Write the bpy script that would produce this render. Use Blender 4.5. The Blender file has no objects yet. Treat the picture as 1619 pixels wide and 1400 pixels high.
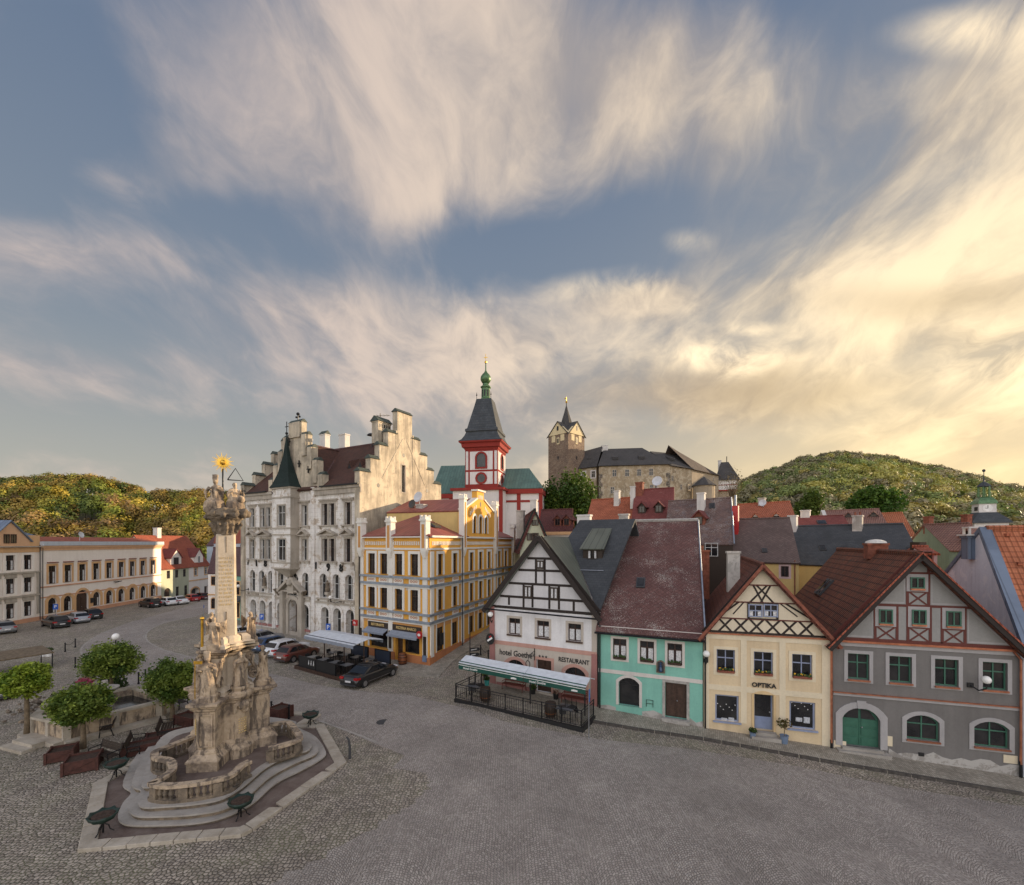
import bpy, bmesh, math, random
import numpy as np
from mathutils import Vector, Matrix, noise
from mathutils.geometry import tessellate_polygon
random.seed(7); RNG = np.random.default_rng(11)
SC = bpy.context.scene
COL = SC.collection
R = math.radians
# ---------------------------------------------------------------- survey: sight lines of the photograph -> metres
F, CX, HY, H = 720.0, 809.5, 858.0, 11.0
def sstep(a, b, x):
    t = min(1, max(0, (x-a)/(b-a))); return t*t*(3-2*t)
def G(x, y):                                        # height of the ground
    z = 0.38*sstep(-10, -2, x)
    if x > -2: z -= 0.046*(x+2)
    if x > 40: z += 0.046*(x-40)
    if y > 40: z += 0.055*min(y-40, 40)*sstep(-12, -7, x)*(1-sstep(8, 14, x))
    if y > 84 and x < -40: z -= 0.10*min(y-84, 60)*sstep(-40, -60, x)
    return z
def P(px, py, Y): return Vector(((px-CX)/F*Y, Y, H+(HY-py)/F*Y))
def GP(px, py, dz=0):
    z = 0
    for _ in range(8):
        Y = F*(H-z-dz)/(py-HY); X = (px-CX)/F*Y; z = G(X, Y)
    return Vector((X, Y, z+dz))
def zm(ox, oy, s): return lambda x, y: (ox+x/s, oy+y/s)
zA=zm(0,700,4.6676); zB=zm(340,620,3.1816); zC=zm(560,760,4.375); zD=zm(660,540,5.383); zE=zm(720,800,3.6842)
zF=zm(900,760,3.1814); zG=zm(1219,760,2.8); zH=zm(820,620,4.2605); zI=zm(0,950,4.6667); zJ=zm(100,1000,3.3729)
zK=zm(280,710,4.6667); zL=zm(360,980,4.7618); zN=zm(310,840,8.236); zO=zm(1420,700,7.0); zQ=zm(730,1000,7.359); zS=zm(565,900,8.75)
# ---------------------------------------------------------------- object bookkeeping
WM = {}
def thing(name, label, cat, mat=None, group=None):
    o = bpy.data.objects.new(name, None); COL.objects.link(o)
    o.empty_display_size = .3
    m = mat or Matrix(); o.matrix_world = m; WM[o.name] = m
    o['label'] = label; o['category'] = cat
    if group: o['group'] = group
    return o
def tag(o, label, cat, group=None):
    o['label'] = label; o['category'] = cat
    if group: o['group'] = group
    return o
def struct(o, kind='structure'):
    o['kind'] = kind; return o
def TR(x, y=None, z=None, rz=0):
    if y is None: x, y, z = x
    return Matrix.Translation((x, y, z)) @ Matrix.Rotation(rz, 4, 'Z')
class Fr:                                           # a facade: u along it, v into the building, z up
    def __init__(s, a, b, z0, vp=None):
        a = Vector(a[:2]); b = Vector(b[:2]); d = b-a
        s.a, s.W, s.z0 = a, d.length, z0
        s.u = d.normalized(); s.v = Vector((-s.u.y, s.u.x))
        s.mat = TR(a.x, a.y, z0, math.atan2(s.u.y, s.u.x)); s.inv = s.mat.inverted()
        if vp is None: s.vd = (0, 1)
        else:
            w = Vector(((vp-CX)/F, 1)).normalized(); s.vd = (w.dot(s.u), w.dot(s.v))
    def q(s, px, py, v=0):                          # sight line -> (u, z) on the plane v
        d = Vector(((px-CX)/F, 1)); o = s.a+s.v*v
        t = o.dot(s.v)/d.dot(s.v); p = d*t
        return (p-s.a).dot(s.u), H+(HY-py)/F*t-s.z0
    def L(s, p): return s.inv @ Vector(p)
    def p(s, u, v, z): return (u+v*s.vd[0], v*s.vd[1], z)
WORLD = Fr((0, 0), (1, 0), 0)
def fpx(px1, Y1, px2, Y2, z0, vp=None): return Fr(((px1-CX)/F*Y1, Y1), ((px2-CX)/F*Y2, Y2), z0, vp)
class MatFr:
    def __init__(s, m): s.mat = m
def auto_uv(me):
    n = len(me.polygons)
    if not n: return
    nl = len(me.loops); co = np.empty(len(me.vertices)*3, 'f'); me.vertices.foreach_get('co', co); co = co.reshape(-1, 3)
    vi = np.empty(nl, 'i'); me.loops.foreach_get('vertex_index', vi)
    nr = np.empty(n*3, 'f'); me.polygons.foreach_get('normal', nr); nr = nr.reshape(-1, 3)
    tot = np.empty(n, 'i'); me.polygons.foreach_get('loop_total', tot)
    ln = np.repeat(nr, tot, axis=0); c = co[vi]
    hx = -ln[:, 1]; hy = ln[:, 0]; l = np.hypot(hx, hy); flat = l < .05
    hx = np.where(flat, 1, hx/np.maximum(l, 1e-6)); hy = np.where(flat, 0, hy/np.maximum(l, 1e-6))
    h = np.stack([hx, hy, np.zeros_like(hx)], 1); s = np.cross(ln, h)
    s = np.where(flat[:, None], np.array([[0, 1, 0]]), s)
    uv = np.stack([(c*h).sum(1), (c*s).sum(1)], 1).astype('f')
    me.uv_layers.new(name='UVMap').data.foreach_set('uv', uv.ravel())
class M:
    def __init__(s, fr=WORLD): s.V = []; s.Fc = []; s.fr = fr
    def poly(s, pts):
        b = len(s.V); s.V += [tuple(p) for p in pts]; s.Fc.append(tuple(range(b, b+len(pts)))); return s
    def box(s, x0, y0, z0, x1, y1, z1):
        b = len(s.V)
        s.V += [(x0,y0,z0),(x1,y0,z0),(x1,y1,z0),(x0,y1,z0),(x0,y0,z1),(x1,y0,z1),(x1,y1,z1),(x0,y1,z1)]
        for f in ((0,3,2,1),(4,5,6,7),(0,1,5,4),(1,2,6,5),(2,3,7,6),(3,0,4,7)): s.Fc.append(tuple(b+i for i in f))
        return s
    def obox(s, c, ax, ay, hx, hy, z0, z1):         # box turned in plan
        c = Vector(c); ax = Vector(ax); ay = Vector(ay); b = len(s.V)
        for z in (z0, z1):
            for i, j in ((-1,-1),(1,-1),(1,1),(-1,1)):
                q = c+ax*hx*i+ay*hy*j; s.V.append((q.x, q.y, z))
        for f in ((0,3,2,1),(4,5,6,7),(0,1,5,4),(1,2,6,5),(2,3,7,6),(3,0,4,7)): s.Fc.append(tuple(b+i for i in f))
        return s
    def hull8(s, lo, hi):                           # n-gon bottom, n-gon top
        n = len(lo); b = len(s.V); s.V += [tuple(p) for p in lo]+[tuple(p) for p in hi]
        s.Fc.append(tuple(b+i for i in reversed(range(n)))); s.Fc.append(tuple(b+n+i for i in range(n)))
        for i in range(n):
            j = (i+1) % n; s.Fc.append((b+i, b+j, b+n+j, b+n+i))
        return s
    def prism(s, pts, z0, z1): return s.hull8([(p[0], p[1], z0) for p in pts], [(p[0], p[1], z1) for p in pts])
    def slab(s, pts, t):                            # roof slab, thickness measured downward
        pts = [Vector(p) for p in pts]
        n = (pts[1]-pts[0]).cross(pts[2]-pts[0]).normalized()
        if n.z < 0: pts.reverse(); n = -n
        return s.hull8([p-n*t for p in pts], pts)
    def wallp(s, pts, v0, v1):                      # (u,z) polygon pulled from v0 to v1
        return s.hull8([(p[0], v1, p[1]) for p in pts], [(p[0], v0, p[1]) for p in pts])
    def bar(s, a, b, w, v0, v1):                    # straight bar in the facade plane between (u,z) points
        a = Vector(a); b = Vector(b); d = (b-a).normalized(); n = Vector((-d.y, d.x))*w/2
        return s.wallp([a-n, b-n, b+n, a+n], v0, v1)
    def tube(s, pts, r, n=8, cap=True):
        pts = [Vector(p) for p in pts]; rr = r if isinstance(r, (list, tuple)) else [r]*len(pts); b = len(s.V)
        prev = None
        for i, p in enumerate(pts):
            t = (pts[min(i+1, len(pts)-1)]-pts[max(i-1, 0)]).normalized()
            if prev is None: x = t.orthogonal().normalized()
            else: x = (prev-t*prev.dot(t)).normalized()
            prev = x; y = t.cross(x)
            for k in range(n):
                a = 2*math.pi*k/n; q = p+(x*math.cos(a)+y*math.sin(a))*rr[i]; s.V.append(tuple(q))
        for i in range(len(pts)-1):
            for k in range(n):
                j = (k+1) % n; s.Fc.append((b+i*n+k, b+i*n+j, b+(i+1)*n+j, b+(i+1)*n+k))
        if cap:
            s.Fc.append(tuple(b+k for k in reversed(range(n)))); e = b+(len(pts)-1)*n; s.Fc.append(tuple(e+k for k in range(n)))
        return s
    def lathe(s, c, prof, n=16, a0=0, sx=1, sy=1):  # prof: (r, z)
        b = len(s.V)
        for r, z in prof:
            for k in range(n):
                a = a0+2*math.pi*k/n; s.V.append((c[0]+r*math.cos(a)*sx, c[1]+r*math.sin(a)*sy, c[2]+z))
        for i in range(len(prof)-1):
            for k in range(n):
                j = (k+1) % n; s.Fc.append((b+i*n+k, b+i*n+j, b+(i+1)*n+j, b+(i+1)*n+k))
        s.Fc.append(tuple(b+k for k in reversed(range(n)))); e = b+(len(prof)-1)*n; s.Fc.append(tuple(e+k for k in range(n)))
        return s
    def sphere(s, c, r, n=12, sz=1): return s.lathe(c, [(r*math.sin(math.pi*i/n)+1e-4, -r*sz*math.cos(math.pi*i/n)) for i in range(n+1)], n)
    def hemi_arc(s): pass
    def hole_wall(s, outline, holes, v0=0.0, d=.15):
        polys = [[Vector((p[0], p[1], 0)) for p in outline]]+[[Vector((p[0], p[1], 0)) for p in h] for h in holes]
        flat = [p for pl in polys for p in pl]; b = len(s.V)
        s.V += [(p.x, v0, p.y) for p in flat]
        for t in tessellate_polygon(polys):
            p, q, r = (flat[i] for i in t)
            cr = (q-p).cross(r-p).z
            if abs(cr) < 1e-9: continue
            s.Fc.append(tuple(b+i for i in (t if cr > 0 else reversed(t))))
        for h in holes:
            n = len(h); b = len(s.V); s.V += [(p[0], v0, p[1]) for p in h]+[(p[0], v0+d, p[1]) for p in h]
            for i in range(n):
                j = (i+1) % n; s.Fc.append((b+i, b+n+i, b+n+j, b+j))
        return s
    def ring(s, outer, inner, v0, v1):              # flat moulding between two outlines of equal count, front v0, back v1
        n = len(outer); b = len(s.V)
        s.V += [(p[0], v0, p[1]) for p in outer]+[(p[0], v0, p[1]) for p in inner]+[(p[0], v1, p[1]) for p in outer]+[(p[0], v1, p[1]) for p in inner]
        for i in range(n):
            j = (i+1) % n
            s.Fc += [(b+i, b+j, b+n+j, b+n+i), (b+i, b+2*n+i, b+2*n+j, b+j), (b+n+i, b+n+j, b+3*n+j, b+3*n+i)]
        return s
    def split(s, name, mat, parent):                 # every loose piece becomes a part of its own
        root = {}
        def find(a):
            while root.setdefault(a, a) != a: a = root[a]
            return a
        for f in s.Fc:
            for k in f[1:]: root[find(k)] = find(f[0])
        gr = {}
        for f in s.Fc: gr.setdefault(find(f[0]), []).append(f)
        for fs in gr.values():
            m = M(s.fr); ids = sorted({k for f in fs for k in f}); mp = {k: i for i, k in enumerate(ids)}; m.V = [s.V[k] for k in ids]; m.Fc = [tuple(mp[k] for k in f) for f in fs]; o = m.build(name, mat, parent)
        return o
    def build(s, name, mat, parent=None, smooth=False, bevel=0, keep=False):
        w = s.fr.mat; pw = WM[parent.name] if parent else None
        me = bpy.data.meshes.new(name)
        me.from_pydata([w @ Vector(p) for p in s.V], [], s.Fc); me.update()
        auto_uv(me)
        loc = Matrix()
        if pw is not None: me.transform(pw.inverted())
        elif keep is not False: me.transform(keep.inverted()); loc = keep
        if smooth:
            for p in me.polygons: p.use_smooth = True
        if mat: me.materials.append(MT[mat] if isinstance(mat, str) else mat)
        o = bpy.data.objects.new(name, me); COL.objects.link(o)
        if parent: o.parent = parent; WM[o.name] = pw
        else: o.matrix_world = loc; WM[o.name] = loc
        if bevel:
            m = o.modifiers.new('b', 'BEVEL'); m.width = bevel; m.segments = 2; m.limit_method = 'ANGLE'
        return o
def copy_tree(o, mat, label=None):
    c = o.copy(); COL.objects.link(c); c.matrix_world = mat; WM[c.name] = mat
    if label: c['label'] = label
    def kids(src, dst):
        for ch in list(src.children):
            k = ch.copy(); COL.objects.link(k); k.parent = dst; kids(ch, k)
    kids(o, c); return c
def text(s, size, parent, fr, u, z, v=-.03, mat='black', name='lettering', depth=.01, align='CENTER', rot=0, sx=1, bold=0):
    cu = bpy.data.curves.new('t', 'FONT'); cu.body = s; cu.size = size; cu.extrude = depth; cu.align_x = align; cu.align_y = 'CENTER'; cu.offset = bold; cu.resolution_u = 3
    o = bpy.data.objects.new('t', cu); COL.objects.link(o)
    me = bpy.data.meshes.new_from_object(o.evaluated_get(bpy.context.evaluated_depsgraph_get()))
    bpy.data.objects.remove(o); bpy.data.curves.remove(cu)
    me.transform(WM[parent.name].inverted() @ fr.mat @ Matrix.Translation((u, v, z)) @ Matrix.Rotation(rot, 4, 'Y') @ Matrix.Rotation(R(90), 4, 'X') @ Matrix.Diagonal((sx, 1, 1, 1)))
    me.materials.clear(); me.materials.append(MT[mat]); me.name = name
    t = bpy.data.objects.new(name, me); COL.objects.link(t); t.parent = parent; WM[t.name] = WM[parent.name]
    return t
# ---------------------------------------------------------------- materials
MT = {}
class NB:
    def __init__(s, nt): s.nt = nt; s.N = nt.nodes; s.L = nt.links
    def put(s, sock, v):
        if v is None: return
        if isinstance(v, bpy.types.NodeSocket): s.L.new(v, sock)
        else:
            try: sock.default_value = v
            except Exception: sock.default_value = (*v, 1) if len(v) == 3 else v[:3]
    def n(s, t, ins=(), **kw):
        nd = s.N.new('ShaderNode'+t)
        for k, v in kw.items(): setattr(nd, k, v)
        for k, v in (ins.items() if isinstance(ins, dict) else enumerate(ins)): s.put(nd.inputs[k], v)
        return nd
    def m(s, op, a, b=None, c=None, clamp=False):
        nd = s.N.new('ShaderNodeMath'); nd.operation = op; nd.use_clamp = clamp
        for i, v in enumerate((a, b, c)): s.put(nd.inputs[i], v)
        return nd.outputs[0]
    def vm(s, op, a, b=None, out=0):
        nd = s.N.new('ShaderNodeVectorMath'); nd.operation = op; s.put(nd.inputs[0], a)
        if b is not None: s.put(nd.inputs[3 if op == 'SCALE' else 1], b)
        return nd.outputs[1 if op in ('LENGTH', 'DOT_PRODUCT', 'DISTANCE') else 0]
    def noise(s, vec, scale, detail=4, rough=.55, dist=0):
        return s.n('TexNoise', {'Vector': vec, 'Scale': scale, 'Detail': detail, 'Roughness': rough, 'Distortion': dist}).outputs[0]
    def mr(s, v, a, b, c=0, d=1, smooth=False):
        nd = s.N.new('ShaderNodeMapRange'); nd.interpolation_type = 'SMOOTHSTEP' if smooth else 'LINEAR'
        for i, x in enumerate((v, a, b, c, d)): s.put(nd.inputs[i], x)
        return nd.outputs[0]
    def mix(s, f, a, b, mode='MIX'):
        nd = s.N.new('ShaderNodeMix'); nd.data_type = 'RGBA'; nd.blend_type = mode; nd.clamp_factor = True
        for i, v in ((0, f), (6, a), (7, b)):
            if isinstance(v, (tuple, list)) and len(v) == 3: v = (*v, 1)
            s.put(nd.inputs[i], v)
        return nd.outputs[2]
    def pos(s): return s.n('NewGeometry').outputs['Position']
    def uv(s): return s.n('UVMap', uv_map='UVMap').outputs[0]
    def sep(s, v): return s.n('SeparateXYZ', (v,)).outputs
    def comb(s, x, y, z=0): return s.n('CombineXYZ', (x, y, z)).outputs[0]
    def scl(s, v, x, y, z): return s.vm('MULTIPLY', v, (x, y, z))
    def bump(s, h, st=.5, d=.02): return s.n('Bump', {'Height': h, 'Strength': st, 'Distance': d}).outputs[0]
def newmat(name):
    m = bpy.data.materials.new(name); m.use_nodes = True; MT[name] = m
    b = NB(m.node_tree); return b, m.node_tree.nodes['Principled BSDF']
def setp(b, p, col=None, rough=None, metal=None, normal=None, **kw):
    for k, v in (('Base Color', col), ('Roughness', rough), ('Metallic', metal), ('Normal', normal), *kw.items()):
        if v is not None:
            if isinstance(v, (tuple, list)) and len(v) == 3 and k == 'Base Color': v = (*v, 1)
            b.put(p.inputs[k], v)
def S(r, g, b):                                     # sRGB 0-255 -> linear
    return tuple(((c/255)/12.92 if c <= 10 else ((c/255+.055)/1.055)**2.4) for c in (r, g, b))
def mul(c, k): return tuple(min(1, x*k) for x in c)
def plain(name, c, rough=.6, metal=0, var=.12, sc=3.0, bump=0, **kw):
    b, p = newmat(name); n = b.noise(b.pos(), sc, 5)
    setp(b, p, b.mix(b.mr(n, .3, .7), mul(c, 1-var), mul(c, 1+var)), rough, metal, b.bump(n, .4, bump) if bump else None, **kw)
def plaster(name, c, dirt=.25, dcol=None, patch=0, pcol=None, grain=.01, base=0, joint=0, streak=.12):
    b, p = newmat(name); ps = b.pos(); d = dcol or mul(c, .5)
    n1 = b.noise(ps, .45, 6, .6); n2 = b.noise(b.scl(ps, 2.2, 2.2, .22), 1.0, 5, .65); n3 = b.noise(ps, 9, 4, .7)
    col = b.mix(b.mr(n3, .25, .75), mul(c, .92), mul(c, 1.06))
    f = b.m('MULTIPLY', b.mr(b.m('ADD', b.m('MULTIPLY', n1, .5), b.m('MULTIPLY', n2, .5)), .46, .66), dirt, clamp=True)
    col = b.mix(f, col, d)
    if patch:
        n4 = b.noise(ps, 1.3, 7, .7, .6); col = b.mix(b.mr(n4, .62-patch*.12, .64-patch*.12+.03), col, pcol or d)
    if streak: col = b.mix(b.m('MULTIPLY', b.mr(b.m('ADD', b.m('MULTIPLY', b.noise(b.scl(ps, 1.5, 1.5, .22), 1, 6, .7), .7), b.m('MULTIPLY', n1, .4)), .50, .68), streak), col, mul(d, .8))
    h = n3
    if joint:                                        # stone courses
        u = b.sep(b.uv()); fz = b.m('FRACT', b.m('DIVIDE', u[1], joint)); j = b.m('LESS_THAN', fz, .07)
        col = b.mix(b.m('MULTIPLY', j, .45), col, mul(c, .45))
    setp(b, p, col, .92, 0, b.bump(h, .5, grain))
def tile(name, c1, c2, w=.25, h=.33, kind='pan', lichen=0, lcol=(.45, .42, .36), moss=0, mcol=(.10, .11, .05), seamcol=.5):
    b, p = newmat(name); u = b.sep(b.uv()); ps = b.pos()
    x = b.m('DIVIDE', u[0], w); y = b.m('DIVIDE', u[1], h)
    if kind == 'dia': x, y = b.m('ADD', x, y), b.m('SUBTRACT', x, y)
    row = b.m('FLOOR', y)
    if kind in ('flat',): x = b.m('ADD', x, b.m('MULTIPLY', b.m('MODULO', row, 2), .5))
    fx = b.m('FRACT', x); fy = b.m('FRACT', y)
    wn = b.n('TexWhiteNoise', {'Vector': b.comb(b.m('FLOOR', x), row, 0)}, noise_dimensions='3D').outputs[0]
    big = b.noise(ps, .5, 5, .6); sm = b.noise(ps, 6, 4, .7)
    col = b.mix(b.m('ADD', b.m('MULTIPLY', wn, .6), b.m('MULTIPLY', big, .4)), c1, c2)
    col = b.mix(b.mr(big, .45, .65, 0, .45), col, mul(c1, .55))
    if kind == 'pan':
        hh = b.m('ADD', b.m('MULTIPLY', b.m('SINE', b.m('MULTIPLY', x, 6.2832)), .5), b.m('MULTIPLY', b.m('SUBTRACT', 1, fy), .9))
        edge = b.m('MAXIMUM', b.m('LESS_THAN', fy, .2), b.m('MULTIPLY', b.m('LESS_THAN', fx, .16), .6)); st, ds = 1, .09
    elif kind == 'seam':
        hh = b.m('LESS_THAN', fx, .12); edge = hh; st, ds = .6, .03
    else:
        hh = b.m('ADD', b.m('SUBTRACT', 1, fy), b.m('MULTIPLY', wn, .3)); edge = b.m('MAXIMUM', b.m('LESS_THAN', fy, .13), b.m('LESS_THAN', fx, .10)); st, ds = .7, .025
    col = b.mix(b.m('MULTIPLY', edge, seamcol), col, mul(c1, .35))
    if lichen:
        sp = b.noise(ps, 15, 3, .8); bg = b.noise(ps, .8, 4, .6)
        col = b.mix(b.m('MULTIPLY', b.mr(b.m('ADD', sp, b.m('MULTIPLY', bg, .5)), .955-lichen*.1, .985-lichen*.1), .8), col, lcol)
    if moss: col = b.mix(b.m('MULTIPLY', b.mr(b.noise(ps, 1.6, 6, .7), .5, .68), moss), col, mcol)
    setp(b, p, col, .55 if kind == 'seam' else .85, 0, b.bump(b.m('ADD', hh, b.m('MULTIPLY', sm, .3)), st, ds))
def rubble(name, cols, sc=2.2, joint=(.35, .31, .25), jw=.05, flat=1.0):
    b, p = newmat(name); ps = b.scl(b.pos(), 1, 1, 1.6*flat)
    v = b.n('TexVoronoi', {'Vector': ps, 'Scale': sc}, feature='F1'); e = b.n('TexVoronoi', {'Vector': ps, 'Scale': sc}, feature='DISTANCE_TO_EDGE').outputs[0]
    r = b.sep(v.outputs['Color'])[0]; n = b.noise(b.pos(), .35, 5); n2 = b.noise(b.pos(), 7, 4)
    col = b.mix(r, cols[0], cols[1]); col = b.mix(b.mr(n, .4, .65), col, cols[2]); col = b.mix(b.mr(n2, .3, .8, 0, .5), col, mul(cols[0], .6))
    col = b.mix(b.mr(e, jw*.4, jw, 1, 0), col, joint)
    setp(b, p, col, .9, 0, b.bump(b.m('ADD', b.mr(e, 0, .12), b.m('MULTIPLY', n2, .4)), .7, .05))
def cobble(name, c1, c2, jc, size, warp=.35, rnd=.7, bst=.7, big=.25, fan=0, moss=0):
    b, p = newmat(name); ps = b.pos(); u = b.sep(ps)
    if fan:                                          # segmental arcs of setts
        cx = b.m('SUBTRACT', b.m('FRACT', b.m('DIVIDE', u[0], fan)), .5); arc = b.m('MULTIPLY', b.m('MULTIPLY', cx, cx), fan*1.6)
        vec = b.comb(u[0], b.m('ADD', u[1], arc), 0)
    else: vec = b.comb(u[0], u[1], 0)
    wv = b.n('TexNoise', {'Vector': ps, 'Scale': .6, 'Detail': 2}).outputs[1]
    vec = b.vm('ADD', vec, b.vm('SCALE', wv, warp))
    v = b.n('TexVoronoi', {'Vector': vec, 'Scale': 1/size, 'Randomness': rnd}, feature='F1', voronoi_dimensions='2D')
    e = b.n('TexVoronoi', {'Vector': vec, 'Scale': 1/size, 'Randomness': rnd}, feature='DISTANCE_TO_EDGE', voronoi_dimensions='2D').outputs[0]
    r = b.sep(v.outputs['Color']); n = b.noise(ps, .16, 6, .62); n2 = b.noise(ps, 1.1, 6, .65)
    col = b.mix(r[0], c1, c2)
    col = b.mix(b.m('MULTIPLY', b.mr(n, .38, .64), big*1.6), col, mul(c1, .62)); col = b.mix(b.m('MULTIPLY', b.mr(n2, .5, .72), big), col, mul(c2, 1.25))
    j = b.mr(e, .05, .17, 1, 0)
    jcol = b.mix(b.mr(b.noise(ps, .35, 5, .7), .47, .62), jc, mul(jc, 1.7)) if not moss else b.mix(b.mr(b.noise(ps, .5, 5, .7), .42, .6), jc, (.10, .11, .045))
    col = b.mix(b.m('MULTIPLY', j, .9), col, jcol)
    setp(b, p, col, b.mr(r[1], 0, 1, .55, .85), 0, b.bump(b.m('ADD', b.mr(e, 0, .25), b.m('MULTIPLY', r[2], .25)), bst, .03))
def foliage(name, var=.35, trans=.25):
    b, p = newmat(name); a = b.n('VertexColor', layer_name='Col').outputs[0]; n = b.noise(b.pos(), 1.4, 3)
    col = b.mix(b.mr(n, .3, .7), a, b.mix(1, a, (.75, .85, .7), 'MULTIPLY'))
    setp(b, p, col, .6, **{'Specular IOR Level': .25})
    t = b.n('BsdfTranslucent', {'Color': b.mix(1, col, (1.1, 1.15, .6), 'MULTIPLY')}); mx = b.n('MixShader', (trans, p.outputs[0], t.outputs[0]))
    b.L.new(mx.outputs[0], b.N['Material Output'].inputs[0])
# ---------------------------------------------------------------- material instances
plain('black', (.012, .012, .013), .5); plain('iron', (.02, .02, .022), .45, .6); plain('darkwood', (.035, .022, .014), .6, sc=8)
plain('timber', (.022, .014, .011), .7, sc=6, bump=.005); plain('redtimber', (.115, .03, .022), .7, sc=6, bump=.005)
plain('wframe', (.55, .55, .53), .5); plain('brownframe', (.05, .022, .014), .5); plain('blueframe', (.26, .30, .42), .5); plain('greenframe', (.05, .15, .10), .5)
plain('greydark', (.045, .047, .05), .6); plain('steel', (.35, .36, .38), .35, .8); plain('copperpipe', (.50, .20, .12), .35, .8, var=.25)
plain('zinc', (.33, .38, .45), .4, .6, var=.2); plain('white', (.75, .75, .73), .5); plain('gold', (.75, .46, .08), .3, 1, var=.25)
plain('redpaint', (.45, .02, .02), .4); plain('bluesign', (.02, .10, .45), .4); plain('planterwood', (.075, .026, .018), .7, sc=7, var=.35); plain('benchred', (.13, .032, .02), .5, sc=6, var=.3)
plain('soil', (.05, .03, .02), .95, sc=12, var=.5); plain('globe', (.85, .84, .80), .25); plain('bluepot', (.16, .22, .32), .5); plain('teal_pot', (.05, .30, .28), .5)
plain('barrelwood', (.20, .065, .022), .5, sc=5, var=.4); plain('curtain', (.60, .60, .60), .9, sc=14, var=.35); plain('awn_green', (.006, .07, .05), .6); plain('awn_white', (.62, .66, .70), .55)
plain('awn_grey', (.25, .28, .33), .6); plain('tarp', (.06, .06, .075), .5); plain('tabletop', (.10, .105, .115), .3); plain('rope', (.04, .04, .045), .6)
plain('flower_y', (.75, .42, .02), .6); plain('flower_r', (.55, .05, .12), .6); plain('leafmix', (.035, .07, .015), .7, sc=9, var=.6); plain('paper', (.45, .47, .5), .6, sc=9, var=.4)
plain('bark', (.16, .12, .075), .9, sc=5, var=.4, bump=.02); plain('greenbowl', (.007, .026, .018), .45); plain('kerbdark', (.07, .062, .054), .85, sc=5, var=.4, bump=.01); plain('door_green', (.035, .13, .085), .5, sc=4); plain('doorbrown', (.055, .028, .018), .5, sc=6, var=.4)
plain('doorblue', (.22, .27, .40), .5); plain('aluminium', (.5, .5, .52), .35, .7); plain('tyre', (.018, .018, .018), .8); plain('rim', (.42, .42, .44), .3, .9)
plain('plate', (.7, .7, .7), .5); plain('tail', (.35, .01, .012), .2); plain('lampglass', (.6, .62, .66), .15); plain('lightgold', (.62, .45, .18), .5, sc=20, var=.5)
plain('satellite', (.55, .57, .6), .5); plain('concrete', (.36, .34, .31), .9, sc=6, var=.25, bump=.01)
b, p = newmat('glass'); n = b.noise(b.pos(), .9, 3); setp(b, p, b.mix(b.mr(n, .35, .65), (.008, .009, .011), (.035, .034, .034)), .07, **{'Specular IOR Level': .6})
b, p = newmat('carglass'); setp(b, p, (.012, .014, .017), .04)
b, p = newmat('water'); n = b.noise(b.pos(), 6, 3); setp(b, p, (.012, .016, .02), .06, 0, b.bump(n, .2, .02))
for nm, c in (('car_black', (.008, .008, .01)), ('car_silver', (.42, .44, .47)), ('car_blue', (.03, .075, .17)), ('car_white', (.70, .72, .74)), ('car_maroon', (.13, .045, .035)), ('car_red', (.38, .018, .02)), ('car_wine', (.09, .015, .018)), ('car_slate', (.05, .065, .10)), ('car_grey', (.24, .245, .25))):
    b, p = newmat(nm); setp(b, p, c, .28, .2 if nm != 'car_white' else 0, **{'Coat Weight': .8, 'Coat Roughness': .05})
plaster('pl_white', (.66, .65, .63), .35, (.40, .37, .34)); plaster('pl_hotel', (.76, .75, .74), .45, (.46, .44, .43), streak=.15); plaster('pl_beige', (.52, .46, .39), .3)
plaster('pl_pink', (.36, .17, .15), .35, (.22, .10, .09)); plaster('pl_pinkband', (.52, .30, .24), .3); plaster('pl_gable', (.62, .61, .61), .3, (.36, .35, .36))
plaster('pl_teal', (.235, .52, .42), .45, (.15, .34, .29), streak=.2); plaster('pl_tealtrim', (.66, .62, .57), .25); plaster('pl_grime', (.34, .32, .29), .7, (.20, .19, .17), 1.2, (.45, .43, .40))
plaster('pl_optika', (.70, .56, .36), .45, (.46, .35, .22), streak=.15); plaster('pl_optpanel', (.68, .50, .27), .25); plaster('pl_optlight', (.74, .64, .46), .2); plaster('pl_optgable', (.72, .63, .47), .2)
plaster('pl_grey', (.185, .175, .165), .5, (.115, .107, .10), grain=.02, streak=.15); plaster('pl_greylight', (.40, .385, .38), .25); plaster('pl_greypanel', (.31, .305, .29), .2); plaster('stonebase', (.33, .31, .28), .8, (.20, .18, .16), 1.3, (.44, .42, .39))
plaster('pl_firewall', (.70, .73, .80), .6, (.46, .47, .52), .6, (.78, .79, .83)); plaster('pl_yellow', (.74, .38, .065), .25, (.52, .25, .05)); plaster('pl_ywhite', (.76, .73, .66), .3, (.52, .48, .40))
plaster('pl_orange', (.50, .20, .08), .5, (.28, .11, .06)); plaster('pl_orangetop', (.60, .30, .10), .3)
plaster('pl_hall', (.80, .775, .73), .5, (.40, .35, .29), .7, (.52, .44, .35), joint=.45, streak=.35); plaster('pl_halltrim', (.46, .41, .34), .7, (.20, .175, .14)); plaster('pl_hallgable', (.60, .52, .39), .9, (.24, .21, .165), .5, (.42, .36, .28), grain=.02, streak=.75)
plaster('pl_cream', (.88, .82, .75), .2, (.62, .54, .46), streak=.1); plaster('pl_peach', (.72, .45, .27), .25); plaster('pl_ochre', (.70, .43, .22), .25); plaster('pl_salmon', (.62, .33, .20), .4, (.42, .22, .14)); plaster('pl_peachwhite', (.86, .77, .68), .25)
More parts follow.
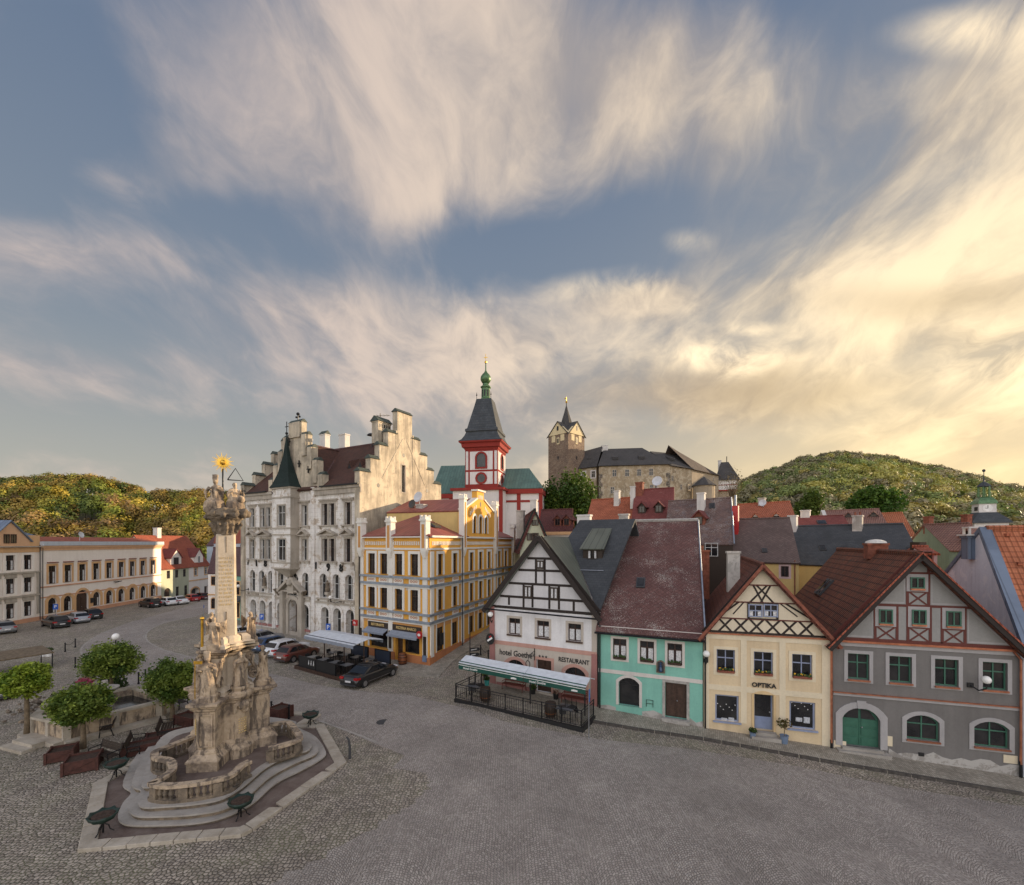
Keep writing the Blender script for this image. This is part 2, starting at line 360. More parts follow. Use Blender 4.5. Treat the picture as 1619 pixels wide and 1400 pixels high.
plaster('pl_palegreen', (.50, .52, .38), .25); plaster('pl_green', (.22, .30, .22), .3); plaster('pl_pinkwall', (.62, .45, .43), .3); plaster('pl_tealhouse', (.22, .42, .33), .3); plaster('pl_bluewhite', (.52, .58, .64), .3); plaster('pl_yellowwall', (.62, .45, .18), .3)
plaster('pl_red', (.27, .032, .024), .3, (.17, .024, .02)); plaster('pl_church', (.68, .66, .64), .25); plaster('pl_castle', (.36, .285, .185), .85, (.20, .155, .10), 1.0, (.46, .39, .28), grain=.03); plaster('pl_towergable', (.72, .60, .36), .3, (.50, .40, .24)); plaster('pl_barbican', (.38, .31, .22), .6)
plaster('chimneywhite', (.66, .64, .60), .4); plaster('chimneygrey', (.40, .38, .34), .7, (.22, .20, .18), 1.0, (.5, .47, .43))
rubble('towerstone', ((.20, .135, .095), (.30, .22, .155), (.16, .11, .085)), 1.3, (.30, .23, .16)); rubble('quoin', ((.10, .085, .07), (.20, .16, .12), (.12, .10, .08)), 1.1)
plain('brickchim', (.22, .075, .045), .9, sc=5, var=.35)
# weathered sandstone of the column: buff, with black crust on top of it
b, p = newmat('sandstone'); ps = b.pos(); n = b.noise(ps, 1.0, 7, .68); n2 = b.noise(ps, 5, 6, .7); n3 = b.noise(b.scl(ps, 3, 3, .5), 1, 5, .65)
col = b.mix(b.mr(n2, .3, .7), (.38, .29, .19), (.54, .43, .31)); col = b.mix(b.mr(n, .48, .60, 0, .85), col, (.15, .115, .088)); col = b.mix(b.mr(n3, .52, .60, 0, .8), col, (.075, .06, .05)); setp(b, p, col, .92, 0, b.bump(n2, .6, .03))
b, p = newmat('shaftstone'); n = b.noise(ps2 := b.pos(), .9, 6, .65); n2 = b.noise(ps2, 6, 5, .7)
col = b.mix(b.mr(n2, .3, .7), (.48, .40, .30), (.58, .50, .39)); col = b.mix(b.mr(n, .52, .72, 0, .55), col, (.30, .25, .19)); setp(b, p, col, .9, 0, b.bump(n2, .5, .015))
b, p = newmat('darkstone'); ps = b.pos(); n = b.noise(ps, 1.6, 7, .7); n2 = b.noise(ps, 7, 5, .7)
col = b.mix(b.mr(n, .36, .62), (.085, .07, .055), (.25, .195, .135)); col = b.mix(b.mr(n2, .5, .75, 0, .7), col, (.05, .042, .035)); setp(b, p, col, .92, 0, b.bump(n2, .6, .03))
b, p = newmat('stepstone'); ps = b.pos(); n = b.noise(ps, .9, 7, .7); n2 = b.noise(ps, 8, 5, .7)
col = b.mix(b.mr(n, .35, .65), (.30, .275, .24), (.42, .39, .345)); col = b.mix(b.mr(n2, .55, .8, 0, .6), col, (.14, .125, .105)); setp(b, p, col, .9, 0, b.bump(n2, .5, .02))
b, p = newmat('kerbstone'); ps = b.pos(); n = b.noise(ps, 1.2, 7, .7); n2 = b.noise(ps, 8, 5, .7); col = b.mix(b.mr(n, .35, .65), (.33, .285, .22), (.50, .45, .37)); col = b.mix(b.mr(n2, .55, .8, 0, .6), col, (.17, .14, .10)); setp(b, p, col, .9, 0, b.bump(n2, .5, .02))
tile('t_teal', (.10, .042, .038), (.165, .08, .068), .36, .36, 'dia', 1.0, (.46, .43, .38), .35, (.06, .035, .03), .6); tile('t_hotel', (.10, .112, .09), (.15, .16, .125), .5, 9, 'seam'); tile('t_slate', (.045, .05, .056), (.07, .076, .082), .3, .22, 'flat', 0, seamcol=.4)
tile('t_rust', (.13, .04, .022), (.24, .08, .04), .30, .42, 'pan', .3, (.26, .20, .14), .8, (.06, .042, .028), .8); tile('t_optika', (.12, .035, .022), (.19, .06, .036), .26, .36, 'pan', 0, moss=.5, mcol=(.05, .03, .02))
tile('t_orange', (.44, .135, .06), (.58, .21, .10), .26, .34, 'pan'); tile('t_orange2', (.42, .12, .055), (.55, .17, .085), .26, .34, 'pan'); tile('t_red', (.34, .085, .045), (.46, .13, .07), .25, .33, 'pan'); tile('t_hall', (.055, .024, .016), (.105, .042, .027), .24, .34, 'flat', 0, moss=.3, mcol=(.04, .025, .018))
tile('t_maroon', (.155, .035, .03), (.24, .07, .06), .3, .3, 'dia', .2, (.34, .22, .2)); tile('t_lichen', (.115, .072, .062), (.20, .125, .105), .34, .34, 'dia', 1.1, (.42, .40, .36), .4, (.09, .10, .13)); tile('t_brown', (.10, .068, .06), (.155, .108, .094), .34, .34, 'dia', .2)
tile('t_yellow', (.22, .05, .042), (.33, .095, .078), .55, 9, 'seam', 0, moss=.5, mcol=(.15, .06, .05)); tile('t_copper', (.065, .135, .115), (.115, .205, .175), .6, 9, 'seam', 0, moss=.6, mcol=(.055, .10, .09)); tile('t_pinkish', (.26, .13, .10), (.36, .20, .155), .26, .34, 'pan')
tile('t_castle', (.05, .047, .046), (.085, .08, .077), .3, .25, 'flat', .3, (.16, .15, .13)); tile('t_castlered', (.075, .058, .05), (.115, .09, .075), .3, .25, 'flat'); tile('t_spire', (.042, .05, .058), (.075, .085, .095), .5, .5, 'flat', 0, seamcol=.35); tile('t_darkgreen', (.006, .018, .016), (.012, .03, .026), .2, .2, 'dia'); tile('t_darkred', (.10, .028, .024), (.16, .05, .042), .26, .34, 'pan')
tile('t_bluegrey', (.11, .15, .22), (.20, .25, .33), .5, 9, 'seam'); tile('t_aged', (.10, .05, .05), (.15, .085, .08), .3, .3, 'dia')
plain('cap_green', (.05, .065, .055), .7, sc=4, var=.3); plain('onion', (.085, .17, .075), .38, .35, sc=2.5, var=.35); plain('onion_gold', (.40, .36, .08), .35, .5, var=.3)
cobble('m_cobble', (.25, .212, .168), (.54, .47, .385), (.05, .043, .034), .155, .3, .75, .8, .30, moss=1)
cobble('m_sett', (.325, .285, .248), (.53, .475, .42), (.13, .115, .10), .105, .12, .6, .7, .32, fan=2.6)
cobble('m_oldsett', (.20, .175, .15), (.34, .31, .28), (.05, .045, .035), .15, .3, .8, .9, .3, moss=1)
b, p = newmat('m_paver'); u = b.uv(); ps = b.pos(); us = b.sep(b.vm('MULTIPLY', u, (1/.10, 1/.20, 1)))
rw = b.m('FLOOR', us[0]); yy = b.m('ADD', us[1], b.m('MULTIPLY', b.m('MODULO', rw, 2), .5)); wn = b.n('TexWhiteNoise', {'Vector': b.comb(rw, b.m('FLOOR', yy), 0)}, noise_dimensions='3D').outputs[0]
e = b.m('MAXIMUM', b.m('LESS_THAN', b.m('FRACT', us[0]), .14), b.m('LESS_THAN', b.m('FRACT', yy), .08)); n = b.noise(ps, .9, 6, .65)
col = b.mix(wn, (.29, .26, .205), (.44, .40, .325)); col = b.mix(b.mr(n, .42, .66, 0, .6), col, (.17, .15, .115)); col = b.mix(b.m('MULTIPLY', e, .75), col, (.075, .065, .05)); setp(b, p, col, .85, 0, b.bump(b.m('SUBTRACT', wn, e), .5, .012))
b, p = newmat('m_dirt'); ps = b.pos(); n = b.noise(ps, 1.4, 7, .7); n2 = b.noise(ps, 9, 5, .7); col = b.mix(b.mr(n, .35, .65), (.115, .08, .065), (.19, .15, .125)); col = b.mix(b.mr(n2, .6, .75, 0, .6), col, (.25, .2, .17)); setp(b, p, col, .95, 0, b.bump(n2, .7, .03))
b, p = newmat('m_hill'); ps = b.pos(); n = b.noise(ps, .05, 7, .7); n2 = b.noise(ps, .9, 5, .7); col = b.mix(b.mr(n, .4, .62), (.055, .045, .02), (.075, .095, .022)); col = b.mix(b.mr(n2, .4, .7, 0, .6), col, (.03, .025, .012)); setp(b, p, col, .95)
foliage('leaves', trans=.2); foliage('farleaves', trans=.15)
# ---------------------------------------------------------------- sky, sun, camera
SUNAZ, SUNEL = R(67), R(10.5)
sdir = Vector((math.sin(SUNAZ)*math.cos(SUNEL), math.cos(SUNAZ)*math.cos(SUNEL), math.sin(SUNEL)))
def sky():
    W = bpy.data.worlds.new('World'); SC.world = W; W.use_nodes = True; b = NB(W.node_tree); bg = b.N['Background']
    d = b.n('TexCoord').outputs['Generated']; s = b.sep(d); z = b.m('MAXIMUM', s[2], 0.0)
    sk = b.n('TexSky', sky_type='NISHITA', sun_disc=False, sun_elevation=SUNEL, sun_rotation=SUNAZ, altitude=400, air_density=1.0, dust_density=1.2, ozone_density=2.0)
    nish = b.vm('SCALE', sk.outputs[0], .05)
    ca = b.vm('DOT_PRODUCT', d, tuple(Vector((1.22, 1, .36)).normalized()), out=1)   # 1 towards the brightest bank of the sunset
    g = b.mr(ca, -.1, .98, 0, 1); g3 = b.m('POWER', g, 2.6); g14 = b.m('POWER', b.mr(ca, .45, 1.0, 0, 1), 4.0)
    # clear air: slate blue overhead, buff low down, gold towards the sunset
    blue = b.mix(b.mr(z, .05, .75, 0, 1), (.29, .325, .345), (.115, .165, .26))
    low = b.mix(g3, (.50, .45, .345), (.90, .62, .27))
    air = b.mix(b.m('POWER', b.mr(z, 0, .42, 1, 0), 1.7), blue, low); air = b.mix(.18, air, nish)
    # clouds on a plane overhead, drawn out by the wind
    k = b.m('ADD', s[2], .34); pl = b.comb(b.m('DIVIDE', s[0], k), b.m('DIVIDE', s[1], k), 0)
    rot = b.n('Mapping', {'Vector': pl, 'Rotation': (0, 0, R(62)), 'Scale': (1.45, .85, 1)}).outputs[0]
    wv = b.n('TexNoise', {'Vector': rot, 'Scale': 1.1, 'Detail': 4}).outputs[1]; rw = b.vm('ADD', rot, b.vm('SCALE', b.vm('SUBTRACT', wv, (.5, .5, .5)), .7))
    n1 = b.noise(rw, .8, 9, .56, .1); n2 = b.noise(b.vm('ADD', rw, (3.1, 7.7, 0)), 1.6, 7, .52, .2); n3 = b.noise(b.scl(rw, 1, .75, 1), 6.0, 9, .62, .3)
    gx = b.m('DIVIDE', s[0], b.m('MAXIMUM', s[1], .12)); gz = b.m('DIVIDE', s[2], b.m('MAXIMUM', s[1], .12)); gg = b.comb(gx, gz, 0)
    front = b.mr(s[1], .05, .3)
    tot = b.m('ADD', b.m('MULTIPLY', n1, 1.0), b.m('MULTIPLY', n2, .95)); tot = b.m('ADD', tot, b.m('MULTIPLY', n3, .24)); den = tot
    for px, py, sx, sy, ro, am in BLOBS:                      # banks and gaps of cloud, by bearing
        c = ((px-CX)/F, (HY-py)/F, 0)
        mp = b.n('Mapping', {'Vector': b.vm('SUBTRACT', gg, c), 'Rotation': (0, 0, R(ro)), 'Scale': (F/sx, F/sy, 1)}).outputs[0]
        ln = b.vm('LENGTH', mp, out=1); den = b.m('ADD', den, b.m('MULTIPLY', b.m('MULTIPLY', b.mr(ln, 1.3, 0, 0, 1, True), am), front))
    cov = b.mr(den, .90, 1.36, 0, 1, True)
    thick = b.mr(b.m('ADD', b.m('MULTIPLY', n2, .75), b.m('MULTIPLY', n3, .6)), .52, .86, 0, 1, True)
    lit = b.mix(g3, (.54, .445, .40), (.98, .79, .54)); shade = b.mix(g3, (.285, .275, .295), (.42, .34, .265))
    cc = b.mix(thick, shade, lit); cc = b.mix(b.mr(z, 0, .26, .5, 0), cc, low)
    col = b.mix(b.m('MULTIPLY', cov, .92), air, cc)
    def spot(px, py, sx, sy, ro, am):
        mp = b.n('Mapping', {'Vector': b.vm('SUBTRACT', b.vm('ADD', gg, b.vm('SCALE', b.vm('SUBTRACT', wv, (.5, .5, .5)), .16)), ((px-CX)/F, (HY-py)/F, 0)), 'Rotation': (0, 0, R(ro)), 'Scale': (F/sx, F/sy, 1)}).outputs[0]
        return b.m('MULTIPLY', b.m('MULTIPLY', b.mr(b.vm('LENGTH', mp, out=1), 1.2, 0, 0, 1, True), am), front)
    for t in ((1190, 622, 300, 62, 5, .75), (1500, 470, 300, 40, 24, .4), (1010, 640, 200, 40, 0, .3)): col = b.mix(b.m('MULTIPLY', spot(*t), b.mr(n2, .3, .62, .5, 1.25)), col, (.32, .245, .175))
    for t in ((1150, 568, 110, 34, 4, .9), (1610, 590, 200, 80, 6, .95), (1560, 60, 170, 50, 40, .7), (985, 462, 120, 30, 5, .45), (1090, 395, 44, 26, 10, .3), (1190, 520, 60, 14, 8, .5)): col = b.mix(b.m('MULTIPLY', spot(*t), b.mr(n3, .36, .66, 0, 1.35)), col, (1.2, .96, .64))
    hz = b.m('MULTIPLY', g14, b.mr(b.m('ADD', n2, b.m('MULTIPLY', n3, .4)), .45, .9, .6, 1.15)); hz = b.m('MULTIPLY', hz, b.mr(z, .05, .5, 1, .25)); col = b.mix(b.m('MULTIPLY', hz, .5), col, (1.15, .88, .46))
    back = b.mr(s[1], .1, -.7, SKYK, SKYK*3.5); col = b.vm('SCALE', col, back)   # unseen sky behind the camera, brightened as added fill for the facades
    b.L.new(col, bg.inputs[0]); bg.inputs[1].default_value = 1.0
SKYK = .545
BLOBS = [(560, 130, 600, 230, 8, .27), (380, 270, 280, 110, -30, .14), (820, 410, 300, 100, 8, -.36), (60, 190, 190, 210, 40, -.36), (300, 340, 190, 55, -25, -.20), (1010, 330, 200, 60, 20, -.10),
         (90, 400, 230, 75, -20, .18), (480, 490, 190, 75, -18, .20), (990, 470, 130, 42, 8, .26), (1300, 480, 420, 120, 22, .14), (1180, 615, 280, 62, 6, .22), (1450, 150, 280, 110, 40, .12), (1000, 110, 300, 170, 0, .16), (620, 555, 420, 42, 0, .02), (1280, 250, 240, 110, 30, .06), (120, 690, 500, 50, 0, -.15), (1000, 720, 300, 40, 0, -.2), (180, 580, 300, 40, -10, .10)]
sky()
sun = bpy.data.lights.new('sun', 'SUN'); sun.energy = 2.9; sun.angle = R(.6); sun.color = (1, .75, .48)
so = bpy.data.objects.new('sun', sun); COL.objects.link(so); so.rotation_euler = (-sdir).to_track_quat('-Z', 'Y').to_euler(); so.location = (60, 40, 60)
cam = bpy.data.cameras.new('camera'); co = bpy.data.objects.new('camera', cam); COL.objects.link(co); SC.camera = co
co.location = (0, 0, H); co.rotation_euler = (R(90), 0, 0); cam.sensor_width = 36; cam.lens = F/1619*36; cam.shift_y = (HY-700)/1619; cam.clip_end = 9000; cam.clip_start = .1
SC.view_settings.view_transform = 'Standard'; SC.view_settings.look = 'None'; SC.view_settings.exposure = 1.2; SC.view_settings.gamma = 1
# ---------------------------------------------------------------- ground
def axis(lo, hi, st, far, n=9):
    a = list(np.arange(lo, hi+.01, st)); e = [(far-hi)*(i/n)**2.2 for i in range(1, n+1)]
    return [lo-x for x in reversed(e)]+a+[hi+x for x in e]
xs = axis(-84, 44, 1.0, 3000); ys = axis(4, 100, 1.0, 3000)
g = M(); nx = len(xs)
g.V = [(x, y, G(x, y)) for y in ys for x in xs]
g.Fc = [(j*nx+i, j*nx+i+1, (j+1)*nx+i+1, (j+1)*nx+i) for j in range(len(ys)-1) for i in range(nx-1)]
struct(g.build('ground', 'm_cobble'))
def sheet(name, pts, off, mat, skirt=0, uvrot=None):
    bm = bmesh.new(); vs = [bm.verts.new((p[0], p[1], 0)) for p in pts]; f = bm.faces.new(vs)
    for ax, i in (((1, 0, 0), 0), ((0, 1, 0), 1)):
        lo = math.floor(min(p[i] for p in pts)); hi = math.ceil(max(p[i] for p in pts))
        for k in range(lo, hi+1): bmesh.ops.bisect_plane(bm, geom=bm.verts[:]+bm.edges[:]+bm.faces[:], plane_co=(k if i == 0 else 0, k if i == 1 else 0, 0), plane_no=ax)
    bmesh.ops.triangulate(bm, faces=bm.faces[:])
    for v in bm.verts: v.co.z = G(v.co.x, v.co.y)+off
    for f in bm.faces:
        f.normal_update()
        if f.normal.z < 0: f.normal_flip()
    if skirt:
        be = [e for e in bm.edges if e.is_boundary]; r = bmesh.ops.extrude_edge_only(bm, edges=be)
        for v in r['geom']:
            if isinstance(v, bmesh.types.BMVert): v.co.z -= skirt
        bmesh.ops.recalc_face_normals(bm, faces=bm.faces[:])
    me = bpy.data.meshes.new(name); bm.to_mesh(me); bm.free()
    if uvrot:
        c, s_ = math.cos(uvrot), math.sin(uvrot); uvl = me.uv_layers.new(name='UVMap')
        for l in me.loops: v = me.vertices[l.vertex_index].co; uvl.data[l.index].uv = (v.x*c+v.y*s_, -v.x*s_+v.y*c)
    else: auto_uv(me)
    me.materials.append(MT[mat]); o = bpy.data.objects.new(name, me); COL.objects.link(o); return o
def smooth_line(pts, n=5, closed=False):
    out = []; N = len(pts); pts = [Vector(p) for p in pts]
    for i in range(N if closed else N-1):
        p0, p1, p2, p3 = (pts[(i+k-1) % N] if closed else pts[min(max(i+k-1, 0), N-1)] for k in range(4))
        for j in range(n):
            t = j/n; out.append(.5*((2*p1)+(p2-p0)*t+(2*p0-5*p1+4*p2-p3)*t*t+(3*p1-p0-3*p2+p3)*t**3))
    if not closed: out.append(pts[-1])
    return out
gp = lambda l: [GP(*p).xy for p in l]
# carriageway of small grey setts: down the far side, round the bend, across the square
rd = smooth_line(gp([(345, 949), (300, 958), (214, 982), (165, 1000), (131, 1022), (135, 1042), (170, 1062), (205, 1090), (260, 1112), (330, 1128)]), 5)
rd += gp([(440, 1130), (505, 1140), (560, 1162), (640, 1195), (620, 1215)])+[(x+.22*(-1)**i*random.random(), y+.2*random.uniform(-1, 1)) for i, (x, y) in enumerate([tuple(v) for v in smooth_line([(-4.0, 21.2), (-3.7, 19.5), (-5.2, 17.2), (-8, 14.2), (-10, 12.0)], 12)])]+[(26, 9), (34, 16.6)]
rd += gp([(1619, 1276), (1420, 1245), (1260, 1212), (1100, 1186), (935, 1168), (800, 1142), (700, 1112), (640, 1098), (560, 1092), (505, 1084), (430, 1066), (370, 1048)])
rd += smooth_line(gp([(330, 1044), (290, 1036), (257, 1027), (232, 1012), (236, 997), (262, 985), (310, 975), (350, 960)]), 5)
struct(sheet('road', rd, .007, 'm_sett'))
# edging stones round the brown island and bend
def band(name, line, w, off, mat, th=0):
    line = [Vector(p) for p in line]; L, Rr = [], []
    for i, p in enumerate(line):
        t = (line[min(i+1, len(line)-1)]-line[max(i-1, 0)]).normalized(); n_ = Vector((-t.y, t.x))*w/2; L.append(p+n_); Rr.append(p-n_)
    m = M()
    for i in range(len(line)-1):
        q = [L[i], Rr[i], Rr[i+1], L[i+1]]; m.poly([(c.x, c.y, G(c.x, c.y)+off) for c in q])
    return struct(m.build(name, mat))
band('edging', smooth_line(gp([(330, 1044), (290, 1036), (257, 1027), (232, 1012), (236, 997), (262, 985), (310, 975)]), 8), .16, .012, 'stepstone')
band('edging', smooth_line(gp([(214, 982), (165, 1000), (131, 1022), (135, 1042), (170, 1062)]), 8), .16, .012, 'stepstone')
band('edging', gp([(505, 1140), (560, 1160), (600, 1176)]), .14, .012, 'stepstone')
# ---------------------------------------------------------------- facade kit
def opening(u0, z0, u1, z1, arch=0, n=9, grow=0):
    u0 -= grow; u1 += grow; z0 -= grow; z1 += grow
    if arch <= 0: return [(u0, z0), (u1, z0), (u1, z1), (u0, z1)]
    a = (u1-u0)/2; arch = min(arch+grow*.3, a*1.0); zs = z1-arch; r = (a*a+arch*arch)/(2*arch); c = (u0+u1)/2; zc = z1-r; th = math.asin(min(1, a/r))
    if arch > a*.999: th = math.pi/2
    pts = [(u0, z0), (u1, z0)]
    for i in range(n+1):
        t = th-2*th*i/n; pts.append((c+r*math.sin(t), zc+r*math.cos(t)))
    return pts
class Facade:
    def __init__(s, par, fr, outline, v0=0): s.par, s.fr, s.out, s.v0, s.holes, s.w = par, fr, outline, v0, [], M(fr)
    def win(s, u, z0, z1, w, d=.16, arch=0, cols=2, tr=.66, fm='brownframe', sur=0, sm=None, sd=.03, sill=None, sillw=.12, cur=0, glass='glass', fw=.06, hole=True, name='window', rows=0, surbot=True, fl=None):
        fr, v0 = s.fr, s.v0; u0, u1 = u-w/2, u+w/2; o = opening(u0, z0, u1, z1, arch)
        if hole: s.holes.append((o, d)); vb = v0+d
        else: vb = v0-.02
        ins = opening(u0+fw, z0+fw, u1-fw, z1-fw, max(0, arch-fw*.3)); m = M(fr); m.ring(o, ins, vb-.06, vb)
        zt = z0+(z1-z0)*tr
        for i in range(1, cols):
            x = u0+(u1-u0)*i/cols; m.box(x-fw*.45, vb-.055, z0+fw, x+fw*.45, vb-.002, z1-fw*.6-(arch*.05))
        if tr < 1: m.box(u0+fw, vb-.05, zt-fw*.5, u1-fw, vb-.003, zt+fw*.5)
        for i in range(1, rows):
            zz = z0+(zt-z0)*i/rows; m.box(u0+fw, vb-.04, zz-.015, u1-fw, vb-.004, zz+.015)
        wo = m.build(name, fm, s.par)
        M(fr).poly([(a, vb-.01, b) for a, b in ins]).build('pane', glass, wo)
        if cur:
            c = M(fr)
            for k in range(2):
                a, b = (u0+fw*1.1, u0+fw+(u1-u0-2*fw)*cur*.5) if k == 0 else (u1-fw-(u1-u0-2*fw)*cur*.5, u1-fw*1.1)
                c.box(a, vb-.022, z0+fw*1.1, b, vb-.012, min(zt-fw*.5, z1-arch-fw))
            c.build('curtain', 'curtain', wo)
        if sur:
            ou = opening(u0, z0, u1, z1, arch, grow=sur)
            if not surbot: ou = [(ou[0][0], z0), (ou[1][0], z0)]+ou[2:]
            M(fr).ring(ou, o, v0-sd, v0+.01).build('surround', sm, wo)
        if sill: M(fr).box(u0-sillw, v0-.13, z0-.09, u1+sillw, v0+d*.6 if hole else v0, z0-.003).build('sill', sill, wo)
        if fl:
            f = M(fr); f.box(u0+.04, v0-.16, z0, u1-.04, v0+.02, z0+.13); fb = f.build('flower_box', 'brickchim' if fl == 'y' else 'soil', wo)
            f = M(fr)
            for k in range(14):
                a = u0+.08+(u1-u0-.16)*random.random(); f.sphere((a, v0-.08+random.uniform(-.05, .05), z0+.15+random.random()*.1), .05+random.random()*.03, 5)
            f.build('flowers', 'leafmix', wo)
            if fl in 'yr':
                f = M(fr)
                for k in range(10): f.sphere((u0+.08+(u1-u0-.16)*random.random(), v0-.11+random.uniform(-.04, .04), z0+.2+random.random()*.1), .035, 5)
                f.build('flowers', 'flower_'+fl, wo)
        return wo
    def door(s, u, z0, z1, w, d=.22, arch=0, mat='doorbrown', sur=0, sm=None, sd=.04, leaves=2, glaz=0, name='door', panels=3, knob='steel'):
        fr, v0 = s.fr, s.v0; u0, u1 = u-w/2, u+w/2; o = opening(u0, z0, u1, z1, arch); s.holes.append((o, d)); vb = v0+d
        m = M(fr).wallp(o, vb-.03, vb+.02); zt = z1-(arch if arch else (z1-z0)*glaz)
        for i in range(leaves):
            a, b = u0+w*i/leaves, u0+w*(i+1)/leaves
            for k in range(panels):
                c0 = z0+(zt-z0)*k/panels; c1 = z0+(zt-z0)*(k+1)/panels; m.box(a+.08, vb-.06, c0+.07, b-.08, vb-.03, c1-.05)
            if i: m.box(a-.02, vb-.055, z0, a+.02, vb-.03, zt)
        do = m.build(name, mat, s.par)
        if glaz: M(fr).box(u0+.08, vb-.045, zt+.06, u1-.08, vb-.031, z1-.06).build('pane', 'glass', do)
        M(fr).sphere((u0+w*(.56 if leaves == 2 else .86), vb-.07, z0+1.02), .045, 6).build('handle', knob, do)
        if sur:
            ou = opening(u0, z0, u1, z1, arch, grow=sur); ou = [(ou[0][0], z0), (ou[1][0], z0)]+ou[2:]; M(fr).ring(ou, o, v0-sd, v0+.01).build('surround', sm, do)
        return do
    def finish(s, mat, depth=0, fr_vd=True, name='wall', extra=None):
        w = s.w
        if s.holes:
            w.hole_wall(s.out, [], s.v0) if False else None
            flat = [h for h, d in s.holes]; ds = {id(h): d for h, d in s.holes}
            t = M(s.fr); t.hole_wall(s.out, flat, s.v0, .15)
            # reveals follow each opening's own depth
            w.V += t.V; w.Fc += t.Fc; n0 = len(s.out)+sum(len(h) for h in flat); k = len(w.V)-len(t.V)+n0
            for h in flat:
                n = len(h)
                for i in range(n): x, y, z = w.V[k+n+i]; w.V[k+n+i] = (x, s.v0+ds[id(h)]+.005, z)
                k += 2*n
        else: w.poly([(a, s.v0, b) for a, b in s.out])
        if depth:
            vx, vy = s.fr.vd; n = len(s.out); b = len(w.V)
            w.V += [(a, s.v0, z) for a, z in s.out]+[(a+depth*vx, s.v0+depth*vy, z) for a, z in s.out]
            for i in range(n):
                j = (i+1) % n; w.Fc.append((b+i, b+n+i, b+n+j, b+j))
            w.Fc.append(tuple(b+n+i for i in reversed(range(n))))
        return w.build(name, mat, s.par)
def chimney(roof, fr, u, v, z0, z1, w=.6, d=.5, mat='chimneygrey', cap='chimneygrey', pots=0):
    m = M(fr); m.box(u-w/2, v-d/2, z0, u+w/2, v+d/2, z1-.12); m.box(u-w/2-.06, v-d/2-.06, z1-.14, u+w/2+.06, v+d/2+.06, z1)
    o = m.build('chimney', mat, roof)
    for i in range(pots): M(fr).tube([(u-w*.25+i*w*.5, v, z1), (u-w*.25+i*w*.5, v, z1+.35)], .09).build('chimney_pot', 'brickchim', o)
    return o
def skylight(roof, fr, pts):                        # four corners on the slope
    p = [Vector(q) for q in pts]; n = (p[1]-p[0]).cross(p[3]-p[0]).normalized()
    if n.z < 0: n = -n
    c = sum(p, Vector())/4; m = M(fr)
    m.hull8([q-n*.05 for q in p], [q+n*.09 for q in p]); o = m.build('skylight', 'greydark', roof)
    q = [c+(a-c)*.78+n*.1 for a in p]; M(fr).poly(q).build('pane', 'glass', o); return o
def gable_roof(par, fr, u0, u1, v0, v1, ze, zr, mat, axis='u', ov=.3, th=.16, name='roof', um=None):
    # axis 'u': ridge runs along the facade; 'v': ridge runs into the depth
    p = fr.p; m = M(fr)
    if axis == 'u':
        vm = (v0+v1)/2; k = (zr-ze)/(vm-v0); zo = ze-ov*k
        m.slab([p(u0-ov*.4, v0-ov, zo), p(u1+ov*.4, v0-ov, zo), p(u1+ov*.4, vm, zr), p(u0-ov*.4, vm, zr)], th)
        m.slab([p(u1+ov*.4, v1+ov, zo), p(u0-ov*.4, v1+ov, zo), p(u0-ov*.4, vm, zr), p(u1+ov*.4, vm, zr)], th)
        m.tube([p(u0-ov*.4, vm, zr), p(u1+ov*.4, vm, zr)], .12, 6)
    else:
        um = (u0+u1)/2 if um is None else um
        for a, sg in ((u0, -1), (u1, 1)):
            k = (zr-ze)/abs(um-a); zo = ze-ov*k
            m.slab([p(a+sg*ov, v0-ov, zo), p(um, v0-ov, zr), p(um, v1+ov, zr), p(a+sg*ov, v1+ov, zo)], th)
        m.tube([p(um, v0-ov, zr+.02), p(um, v1+ov, zr+.02)], .12, 6)
    return m.build(name, mat, par)
def downpipe(par, fr, u, z0, z1, v=-.1, mat='iron', r=.05, elbow=0):
    M(fr).tube([(u+elbow, v+.02, z1+.25), (u, v, z1-.1), (u, v, z0)], r, 7).build('downpipe', mat, par)
def wall_lamp(par, fr, u, z, out=.7, side=0, mat='black'):
    m = M(fr).box(u-.13, -.07, z-.12, u+.13, 0, z+.12); m.tube([(u, -.05, z), (u+side*.5, -out*.6, z-.16), (u+side, -out, z+.02), (u+side, -out, z+.22)], .035, 6)
    m.lathe((u+side, -out, z+.18), [(.10, 0), (.12, .08), (.05, .1)], 8); o = m.build('wall_lamp', mat, par); M(fr).sphere((u+side, -out, z+.46), .2, 12).build('globe', 'globe', o, smooth=True); return o
def timber(par, fr, segs, mat='timber', w=.14, v=0, pr=.03):
    m = M(fr)
    for i, s_ in enumerate(segs):
        a, b_, ww = s_[0], s_[1], (s_[2] if len(s_) > 2 else w); m.bar(a, b_, ww, v-pr-.0007*(i % 9), v+.01)
    return m.build('timber_frame', mat, par)
